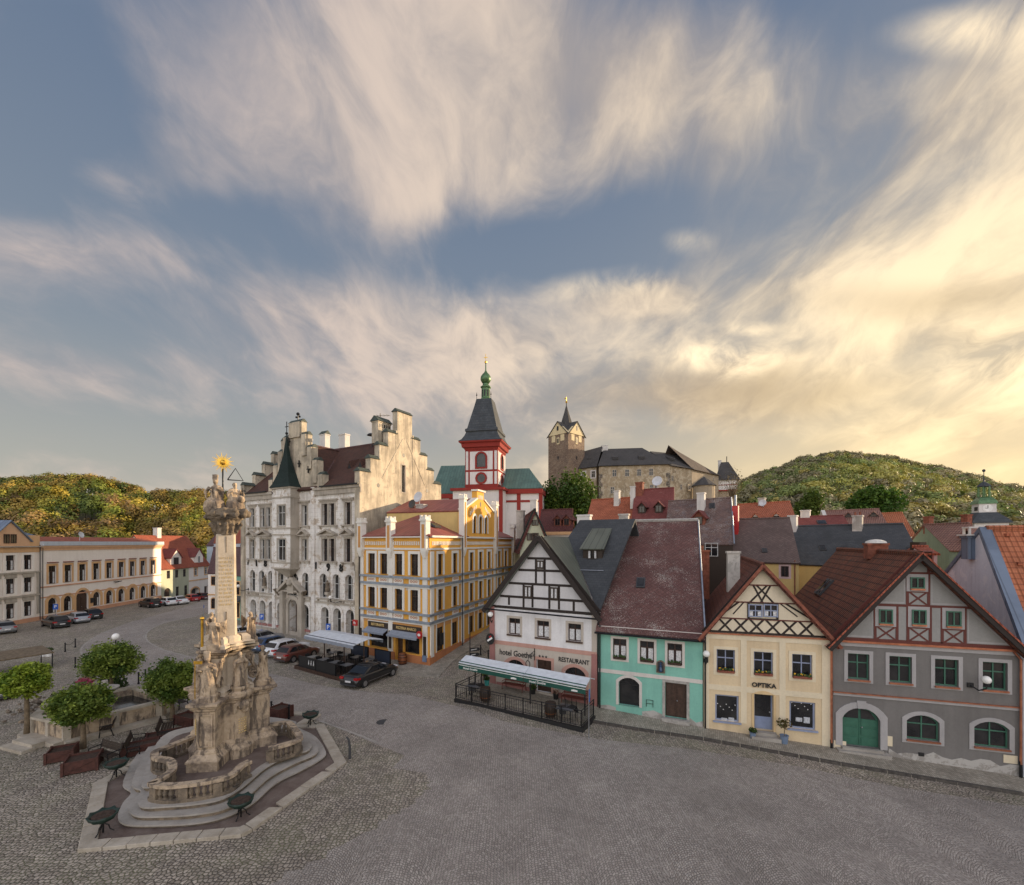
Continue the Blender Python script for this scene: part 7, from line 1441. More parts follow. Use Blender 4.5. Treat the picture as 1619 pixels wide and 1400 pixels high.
loft(m := M(), [(.02, 3.2), (.09, 3.26), (.09, 3.34), (.20, 3.42), (.20, 3.46), (.36, 3.54), (.36, 3.66)]); m.build('cornice', 'sandstone', mon)
m = M(); gm = M()
for k in range(3):
    a = A0+120*k; d = Vector((math.cos(R(a)), math.sin(R(a)))); n_ = Vector((-d.y, d.x)); c = Vector((MCx, MCy))+d*1.855; fm_ = MatFr(Matrix.Translation((c.x, c.y, 0)) @ Matrix.Rotation(math.atan2(n_.y, n_.x), 4, 'Z')); a_ = M(fm_); a_.ring([(-.32, 1.6), (.32, 1.6), (.32, 3.1), (-.32, 3.1)], [(-.26, 1.66), (.26, 1.66), (.26, 3.04), (-.26, 3.04)], -.06, .03); a_.build('panel_moulding', 'sandstone', ped_)
    e = a+60; de = Vector((math.cos(R(e)), math.sin(R(e)))); q_ = Vector((MCx, MCy))+de*(.78+.46)
    for i in range(7):
        for j in range(5):
            ang = R(e-22+j*11); cc = Vector((MCx, MCy))+de*.78+Vector((math.cos(ang), math.sin(ang)))*.465; gm.sphere((cc.x, cc.y, 1.75+i*.11), .032, 4)
    m.sphere((q_.x, q_.y, 3.1), .3, 8, .9); m.sphere((q_.x+.1, q_.y+.05, 2.85), .16, 6)
    for s_ in (-1, 1): tn = Vector((-de.y, de.x))*s_; m.tube([(q_.x+tn.x*.1, q_.y+tn.y*.1, 3.25), (q_.x+tn.x*.4, q_.y+tn.y*.4, 3.15), (q_.x+tn.x*.42, q_.y+tn.y*.42, 2.8)], [.09, .11, .05], 6)
gm.build('gilded_inscription', 'lightgold', ped_); m.build('cartouche', 'sandstone', ped_)
kw = dict(Rc=.92, hw=.32, ri=.64, rb=.40, rm=.30)
loft(m := M(), [(.25, 3.62), (.25, 3.85), (.06, 4.0), (0, 4.05), (0, 5.45)], **kw); m.build('upper_block', 'shaftstone', mon)
loft(m := M(), [(.02, 5.42), (.12, 5.5), (.12, 5.58), (.30, 5.68), (.30, 5.72), (.46, 5.8), (.46, 5.92)], **kw); m.build('upper_cornice', 'sandstone', mon)
m = M()
for k in range(3):
    a = A0+120*k; d = Vector((math.cos(R(a)), math.sin(R(a))))
    for s_ in (-1, 1):
        n_ = Vector((-d.y, d.x))*.3*s_; b_ = Vector((MCx, MCy))+n_
        for cr, cz_, rr_, dr in ((1.2, 4.35, .28, 1), (1.0, 5.3, .19, -1)):
            pts = []
            for t in range(16): an = t*.75; r_ = rr_*(1-t/19); q_ = b_+d*(cr+r_*math.cos(an*dr)); pts.append((q_.x, q_.y, cz_+r_*math.sin(an*dr)))
            m.tube(pts, .07, 6)
        q0, q1, q2 = b_+d*1.42, b_+d*1.1, b_+d*1.15; m.tube([(q0.x, q0.y, 4.4), (q1.x, q1.y, 4.95), (q2.x, q2.y, 5.3)], .09, 6)
m.build('scrolls', 'sandstone', mon)
loft(m := M(), [(.3, 5.92), (.3, 6.05), (.12, 6.12), (.12, 6.3), (-.05, 6.42)], **kw); m.build('plinth_step', 'shaftstone', mon)
sa = R(-56); TS = MatFr(TR(MCx, MCy, 0, sa+R(90)))
def oct_(h, c, z): return [(-h+c, -h, z), (h-c, -h, z), (h, -h+c, z), (h, h-c, z), (h-c, h, z), (-h+c, h, z), (-h, h-c, z), (-h, -h+c, z)]
M(TS).hull8(oct_(.47, .1, 6.4), oct_(.41, .09, 11.4)).build('shaft', 'shaftstone', mon)
m = M(TS); m.box(-.02, -.475, 6.7, .02, -.44, 7.6).box(-.02, -.425, 10.5, .02, -.39, 11.3); m.build('shaft_groove', 'darkstone', mon)
g_ = M(TS)
for i in range(13):
    z = 7.9+i*.19; y = -.47+.06*(z-6.4)/5-.008; x = -.27
    while x < .25:
        w_ = random.choice((.035, .05, .06)); g_.box(x, y, z, x+.014, y+.015, z+.1); 
        if random.random() < .6: g_.box(x, y, z+random.choice((0, .045, .085)), x+w_, y+.015, z+random.choice((0, .045, .085))+.014) if False else g_.box(x, y+.001, z+.043, x+w_, y+.015, z+.057)
        if random.random() < .5: g_.box(x+w_, y+.0005, z, x+w_+.014, y+.0155, z+.1)
        x += w_+.035
g_.build('gilded_inscription', 'lightgold', mon)
# carved figures: primitives fused by voxel remesh into one surface
def fuse(m, name, mat, par, vox=.035, disp=.02, seed=0):
    o = m.build('tmp', None, None); md = o.modifiers.new('r', 'REMESH'); md.mode = 'VOXEL'; md.voxel_size = vox; sm = o.modifiers.new('s', 'SMOOTH'); sm.iterations = 1; sm.factor = .5
    me = bpy.data.meshes.new_from_object(o.evaluated_get(bpy.context.evaluated_depsgraph_get())); bpy.data.objects.remove(o); sd = Vector((seed*3.1, seed*1.7, 0))
    for v in me.vertices: v.co += v.normal*disp*(noise.noise(v.co*8+sd)+.6*noise.noise(v.co*20+sd))
    me.transform(WM[par.name].inverted()); me.materials.clear(); me.materials.append(MT[mat])
    for p in me.polygons: p.use_smooth = True
    me.name = name; o = bpy.data.objects.new(name, me); COL.objects.link(o); o.parent = par; WM[o.name] = WM[par.name]; return o
def robe(m, tf, prof, n=28, folds=9, amp=.09, ph=0):
    b = len(m.V)
    for i, (r, z, ox, oy, sy) in enumerate(prof):
        for k in range(n): a = 2*math.pi*k/n; rr = r*(1+amp*(1-i/len(prof))*math.sin(folds*a+ph+z*1.5)); m.V.append(tuple(tf @ Vector((ox+rr*math.cos(a), oy+rr*sy*math.sin(a), z))))
    for i in range(len(prof)-1):
        for k in range(n): j = (k+1) % n; m.Fc.append((b+i*n+k, b+i*n+j, b+(i+1)*n+j, b+(i+1)*n+k))
    m.Fc.append(tuple(b+k for k in reversed(range(n)))); e = b+(len(prof)-1)*n; m.Fc.append(tuple(e+k for k in range(n)))
def figure(x, y, z, h, face, par, name='statue', seed=0, wings=False, seated=False, mitre=False, arm=(0.5, .5), mat='sandstone', staff=None, base=True, vox=.03):
    rd_ = random.Random(seed); s = h/1.75; tf = Matrix.Translation((x, y, z)) @ Matrix.Rotation(face+R(90), 4, 'Z') @ Matrix.Scale(s, 4); m = M(); T_ = lambda v: tuple(tf @ Vector(v))   # local -y is the front
    lean = rd_.uniform(-.05, .05)
    if seated: robe(m, tf, [(.44, 0, 0, -.12, .9), (.46, .25, 0, -.14, .9), (.42, .5, 0, -.14, .95), (.33, .66, 0, 0, .8), (.25, .85, 0, .08, .75), (.26, 1.1, 0, .1, .7), (.22, 1.28, 0, .1, .65), (.09, 1.36, 0, .09, .9)], ph=seed, folds=7); hy = .07; hz_ = 1.52; sh = 1.22
    else: robe(m, tf, [(.36, 0, 0, 0, .85), (.35, .15, 0, 0, .85), (.29, .55, lean, 0, .8), (.25, .9, lean*2, 0, .75), (.22, 1.05, lean*2, 0, .72), (.26, 1.3, lean*1.5, 0, .68), (.23, 1.42, lean, 0, .62), (.085, 1.49, lean, 0, .9)], ph=seed); hy = -.02; hz_ = 1.63; sh = 1.38
    m.tube([T_((lean, hy+.02, hz_-.25)), T_((lean, hy, hz_-.05))], .07*s, 8)
    m.sphere(T_((lean, hy, hz_)), .12*s, 10, 1.2); m.sphere(T_((lean, hy-.11, hz_-.01)), .03*s, 6); m.sphere(T_((lean, hy+.03, hz_+.03)), .125*s, 8, 1.1)
    if rd_.random() < .6: m.sphere(T_((lean, hy-.08, hz_-.13)), .07*s, 6, 1.3)
    for sg, rs in ((-1, arm[0]), (1, arm[1])):
        sx = lean+sg*.25; e = (sx+sg*.12, -.06-.1*rs, sh-.30+.2*rs); w_ = (sx-sg*.08+sg*.22*(rs > .8), -.28, sh-.25+.4*rs); m.tube([T_((sx*.9, 0, sh)), T_(e), T_(w_)], [.095*s, .085*s, .05*s], 8); m.sphere(T_(w_), .06*s, 6)
        m.tube([T_(e), T_((e[0], e[1]+.02, e[2]-.35))], [.08*s, .03*s], 6)
    for i in range(5): a = rd_.uniform(-1.2, 1.2); m.tube([T_((.24*math.sin(a), -.22*math.cos(a), sh-.1)), T_((.28*math.sin(a+.4), -.27*math.cos(a+.4), sh*.5)), T_((.33*math.sin(a+.5), -.3*math.cos(a+.5), .05))], [.03*s, .05*s, .05*s], 5)
    if mitre: m.hull8([T_((lean-.11, hy-.08, hz_+.08)), T_((lean+.11, hy-.08, hz_+.08)), T_((lean+.11, hy+.08, hz_+.08)), T_((lean-.11, hy+.08, hz_+.08))], [T_((lean-.14, hy-.02, hz_+.36)), T_((lean+.14, hy-.02, hz_+.36)), T_((lean+.14, hy+.02, hz_+.36)), T_((lean-.14, hy+.02, hz_+.36))])
    if wings:
        for sg in (-1, 1): m.hull8([T_((sg*.1, .18, 1.3)), T_((sg*.2, .18, .9)), T_((sg*.55, .34, .55)), T_((sg*.62, .34, 1.55))], [T_((sg*.1, .25, 1.3)), T_((sg*.2, .25, .9)), T_((sg*.55, .42, .55)), T_((sg*.62, .42, 1.55))])
    if base: m.obox((x, y), (math.cos(face), math.sin(face)), (-math.sin(face), math.cos(face)), .36*s, .36*s, z-.22, z+.05)
    o = fuse(m, name, mat, par, vox, .018, seed)
    if staff: M().tube([T_((-.42, -.25, .0)), T_((-.42, -.25, 1.5))], .022, 6).box(*[T_((-.42, -.25, 1.5))[i]-(.05, .02, 0)[i] for i in range(3)], *[T_((-.42, -.25, 1.5))[i]+(.32, .02, .14)[i] for i in range(3)]).build('gilded_staff', 'gold', o)
    return o
fcam = R(-57)
q_ = pol(A0, 1.62); figure(q_.x, q_.y, 3.86, 1.85, R(A0)+.15, mon, seed=1, mitre=True, staff=True, arm=(.2, .6))
q_ = pol(A0+120, 1.62); figure(q_.x, q_.y, 3.86, 1.75, R(A0+120)-.3, mon, seed=2, arm=(.6, .7))
q_ = pol(A0+240, 1.62); figure(q_.x, q_.y, 3.86, 1.75, R(A0+240), mon, seed=3)
for k in range(3):
    a = A0+60+120*k; q_ = pol(a, 1.05); M().lathe((q_.x, q_.y, 3.6), [(.5, 0), (.5, .1), (.36, .2), (.42, .34), (.42, .42)], 14).build('statue_base', 'sandstone', mon); figure(q_.x, q_.y, 4.0, 1.62, R(a), mon, seed=4+k, base=False, arm=(.5, .35))
for k in range(3): a = A0+120*k; q_ = pol(a, 1.08); figure(q_.x, q_.y, 6.12, 1.3, R(a)+.2, mon, seed=8+k, wings=True, arm=(1.0, .4))
q_ = pol(A0-24, 1.25); M().tube([(q_.x, q_.y, 5.95), (q_.x, q_.y, 7.35)], .06, 8).sphere((q_.x, q_.y, 7.4), .1, 6).build('gilded_torch', 'gold', mon)
# capital, cloud with cherubs, the Trinity group
m = M(TS); m.lathe((0, 0, 0), [(.46, 11.35), (.5, 11.42), (.44, 11.5), (.5, 11.75), (.62, 12.05), (.78, 12.2), (.74, 12.3)], 16)
for k in range(12): a = k*math.pi/6; rr_ = .5+.16*(k % 2); m.tube([(.47*math.cos(a), .47*math.sin(a), 11.5), (rr_*math.cos(a), rr_*math.sin(a), 11.8), ((rr_+.12)*math.cos(a), (rr_+.12)*math.sin(a), 11.95), ((rr_+.14)*math.cos(a), (rr_+.14)*math.sin(a), 11.83)], [.09, .1, .08, .04], 6)
fuse(m, 'capital', 'darkstone', mon, .035, .03, 3)
m = M(TS); m.lathe((0, 0, 0), [(.7, 12.2), (.85, 12.35), (.8, 12.6), (.5, 12.7)], 16); rd_ = random.Random(5)
for k in range(22): a = k*.571; rr_ = rd_.uniform(.68, .92); m.sphere((rr_*math.cos(a), rr_*math.sin(a), rd_.uniform(12.25, 12.6)), rd_.uniform(.13, .22), 8)
fuse(m, 'cherub_cloud', 'darkstone', mon, .035, .03, 4)
cr, sr = math.cos(sa+R(90)), math.sin(sa+R(90)); wx = lambda u, v: (MCx+u*cr-v*sr, MCy+u*sr+v*cr)
figure(*wx(-.42, .05), 12.5, 1.75, sa-.3, mon, name='seated_figure', seed=21, seated=True, mitre=True, base=False, arm=(.4, .5)); figure(*wx(.36, 0), 12.5, 1.6, sa+.2, mon, name='seated_figure', seed=22, seated=True, base=False, arm=(.5, .6))
m = M(TS); m.sphere((.62, -.22, 13.15), .2, 10); m.build('orb', 'sandstone', mon, smooth=True)
m = M(TS); m.tube([(.08, .1, 14.15), (.42, .1, 14.75), (.76, .1, 14.15), (.08, .1, 14.15)], .03, 6); m.tube([(.72, -.2, 13.3), (.72, -.2, 13.75)], .025, 5); m.tube([(.6, -.2, 13.6), (.84, -.2, 13.6)], .025, 5); m.build('halo_triangle', 'iron', mon)
m = M(TS); m.tube([(-.12, .2, 12.8), (-.12, .2, 14.7)], .035, 6); m.build('sunburst_rod', 'iron', mon)
m = M(TS); m.sphere((-.12, .15, 15.0), .14, 8)
for k in range(26):
    a = k*2*math.pi/26; l_ = .5 if k % 2 else .36; dv = Vector((math.cos(a), 0, math.sin(a))); n_ = Vector((-math.sin(a), 0, math.cos(a)))*.04; c0 = Vector((-.12, .15, 15.0)); m.hull8([c0+dv*.08-n_-Vector((0, .03, 0)), c0+dv*.08+n_-Vector((0, .03, 0)), c0+dv*.08+n_+Vector((0, .03, 0)), c0+dv*.08-n_+Vector((0, .03, 0))], [c0+dv*l_-n_*.15, c0+dv*l_+n_*.15, c0+dv*l_+n_*.15+Vector((0, .01, 0)), c0+dv*l_-n_*.15+Vector((0, .01, 0))])
m.build('sunburst', 'gold', mon)
# ================================================================ the fountain and what stands round it
fp = [Vector(p) for p in ((-24.4, 24.9), (-21.9, 28.4), (-22.3, 29.5), (-26.0, 31.3), (-28.7, 28.4), (-27.3, 25.9))]
fc = sum(fp, Vector((0, 0)))/6; ft = thing('fountain', 'stone fountain basin with dark water and panelled walls beside the round-headed trees', 'fountain', TR(fc.x, fc.y, 0))
def scale_(o, k): return [fc+(p-fc)*k for p in o]
m = M(); o0, o1, oi = fp, scale_(fp, 1.045), scale_(fp, .90)
for i in range(6):
    j = (i+1) % 6; m.hull8([(*o0[i], -.1), (*o0[j], -.1), (*oi[j], -.1), (*oi[i], -.1)], [(*o0[i], 1.0), (*o0[j], 1.0), (*oi[j], 1.0), (*oi[i], 1.0)])
m.build('basin_wall', 'sandstone', ft); m = M()
for i in range(6):
    j = (i+1) % 6; m.hull8([(*o1[i], 1.003), (*o1[j], 1.003), (*scale_(fp, .885)[j], 1.003), (*scale_(fp, .885)[i], 1.003)], [(*o1[i], 1.14), (*o1[j], 1.14), (*scale_(fp, .885)[j], 1.14), (*scale_(fp, .885)[i], 1.14)])
m.build('basin_rim', 'kerbstone', ft); M().poly([(*p, .62) for p in oi]).build('basin_water', 'water', ft)
m = M()
for i in range(6):
    a, b = fp[i], fp[(i+1) % 6]; t = (b-a).normalized(); n_ = Vector((t.y, -t.x)); L_ = (b-a).length
    m.obox(a-(a-fc).normalized()*.05, t, n_, .16, .16, -.1, 1.0)
    if L_ > 2: m.obox((a+b)/2+n_*.0, t, n_, .12, .1, -.1, 1.0); m.obox((a+b)/2+n_*.28, t, n_, L_/2+.1, .3, -.1, .22)
m.build('basin_pilaster', 'kerbstone', ft); a, b = fp[5], fp[0]; t = (b-a).normalized(); n_ = Vector((t.y, -t.x)); M().obox((a+b)/2+n_*.85, t, n_, .9, .26, -.05, .3).obox((a+b)/2+n_*1.3, t, n_, 1.0, .28, -.05, .15).build('basin_steps', 'kerbstone', ft)
m = M(); m.lathe((fc.x, fc.y, .5), [(.5, 0), (.45, .5), (.3, .7), (.35, 1.2), (.7, 1.45), (.72, 1.55), (.2, 1.6), (.15, 2.0)], 14); m.build('fountain_pillar', 'stepstone', ft)
# rock garden with shrubs and flowers
gr = thing('rock_garden', 'low stony flower bed with shrubs and pink blossom behind the fountain', 'flower bed', TR(-30.5, 31.0, 0)); m = M(); rd_ = random.Random(3)
for i in range(150):
    x, y = -30.8+rd_.gauss(0, 1.2), 31.0+rd_.gauss(0, 1.5); s_ = rd_.uniform(.06, .2); m.lathe((x, y, rd_.uniform(-.05, .22)), [(.4*s_, 0), (s_, .3*s_), (.9*s_, .8*s_), (.2*s_, 1.1*s_)], 6, rd_.random()*3)
struct(m.build('stones', 'darkstone', gr), 'stuff')
def shrub(name, par, c, rr, n, ls, cols, mat='leaves'):
    P_ = RNG.normal(size=(n, 3)); P_ /= np.linalg.norm(P_, axis=1)[:, None]; P_ *= RNG.random((n, 1))**.4; P_ = P_*np.array(rr)+np.array(c); t = RNG.random((n, 1)); V, Q, C = leaf_quads(P_, np.full(n, ls), np.array(cols[0])*(1-t)+np.array(cols[1])*t); return mesh_np(name, V, Q, C, mat, par, WM[par.name].translation)
shrub('shrub', gr, (-29.4, 29.9, .6), (.9, .9, .7), 700, .1, ((.05, .08, .03), (.14, .16, .08))); shrub('shrub', gr, (-28.6, 32.6, .8), (.9, .9, .9), 800, .1, ((.03, .06, .02), (.07, .10, .03))); shrub('blossom_shrub', gr, (-31.2, 33.3, .7), (.55, .55, .5), 500, .08, ((.45, .06, .14), (.55, .12, .22))); shrub('conifer_shrub', gr, (-30.2, 34.0, .85), (.28, .28, .85), 500, .08, ((.03, .07, .02), (.05, .10, .03)))
def planter(label, c, rz, w, d, h):
    r = thing('planter_box', label, 'planter', TR(c.x, c.y, G(c.x, c.y), rz), 'red-brown wooden planter boxes'); f = MatFr(WM[r.name]); m = M(f)
    for x0, y0, x1, y1 in ((-w, -d, w, -d+.05), (-w, d-.05, w, d), (-w, -d+.05, -w+.05, d-.05), (w-.05, -d+.05, w, d-.05)): m.box(x0, y0, .05, x1, y1, h)
    m.build('side_boards', 'planterwood', r); m = M(f)
    for x in (-w, w):
        for y in (-d, d): m.box(x-.05, y-.05, 0, x+.05, y+.05, h+.02)
    m.build('corner_post', 'planterwood', r); m = M(f)
    m.tube([(-w+.05, -d-.012, .1), (w-.05, -d-.012, h-.06)], .025, 4); m.build('brace', 'planterwood', r); M(f).box(-w+.05, -d+.05, .1, w-.05, d-.05, h-.1).build('soil', 'soil', r); return r
hd = R(57)
planter('nearest red-brown planter box, square with divided top, left of the column', GP(131, 1216), hd-R(25), .62, .55, .62); planter('red-brown planter box by the fountain steps, behind the nearest one', GP(98, 1200), hd-R(25), .5, .5, .55)
planter('long red-brown planter box behind the left bench', GP(222, 1191), hd-R(22), .75, .42, .55); planter('long red-brown planter box close behind the column balustrade', GP(262, 1172), hd-R(22), .85, .42, .5); planter('red-brown planter box at the fountain corner left of the column pedestal', GP(300, 1146), hd-R(80), .8, .4, .6); planter('red-brown planter box between chained posts right of the column', GP(443, 1136), R(-25), .5, .5, .75)
def bench(name, label, c, rz, L_, mat='darkwood', fm='iron', group=None):
    r = thing(name, label, 'bench', TR(c.x, c.y, c.z if len(c) > 2 else G(c.x, c.y), rz), group); f = MatFr(WM[r.name]); m = M(f)
    for i in range(4): m.box(-L_/2, -.26+i*.125, .43, L_/2, -.16+i*.125, .46)
    m.build('seat', mat, r); m = M(f)
    for i in range(3): m.hull8([(-L_/2, .25+i*.03, .55+i*.12), (L_/2, .25+i*.03, .55+i*.12), (L_/2, .28+i*.03, .55+i*.12), (-L_/2, .28+i*.03, .55+i*.12)], [(-L_/2, .27+i*.03, .65+i*.12), (L_/2, .27+i*.03, .65+i*.12), (L_/2, .30+i*.03, .65+i*.12), (-L_/2, .30+i*.03, .65+i*.12)])
    m.build('backrest', mat, r)
    for x in (-L_/2+.06, L_/2-.06): M(f).tube([(x, -.28, 0), (x, -.24, .42), (x, .22, .42), (x, .36, .92)], .03, 6).tube([(x, .22, .42), (x, .34, 0)], .03, 6).tube([(x, -.26, .42), (x, -.28, .62), (x, .27, .66)], .025, 6).build('side_frame', fm, r)
    return r
for (px, py, rz, L_, lab) in ((165, 1205, -22, 1.7, 'black slatted bench beside the nearest red-brown planter box'), (215, 1190, 122, 1.9, 'black slatted bench facing the fountain, left of the column steps'), (262, 1165, 122, 2.2, 'black slatted bench close to the column balustrade'), (172, 1158, -58, 1.7, 'black slatted bench against the fountain wall'), (282, 1118, -30, 1.5, 'black slatted bench under the tree nearest the column')):
    bench('park_bench', lab, GP(px, py), R(rz), L_, group='black park benches')
def bowl(label, c):
    r = thing('flower_bowl', label, 'flower bowl', TR(c.x, c.y, c.z), 'green flower bowls on iron stands round the column'); f = MatFr(WM[r.name]); m = M(f); n = 24
    for rr_, z in ((.05, .42), (.22, .44), (.38, .54), (.47, .72), (.43, .72), (.36, .66)):
        for k in range(n): a = 2*math.pi*k/n; q_ = rr_*(1+.07*(rr_ > .3)*math.cos(8*a)); m.V.append((q_*math.cos(a), q_*math.sin(a), z+.03*(rr_ > .38)*math.cos(8*a)))
    for i in range(5):
        for k in range(n): j = (k+1) % n; m.Fc.append((i*n+k, i*n+j, (i+1)*n+j, (i+1)*n+k))
    m.build('bowl', 'greenbowl', r, smooth=True); M(f).lathe((0, 0, .67), [(.001, 0), (.2, .03), (.36, .0)][::-1], 14).build('soil', 'soil', r); m = M(f); m.tube([(0, 0, 0), (0, 0, .45)], .03, 6)
    for k in range(3): a = k*2.094+.5; m.tube([(0, 0, .36), (.16*math.cos(a), .16*math.sin(a), .26), (.2*math.cos(a), .2*math.sin(a), .1), (.32*math.cos(a), .32*math.sin(a), 0)], .022, 5)
    m.build('stand', 'iron', r)
for px, py, dz, lab in ((163, 1317, .13, 'green scalloped flower bowl at the front left corner of the kerbed island'), (381, 1292, .05, 'green scalloped flower bowl in front of the column steps, right of centre'), (184, 1229, .1, 'green scalloped flower bowl between the benches and the column steps'), (491, 1147, .13, 'green scalloped flower bowl at the right back corner of the kerbed island')): bowl(lab, GP(px, py, dz))
def bollard(label, c, h=.95, lean=0):
    r = thing('bollard', label, 'bollard', TR(c.x, c.y, c.z), 'black iron posts on the square'); f = MatFr(WM[r.name]); M(f).lathe((0, 0, 0), [(.08, 0), (.08, .12), (.055, .15), (.05, h-.12), (.07, h-.1), (.06, h-.04), (.01, h)], 10).build('post', 'iron', r); return Vector((c.x, c.y, c.z+h-.15))
def chain(label, a, b):
    m = M(); m.tube([a.lerp(b, t/8)-Vector((0, 0, .28*math.sin(math.pi*t/8))) for t in range(9)], .022, 5); tag(m.build('chain', 'iron'), label, 'chain', 'chains between the iron posts')
b1 = bollard('iron post behind the white flower pots, second from the left', GP(103, 1031)); b2 = bollard('iron post at the road bend, farthest back', GP(119, 1024)); b3 = bollard('iron post at the kerb beside the conifer shrub', GP(119, 1056)); b4 = bollard('iron post left of the tree nearest the column', GP(230, 1077)); b5 = bollard('iron post left of the planter right of the column', GP(429, 1132)); b6 = bollard('iron post right of the planter right of the column', GP(457, 1138))
chain('sagging chain between the two posts at the road bend', b1, b2); chain('sagging chain over the planter right of the column', b5, b6); b7 = bollard('iron post behind the tree right of the fountain, with a short chain', GP(219, 1082)); chain('short chain by the tree right of the fountain', b7, b4)
c = GP(553, 1200); r = thing('curved_post', 'slightly curved dark iron post standing alone right of the kerbed island', 'post', TR(c.x, c.y, c.z)); M(MatFr(WM[r.name])).tube([(0, 0, 0), (0, 0, .6), (-.05, 0, .95), (-.16, 0, 1.12)], [.07, .065, .055, .05], 8).build('post', 'greydark', r)
for px, lab in ((69, 'left white flower tub at the road bend'), (78, 'right white flower tub at the road bend')):
    c = GP(px, 1038); r = thing('flower_tub', lab, 'flower pot', TR(c.x, c.y, c.z), 'white flower tubs at the bend'); M(MatFr(WM[r.name])).lathe((0, 0, 0), [(.24, 0), (.3, .5), (.33, .55), (.27, .55), (.25, .45)], 12).build('tub', 'white', r); shrub('plants', r, (c.x, c.y, c.z+.65), (.32, .32, .22), 140, .07, ((.03, .06, .02), (.08, .12, .03)))
c = GP(183, 1078); r = thing('park_lamp', 'globe park lamp rising behind the farthest round-headed tree', 'lamp', TR(c.x, c.y, c.z)); f = MatFr(WM[r.name]); M(f).tube([(0, 0, 0), (0, 0, 3.35)], [.07, .045], 8).build('pole', 'iron', r); M(f).sphere((0, 0, 3.55), .27, 12).build('globe', 'globe', r, smooth=True)
c = GP(14, 1062); r = thing('canopy', 'low brown canopy on dark posts at the left edge of the square', 'canopy', TR(c.x, c.y, c.z, R(60))); f = MatFr(WM[r.name]); M(f).slab([(-3.5, -1.6, 1.35), (2.4, -1.6, 1.35), (2.4, 1.4, 1.6), (-3.5, 1.4, 1.6)], .1).build('roof_sheet', 'bark', r)
for x in (-3.3, 2.3):
    for y in (-1.5, 1.3): M(f).tube([(x, y, 0), (x, y, 1.4)], .04, 6).build('post', 'iron', r)
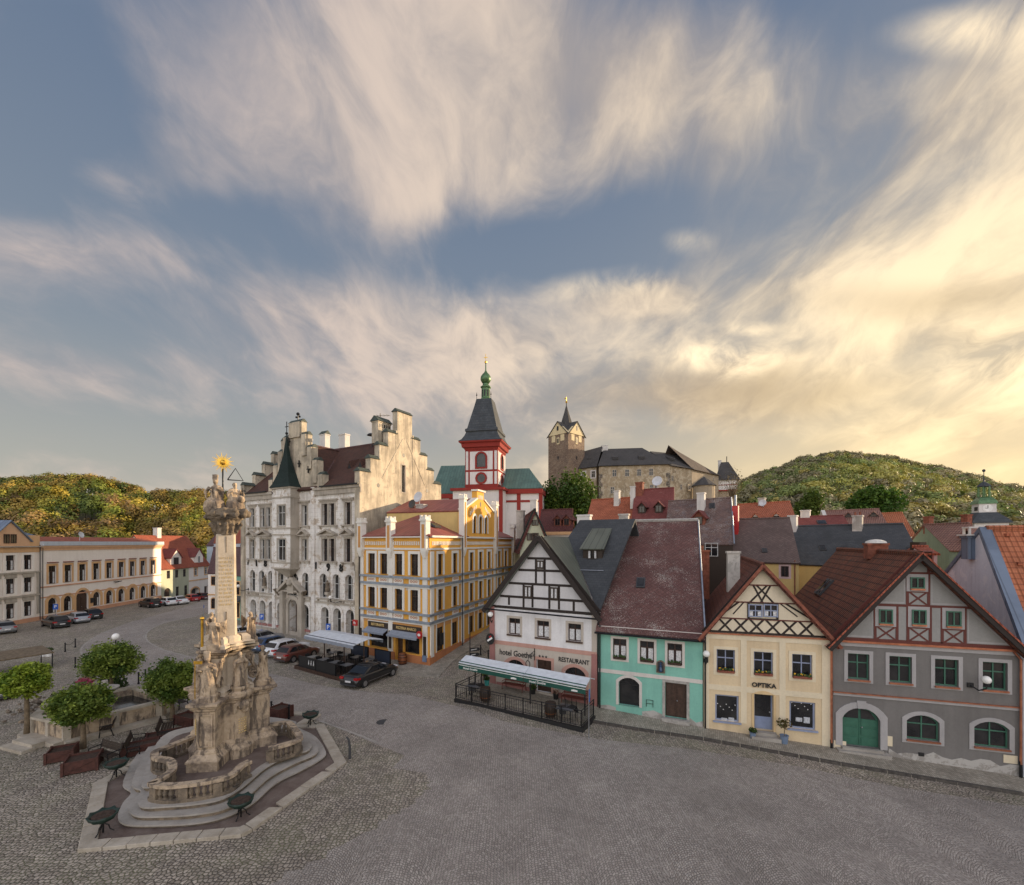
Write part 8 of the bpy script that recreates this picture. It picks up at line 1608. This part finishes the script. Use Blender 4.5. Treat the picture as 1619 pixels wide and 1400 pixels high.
# ================================================================ cars
def car(label, body, c, hd_, L_=4.3, Wd=1.78, Ht=1.46, kind='hatch', group='parked cars'):
    r = thing('parked_car', label, 'car', TR(c[0], c[1], G(c[0], c[1]), hd_), group); f = MatFr(WM[r.name]); a, b = -L_/2, L_/2; hw = Wd/2
    bel = Ht*.62; hood = Ht*.60
    if kind == 'sedan': top = [(a, .55), (a+.12, bel*.98), (a+.95, bel*1.06), (b-1.35, bel*1.03), (b-.25, hood*.84), (b, .52)]; g = (a+.75, a+1.75, b-2.35, b-1.3)
    elif kind == 'suv': top = [(a, .6), (a+.08, bel), (a+.3, bel*1.06), (b-1.15, bel*1.06), (b-.2, hood*.95), (b, .58)]; g = (a+.1, a+.5, b-2.0, b-1.05)
    else: top = [(a, .55), (a+.08, bel*.98), (a+.35, bel*1.06), (b-1.15, bel*1.03), (b-.22, hood*.88), (b, .52)]; g = (a+.12, a+.75, b-2.05, b-1.0)
    def ztop(x):
        for (x0, z0), (x1, z1) in zip(top, top[1:]):
            if x <= x1: return z0+(z1-z0)*(x-x0)/(x1-x0)
        return top[-1][1]
    m = M(f); N_ = 17; st = [a+L_*(.5-.5*math.cos(math.pi*i/(N_-1))) for i in range(N_)]; n = 12
    for i, x in enumerate(st):
        e = 1-.16*max(0, (abs(x)-L_/2+.55)/.55)**2; w = hw*e; zt = ztop(x); zb = .2+(.1 if i in (0, N_-1) else 0)
        for y, z in ((-w*.86, zb), (-w*.97, .36), (-w, .55), (-w*.985, zt*.86), (-w*.93, zt*.97), (-w*.55, zt+.03), (w*.55, zt+.03), (w*.93, zt*.97), (w*.985, zt*.86), (w, .55), (w*.97, .36), (w*.86, zb)): m.V.append((x, y, z))
    for i in range(N_-1):
        for k in range(n): j = (k+1) % n; m.Fc.append((i*n+k, (i+1)*n+k, (i+1)*n+j, i*n+j))
    m.Fc.append(tuple(reversed([k for k in range(n)][::-1]))); m.Fc.append(tuple((N_-1)*n+k for k in range(n))[::-1])
    bo = m.build('body', body, r, smooth=True)
    # cabin: lower ring at the belt, roof ring
    zb = bel*1.0; zr = Ht; wb, wr_ = hw*.92, hw*.70; m = M(f)
    lo = [(g[0], wb*.92), (g[0]+.3, wb), (g[3]-.5, wb), (g[3], wb*.80)]; hi = [(g[1]-.1, wr_*.92), (g[1]+.2, wr_), (g[2]-.1, wr_), (g[2]+.12, wr_*.9)]
    Lr = [(x, -y) for x, y in lo]+[(x, y) for x, y in reversed(lo)]; Hr = [(x, -y) for x, y in hi]+[(x, y) for x, y in reversed(hi)]
    m.hull8([(x, y, zb) for x, y in Lr], [(x, y, zr-.07) for x, y in Hr]); m.hull8([(x, y, zr-.07) for x, y in Hr], [(x*.97+.03*(g[1]+g[2])/2, y*.86, zr) for x, y in Hr]); m.build('cabin', body, r, bevel=.04, smooth=True)
    def pane(nm, pts, off=.012):
        p = [Vector(q_) for q_ in pts]; nn = (p[1]-p[0]).cross(p[2]-p[0]).normalized(); cc = Vector(((g[1]+g[2])/2, 0, zb)); nn = nn if nn.dot(p[0]-cc) > 0 else -nn; M(f).poly([q_+nn*off for q_ in p]).build(nm, 'carglass', r)
    def lp(i, s_, t): a_, b_ = Vector((*lo[i], zb)), Vector((*hi[i], zr-.07)); v = a_.lerp(b_, t); return Vector((v.x, v.y*s_, v.z))
    for s_ in (-1, 1):
        A_, B_, C_, D_ = lp(1, s_, .12), lp(2, s_, .12), lp(2, s_, .9), lp(1, s_, .9); mid0, mid1 = A_.lerp(B_, .5), D_.lerp(C_, .5); e0, e1 = A_.lerp(B_, .47), D_.lerp(C_, .47)
        pane('side_window', (A_, e0, e1, D_)); pane('side_window', (mid0, B_, C_, mid1)); fq = lp(3, s_, .1); pane('side_window', (lp(2, s_, .12).lerp(fq, .1), fq.lerp(lp(2, s_, .12), .25), lp(3, s_, .55).lerp(lp(2, s_, .9), .45), lp(2, s_, .85)))
    pane('windscreen', (lp(3, -1, .1), lp(3, 1, .1), lp(3, 1, .92), lp(3, -1, .92))); pane('rear_window', (lp(0, -1, .15), lp(0, 1, .15), lp(0, 1, .9), lp(0, -1, .9)))
    wr2 = .31 if kind != 'suv' else .34
    for x in (a+.82, b-.88):
        for s_ in (-1, 1):
            y0, y1 = s_*(hw-.2), s_*(hw+.012); m = M(f); m.tube([(x, y0, wr2+.02), (x, s_*(hw+.004), wr2+.02)], wr2*1.16, 18); m.build('wheel_arch', 'black', r)
            m = M(f); m.tube([(x, y0, wr2), (x, y1, wr2)], wr2, 18); w_ = m.build('wheel', 'tyre', r); m = M(f); m.tube([(x, y0, wr2), (x, s_*(hw+.02), wr2)], wr2*.66, 14); rm = m.build('rim', 'rim', w_)
    for s_ in (-1, 1):
        M(f).hull8([(a-.0, s_*hw*.9, bel*.78), (a+.0, s_*hw*.55, bel*.78), (a+.35, s_*hw*.55, bel*.78), (a+.4, s_*hw*.975, bel*.78)], [(a+.03, s_*hw*.9, bel*.95), (a+.03, s_*hw*.58, bel*.95), (a+.3, s_*hw*.58, bel*.95), (a+.36, s_*hw*.96, bel*.95)]).build('tail_light', 'tail', r)
        M(f).hull8([(b+.0, s_*hw*.82, .6), (b+.0, s_*hw*.45, .6), (b-.4, s_*hw*.5, .6), (b-.45, s_*hw*.97, .6)], [(b-.08, s_*hw*.82, .74), (b-.06, s_*hw*.5, .74), (b-.35, s_*hw*.5, .74), (b-.5, s_*hw*.955, .74)]).build('headlight', 'lampglass', r)
        x = g[3]-.42; M(f).hull8([(x-.08, s_*hw*.95, zb+.02), (x+.1, s_*hw*.95, zb+.02), (x+.1, s_*(hw+.17), zb+.04), (x-.08, s_*(hw+.17), zb+.04)], [(x-.08, s_*hw*.95, zb+.13), (x+.06, s_*hw*.95, zb+.13), (x+.06, s_*(hw+.17), zb+.17), (x-.08, s_*(hw+.17), zb+.17)]).build('wing_mirror', body, r)
    M(f).box(a-.03, -.26, .5, a+.03, .26, .62).build('number_plate', 'plate', r); M(f).box(b-.03, -.26, .38, b+.02, .26, .49).build('number_plate', 'plate', r); M(f).box(b-.05, -.45, .5, b+.008, .45, .62).build('grille', 'black', r)
    M(f).box(a-.015, -hw*.8, .26, a+.1, hw*.8, .36).build('rear_apron', 'greydark', r)
    if kind == 'sedan':
        for s_ in (-1, 1): M(f).box(a+.7, s_*(hw*.992)-.006, .36, b-.8, s_*(hw*.992)+.006, .39).build('trim_strip', 'rim', r)
    return r
ph = R(66); cars = 'cars parked in front of the town hall'
car('shiny black saloon parked beside the pizzeria terrace', 'car_black', (-11.3, 36.4), ph, 4.95, 1.88, 1.46, 'sedan', cars); car('brownish maroon hatchback next to the pizzeria terrace', 'car_maroon', (-20.3, 43.1), ph, 4.0, 1.75, 1.47, 'hatch', cars); car('white hatchback between the maroon and the blue car', 'car_white', (-22.3, 45.1), ph, 4.35, 1.8, 1.48, 'hatch', cars)
car('blue car between the white hatchback and the silver one', 'car_blue', (-24.6, 47.0), ph, 4.3, 1.8, 1.45, 'hatch', cars); car('silver-grey estate car at the left end of the row before the hall', 'car_grey', (-26.9, 48.9), ph, 4.6, 1.82, 1.6, 'suv', cars); car('white car half hidden behind the column angel', 'car_white', (-31.2, 52.2), ph, 4.2, 1.76, 1.48, 'hatch', cars)
lc = 'cars parked along the left row'
def carg(label, mat, px, py, hd_, **kw): c = GP(px, py); car(label, mat, (c.x, c.y), R(hd_), group=lc, **kw)
carg('long black estate car nearest the left edge', 'car_black', 88, 991, 150, L_=4.9, kind='suv', Ht=1.55); carg('silver hatchback between two black cars on the left', 'car_silver', 122, 984, 150); carg('black hatchback right of the silver one on the left', 'car_black', 143, 978, 150)
carg('black van-like car below the last arches of the long cream house', 'car_black', 237, 960, 152, L_=4.5, Ht=1.6, kind='suv'); carg('white hatchback right of the black car by the cream house', 'car_white', 263, 957, 152); carg('white car next to the small red one', 'car_white', 282, 955, 152, kind='sedan'); carg('small bright red car in the left row', 'car_red', 301, 951, 152); carg('dark wine-red car near the gateway of the far cream house', 'car_wine', 317, 948, 152, kind='suv', Ht=1.6); carg('slate blue car at the far end beside the column', 'car_slate', 335, 945, 152)
carg('grey car cut off by the left edge of the picture', 'car_grey', 3, 1000, 150, L_=4.6)
carg('grey car half hidden behind the leftmost round-headed tree', 'car_grey', -14, 1102, 150)
# ================================================================ terraces, furniture, signs
def table(label, x, y, z, rz, w=.42, group=None, mat='tabletop'):
    r = thing('terrace_table', label, 'table', TR(x, y, z, rz), group); f = MatFr(WM[r.name]); M(f).box(-w, -w, .72, w, w, .76).build('table_top', mat, r)
    for a in (-w+.06, w-.06):
        for b in (-w+.06, w-.06): M(f).tube([(a, b, 0), (a, b, .72)], .022, 5).build('leg', 'iron', r)
    return r
def chair(label, x, y, z, rz, group=None):
    r = thing('terrace_chair', label, 'chair', TR(x, y, z, rz), group); f = MatFr(WM[r.name]); M(f).box(-.22, -.22, .43, .22, .22, .46).build('seat', 'black', r); M(f).hull8([(-.22, .2, .5), (.22, .2, .5), (.22, .23, .5), (-.22, .23, .5)], [(-.2, .28, .88), (.2, .28, .88), (.2, .31, .88), (-.2, .31, .88)]).build('backrest', 'black', r)
    for a in (-.2, .2):
        M(f).tube([(a, -.2, 0), (a, -.2, .44)], .016, 5).build('leg', 'iron', r); M(f).tube([(a, .2, 0), (a, .2, .44), (a, .27, .8)], .016, 5).build('leg', 'iron', r)
    return r
# pizzeria terrace
A = Vector((-18.9, 39.7)); B = Vector((-13.3, 35.9)); t = (B-A).normalized(); n_ = Vector((-t.y, t.x)); L_ = (B-A).length; zt_ = .22; TM = TR(A.x, A.y, 0, math.atan2(t.y, t.x)); f = MatFr(TM)
r = thing('pizzeria_terrace', 'dark wooden terrace deck with low panel fence in front of the pizzeria', 'terrace', TM)
M(f).box(0, 0, .0, L_, 5.0, zt_).build('deck', 'darkwood', r); M(f).box(-.05, -.06, .0, L_+.05, -.003, .3).box(-.06, -.003, .0, -.003, 5, .3).box(L_+.003, -.003, .0, L_+.06, 5, .3).build('deck_edge', 'doorbrown', r)
m = M(f)
for x0, x1 in ((.5, 2.9), (3.0, 5.6)): m.box(x0, .06, zt_+.05, x1, .1, zt_+.95)
fp_ = m.build('fence_panel', 'black', r); m = M(f)
for x in (.45, 2.95, 5.65, L_-.08): m.box(x-.03, .04, zt_, x+.03, .12, zt_+1.0)
m.box(.4, .04, zt_+.96, L_, .12, zt_+1.0); m.build('fence_post', 'iron', r)
for x in (1.95, 2.3, 2.65): M(f).bar((x-.06, .62), (x+.02, 1.02), .03, .045, .059).bar((x+.02, 1.02), (x+.02, .6), .03, .0451, .0591).bar((x-.08, .74), (x+.08, .74), .03, .0452, .0592).build('emblem', 'white', fp_)
for x0, x1 in ((1.2, 3.6), (4.6, 6.6)):
    m = M(f); m.box(x0, 4.86, zt_+.1, x1, 4.9, zt_+1.15); s_ = m.build('screen_panel', 'car_slate', r); m = M(f)
    for x in (x0, x1): m.box(x-.03, 4.82, zt_, x+.03, 4.94, zt_+1.2)
    m.box(x0, 4.83, zt_+1.15, x1, 4.93, zt_+1.2); m.build('screen_frame', 'iron', s_)
aw = thing('pizzeria_awning', 'white awning with dark stripe on posts above the pizzeria terrace', 'awning', TM); x0, x1 = -.3, L_-.1; zc = 2.95
m = M(f); m.slab([(x0, 2.5, zc), (x1, 2.5, zc), (x1, 1.0, zc-.28), (x0, 1.0, zc-.28)], .05).slab([(x0, 2.5, zc), (x1, 2.5, zc), (x1, 4.0, zc-.28), (x0, 4.0, zc-.28)], .05); m.build('roof_fabric', 'awn_white', aw); M(f).slab([(x0, 1.28, zc-.19), (x1, 1.28, zc-.19), (x1, 1.2, zc-.205), (x0, 1.2, zc-.205)], .03).build('stripe', 'car_slate', aw)
m = M(f)
for i in range(22):
    a = x0+(x1-x0)*i/22; b_ = x0+(x1-x0)*(i+1)/22; d_ = .30 if i % 2 else .27; m.box(a, .985, zc-.28-d_, b_, 1.0, zc-.3); m.box(a, 4.0, zc-.28-d_, b_, 4.015, zc-.3)
m.build('valance', 'awn_grey', aw)
for x in (.5, L_/2, L_-.7): M(f).tube([(x, 2.5, zt_), (x, 2.5, zc-.05)], .05, 7).tube([(x, 2.5, zt_+.7), (x-.5, 2.3, zt_)], .025, 5).tube([(x, 2.5, zt_+.7), (x+.5, 2.3, zt_)], .025, 5).build('post', 'doorbrown', aw)
k = 0
for i, x in enumerate((1.0, 2.6, 4.2, 5.7)):
    for j, y in enumerate((1.1, 3.2)):
        c = TM @ Vector((x, y, zt_)); rz = math.atan2(t.y, t.x); row_ = ('front', 'back')[j]; nth = ('leftmost', 'second', 'third', 'rightmost')[i]; table(f'{nth} table in the {row_} row on the pizzeria terrace', c.x, c.y, c.z, rz, .42, 'pizzeria terrace tables')
        for sx, rr_, side in ((-.68, R(90), 'left'), (.68, R(-90), 'right')): c = TM @ Vector((x+sx, y, zt_)); chair(f'black chair on the {side} of the {nth} {row_}-row pizzeria table', c.x, c.y, c.z, rz+rr_, 'pizzeria terrace chairs')
c = YL.mat @ Vector((YL.W*.72, -.75, 0)); r = thing('wine_barrel', 'brown wooden barrel standing by the pizzeria door', 'barrel', TR(c.x, c.y, .05)); f = MatFr(WM[r.name]); M(f).lathe((0, 0, 0), [(.32, 0), (.40, .3), (.42, .5), (.40, .7), (.32, 1.0)], 14).build('staves', 'barrelwood', r, smooth=True)
for z, rr_ in ((.1, .365), (.33, .415), (.67, .415), (.9, .365)): M(f).lathe((0, 0, z-.03), [(rr_, 0), (rr_+.004, .03), (rr_, .06)], 14).build('hoop', 'iron', r)
# hotel terrace
A = Vector((-3.75, 30.4)); B = Vector((4.0, 26.15)); t = (B-A).normalized(); L_ = (B-A).length; zt_ = .34; TM = TR(A.x, A.y, 0, math.atan2(t.y, t.x)); f = MatFr(TM)
def gz(x, y=0): c = TM @ Vector((x, y, 0)); return G(c.x, c.y)
r = thing('hotel_terrace_fence', 'black iron railing with dark base board round the hotel terrace', 'fence', TM)
m = M(f); zr0, zr1 = gz(0)+.15, gz(L_)+.15
def zz_(x): return zr0+(zr1-zr0)*x/L_
m.hull8([(-.1, -.06, zz_(0)-.35), (L_+.1, -.06, zz_(L_)-.35), (L_+.1, .1, zz_(L_)-.35), (-.1, .1, zz_(0)-.35)], [(-.1, -.06, zz_(0)+.1), (L_+.1, -.06, zz_(L_)+.1), (L_+.1, .1, zz_(L_)+.1), (-.1, .1, zz_(0)+.1)]); m.hull8([(L_-.05, .1, zz_(L_)-.35), (L_+.1, .1, zz_(L_)-.35), (L_+.1, 2.2, zz_(L_)-.3), (L_-.05, 2.2, zz_(L_)-.3)], [(L_-.05, .1, zz_(L_)+.1), (L_+.1, .1, zz_(L_)+.1), (L_+.1, 2.2, zz_(L_)+.1), (L_-.05, 2.2, zz_(L_)+.1)]); m.build('base_board', 'black', r)
for x, y, lab in [(L_*i/7, 0, '') for i in range(8)]+[(L_, 2.1, ''), (0, 1.6, ''), (0, 3.2, '')]: M(f).box(x-.03, y-.03, zz_(x)-.1, x+.03, y+.03, zz_(x)+1.12).build('fence_post', 'iron', r)
m = M(f)
for h_ in (1.08, .22, .92): m.tube([(0, 0, zz_(0)+h_), (L_, 0, zz_(L_)+h_)], .028 if h_ > 1 else .02, 5); m.tube([(L_, 0, zz_(L_)+h_), (L_, 2.1, zz_(L_)+h_)], .028 if h_ > 1 else .02, 5); m.tube([(0, 0, zz_(0)+h_), (0, 3.2, zz_(0)+h_+(.0))], .028 if h_ > 1 else .02, 5)
m.build('rail', 'iron', r); m = M(f); n = int(L_/.16)
for i in range(n): x = L_*(i+.5)/n; m.tube([(x, 0, zz_(x)+.2), (x, 0, zz_(x)+.94)], .014, 4)
for i in range(12): m.tube([(L_, .1+i*.17, zz_(L_)+.2), (L_, .1+i*.17, zz_(L_)+.94)], .014, 4)
struct(m.build('bars', 'iron', r), 'stuff')
A2 = Vector((-3.25, 32.3)); B2 = Vector((4.85, 28.2)); t2 = (B2-A2).normalized(); L2 = (B2-A2).length; T2 = TR(A2.x, A2.y, 0, math.atan2(t2.y, t2.x)); f2_ = MatFr(T2); aw = thing('hotel_awning', 'long green and white awning on black posts lettered for the hotel', 'awning', T2); zc = 3.02
for k_, (x0, x1) in enumerate(((0, L2*.545), (L2*.548, L2))):
    d0 = -.03*x0; m = M(f2_); m.slab([(x0, 0, zc-.045*x0), (x1, 0, zc-.045*x1), (x1, -.95, zc-.3-.045*x1), (x0, -.95, zc-.3-.045*x0)], .05).slab([(x0, 0, zc-.045*x0), (x1, 0, zc-.045*x1), (x1, .95, zc-.3-.045*x1), (x0, .95, zc-.3-.045*x0)], .05); m.build('roof_fabric', 'awn_white', aw)
    m = M(f2_); m.hull8([(x0, -.97, zc-.74-.045*x0), (x1, -.97, zc-.74-.045*x1), (x1, -.95, zc-.74-.045*x1), (x0, -.95, zc-.74-.045*x0)], [(x0, -.97, zc-.36-.045*x0), (x1, -.97, zc-.36-.045*x1), (x1, -.95, zc-.36-.045*x1), (x0, -.95, zc-.36-.045*x0)])
    m.hull8([(x0, -.86, zc-.262-.045*x0), (x1, -.86, zc-.262-.045*x1), (x1, -.78, zc-.235-.045*x1), (x0, -.78, zc-.235-.045*x0)], [(x0, -.86, zc-.25-.045*x0), (x1, -.86, zc-.25-.045*x1), (x1, -.78, zc-.223-.045*x1), (x0, -.78, zc-.223-.045*x0)]); va = m.build('valance', 'awn_green', aw)
    M(f2_).hull8([(x0, -.98, zc-.46-.045*x0), (x1, -.98, zc-.46-.045*x1), (x1, -.972, zc-.46-.045*x1), (x0, -.972, zc-.46-.045*x0)], [(x0, -.98, zc-.42-.045*x0), (x1, -.98, zc-.42-.045*x1), (x1, -.972, zc-.42-.045*x1), (x0, -.972, zc-.42-.045*x0)]).build('stripe', 'white', va)
    text('Hotel Goethe', .2, va, f2_, x0+.95, zc-.60-.045*(x0+.95), -.98, 'white', depth=.004, bold=.004); text('Tea', .2, va, f2_, x1-.75, zc-.6-.045*(x1-.75), -.98, 'white', depth=.004) if False else M(f2_).wallp([(x1-.9, zc-.66-.045*x1), (x1-.5, zc-.66-.045*x1), (x1-.5, zc-.58-.045*x1), (x1-.72, zc-.54-.045*x1), (x1-.9, zc-.58-.045*x1)], -.982, -.972).build('emblem', 'white', va)
for x in (.75, L2*.55, L2-.35): M(f2_).tube([(x, 0, gz(x)+.1), (x, 0, zc-.06-.045*x)], .05, 7).tube([(x, -.9, zc-.34-.045*x), (x, 0, zc-.1-.045*x), (x, .9, zc-.34-.045*x)], .025, 5).build('post', 'black', aw)
for u, v, lab in ((q_u := 2.3, -.55, 'red-brown bench under the left hotel window'), (6.9, -.55, 'red-brown bench under the right hotel window')):
    c = HO.mat @ Vector((u, v, 0)); c.z = G(c.x, c.y)+.13; bench('wooden_bench', lab, c, math.atan2(HO.u.y, HO.u.x), 1.75, 'benchred', 'benchred', 'red-brown benches at the hotel wall')
def pot(label, c, mat, rr_=.2, h=.4, cols=((.03, .06, .02), (.08, .12, .03)), stem=0, nm='plant_pot', ps=.3, flow=None):
    r = thing(nm, label, 'plant pot', TR(c.x, c.y, c.z)); f = MatFr(WM[r.name]); M(f).lathe((0, 0, 0), [(rr_*.75, 0), (rr_, h*.9), (rr_*1.1, h), (rr_*.85, h), (rr_*.8, h*.85)], 12).build('pot', mat, r)
    if stem: M(f).tube([(0, 0, h*.8), (.02, 0, h+stem)], .02, 5).build('stem', 'bark', r)
    shrub('plants', r, (c.x, c.y, c.z+h+stem+ps*.4), (ps, ps, ps*.75), 170, .06, cols); return r
def at(fr, u, v, dz=.13): c = fr.mat @ Vector((u, v, 0)); c.z = G(c.x, c.y)+dz; return c
pot('dark pot with plant between hotel bench and door', at(HO, 3.75, -.4), 'black'); pot('dark pot with pale flowers right of the hotel door', at(HO, 5.5, -.4), 'black', cols=((.3, .12, .14), (.5, .35, .3)), ps=.22); pot('turquoise pot at the pink left corner of the hotel', at(HO, .15, -.75), 'teal_pot', ps=.22); pot('yellow-green shrub in a pot at the alley corner of the hotel', at(HO, -.7, .4), 'black', ps=.45, cols=((.12, .14, .02), (.25, .25, .03)))
u = OP.q(*zF(914, 1290))[0]; pot('small grey pot with plant left of the optician door', at(OP, u, -.5), 'bluepot', .17, .35, ps=.22); u = OP.q(*zF(1068, 1310))[0]; pot('grey pot with small standard tree right of the optician door', at(OP, u, -.55), 'bluepot', .22, .45, stem=.5, ps=.4, cols=((.10, .05, .02), (.10, .10, .03)))
for k_, (x, y, lab) in enumerate(((L_-1.3, .9, 'table with stacked chairs at the right end of the hotel terrace'), (.75, 1.2, 'table with stacked chairs at the left end of the hotel terrace'))):
    c = TM @ Vector((x, y, 0)); c.z = G(c.x, c.y)+.14; table(lab, c.x, c.y, c.z, math.atan2(t.y, t.x), .5, 'hotel terrace tables')
    for i in range(2): d = TM @ Vector((x-.3+i*.6, y+.05, 0)); ch = chair(f'black chair laid upside down on the {"left" if k_ else "right"} hotel terrace table, {"left" if i == 0 else "right"} one', d.x, d.y, c.z+1.24, 0, 'chairs tipped onto hotel tables'); ch.matrix_world = TR(d.x, d.y, c.z+1.24, i*2.2) @ Matrix.Rotation(R(172), 4, 'X')
for x, lab in ((L_-2.35, 'dark half barrel right on the hotel terrace'), (1.75, 'dark half barrel left on the hotel terrace')):
    c = TM @ Vector((x, .9, 0)); r = thing('half_barrel', lab, 'barrel', TR(c.x, c.y, G(c.x, c.y)+.13)); f_ = MatFr(WM[r.name]); M(f_).lathe((0, 0, 0), [(.3, 0), (.37, .3), (.38, .5), (.33, .85)], 12).build('staves', 'darkwood', r); M(f_).lathe((0, 0, .2), [(.362, 0), (.37, .05)], 12).build('hoop', 'barrelwood', r)
# signs on poles
def sign(label, c, h, w, sh, mat='bluesign', face=0, txt=None, pole='steel', pr_=.03):
    r = thing('road_sign', label, 'road sign', TR(c.x, c.y, c.z, face)); f = MatFr(WM[r.name]); M(f).tube([(0, 0, 0), (0, 0, h)], pr_, 6).build('pole', pole, r)
    if w: p_ = M(f).box(-w/2, -.05, h-sh, w/2, -.03, h).build('sign_plate', mat, r)
    if txt: text(txt, sh*.75, p_, f, 0, h-sh/2, -.056, 'white', depth=.003, bold=.005)
    return r
sign('blue parking sign in front of the long cream house', GP(88, 984), 2.5, .55, .75, txt='P', face=R(25)); sign('blue parking sign at the left part of the town hall', GP(414, 1004), 2.5, .5, .7, txt='P'); sign('blue sign behind the pizzeria awning by the town hall', GP(519, 1022), 2.4, .5, .8, txt='P'); sign('thin pole with narrow blue sign edge-on at the right end of the hotel terrace', GP(931, 1168), 2.75, .1, .7, face=R(60)); sign('thin grey-blue pole standing alone left of the column', GP(322, 992), 2.9, .08, .4, face=R(70))
c = GP(743, 1052, .05); r = thing('signpost', 'black finger post at the mouth of the alley', 'signpost', TR(c.x, c.y, c.z)); f = MatFr(WM[r.name]); M(f).tube([(0, 0, 0), (0, 0, 2.9)], .045, 6).build('pole', 'black', r); M(f).wallp([(0, 1.2), (.75, 1.25), (.9, 1.4), (.75, 1.55), (0, 1.5)], -.07, -.045).wallp([(0, .75), (.7, .8), (.85, .95), (.7, 1.1), (0, 1.05)], -.07, -.045).build('finger', 'black', r); M(f).bar((.1, 1.32), (.6, 1.42), .05, -.075, -.071).bar((.1, .87), (.5, .97), .05, -.075, -.071).build('lettering_strip', 'white', r)
b8 = bollard('black post in the alley beside the hotel', GP(760, 1036, .05)); b9 = bollard('black post in the alley nearer the hotel corner', GP(772, 1044, .05)); chain('sagging chain across the alley beside the hotel', b8, b9)
c = GP(606, 1142); r = tag(M().lathe((c.x, c.y, c.z), [(.42, .006), (.42, .016), (.36, .018), (.35, .014)], 24).build('manhole_cover', 'greydark'), 'round iron manhole cover in the sett road', 'manhole cover')
c = GP(66, 982); r = thing('litter_bin', 'dark litter bin between the peach house and the cream house', 'bin', TR(c.x-1.2, c.y, c.z)); f = MatFr(WM[r.name]); M(f).lathe((0, 0, .15), [(.22, 0), (.25, .7), (.2, .72)], 10).build('bin_body', 'greydark', r); M(f).tube([(0, 0, 0), (0, 0, .2)], .05, 6).build('stand', 'iron', r)
b_ = GP(101, 982); bench('wall_bench', 'dark bench in front of the long cream house', b_, math.atan2(LR.u.y, LR.u.x)+R(180) if False else R(-75), 2.0)
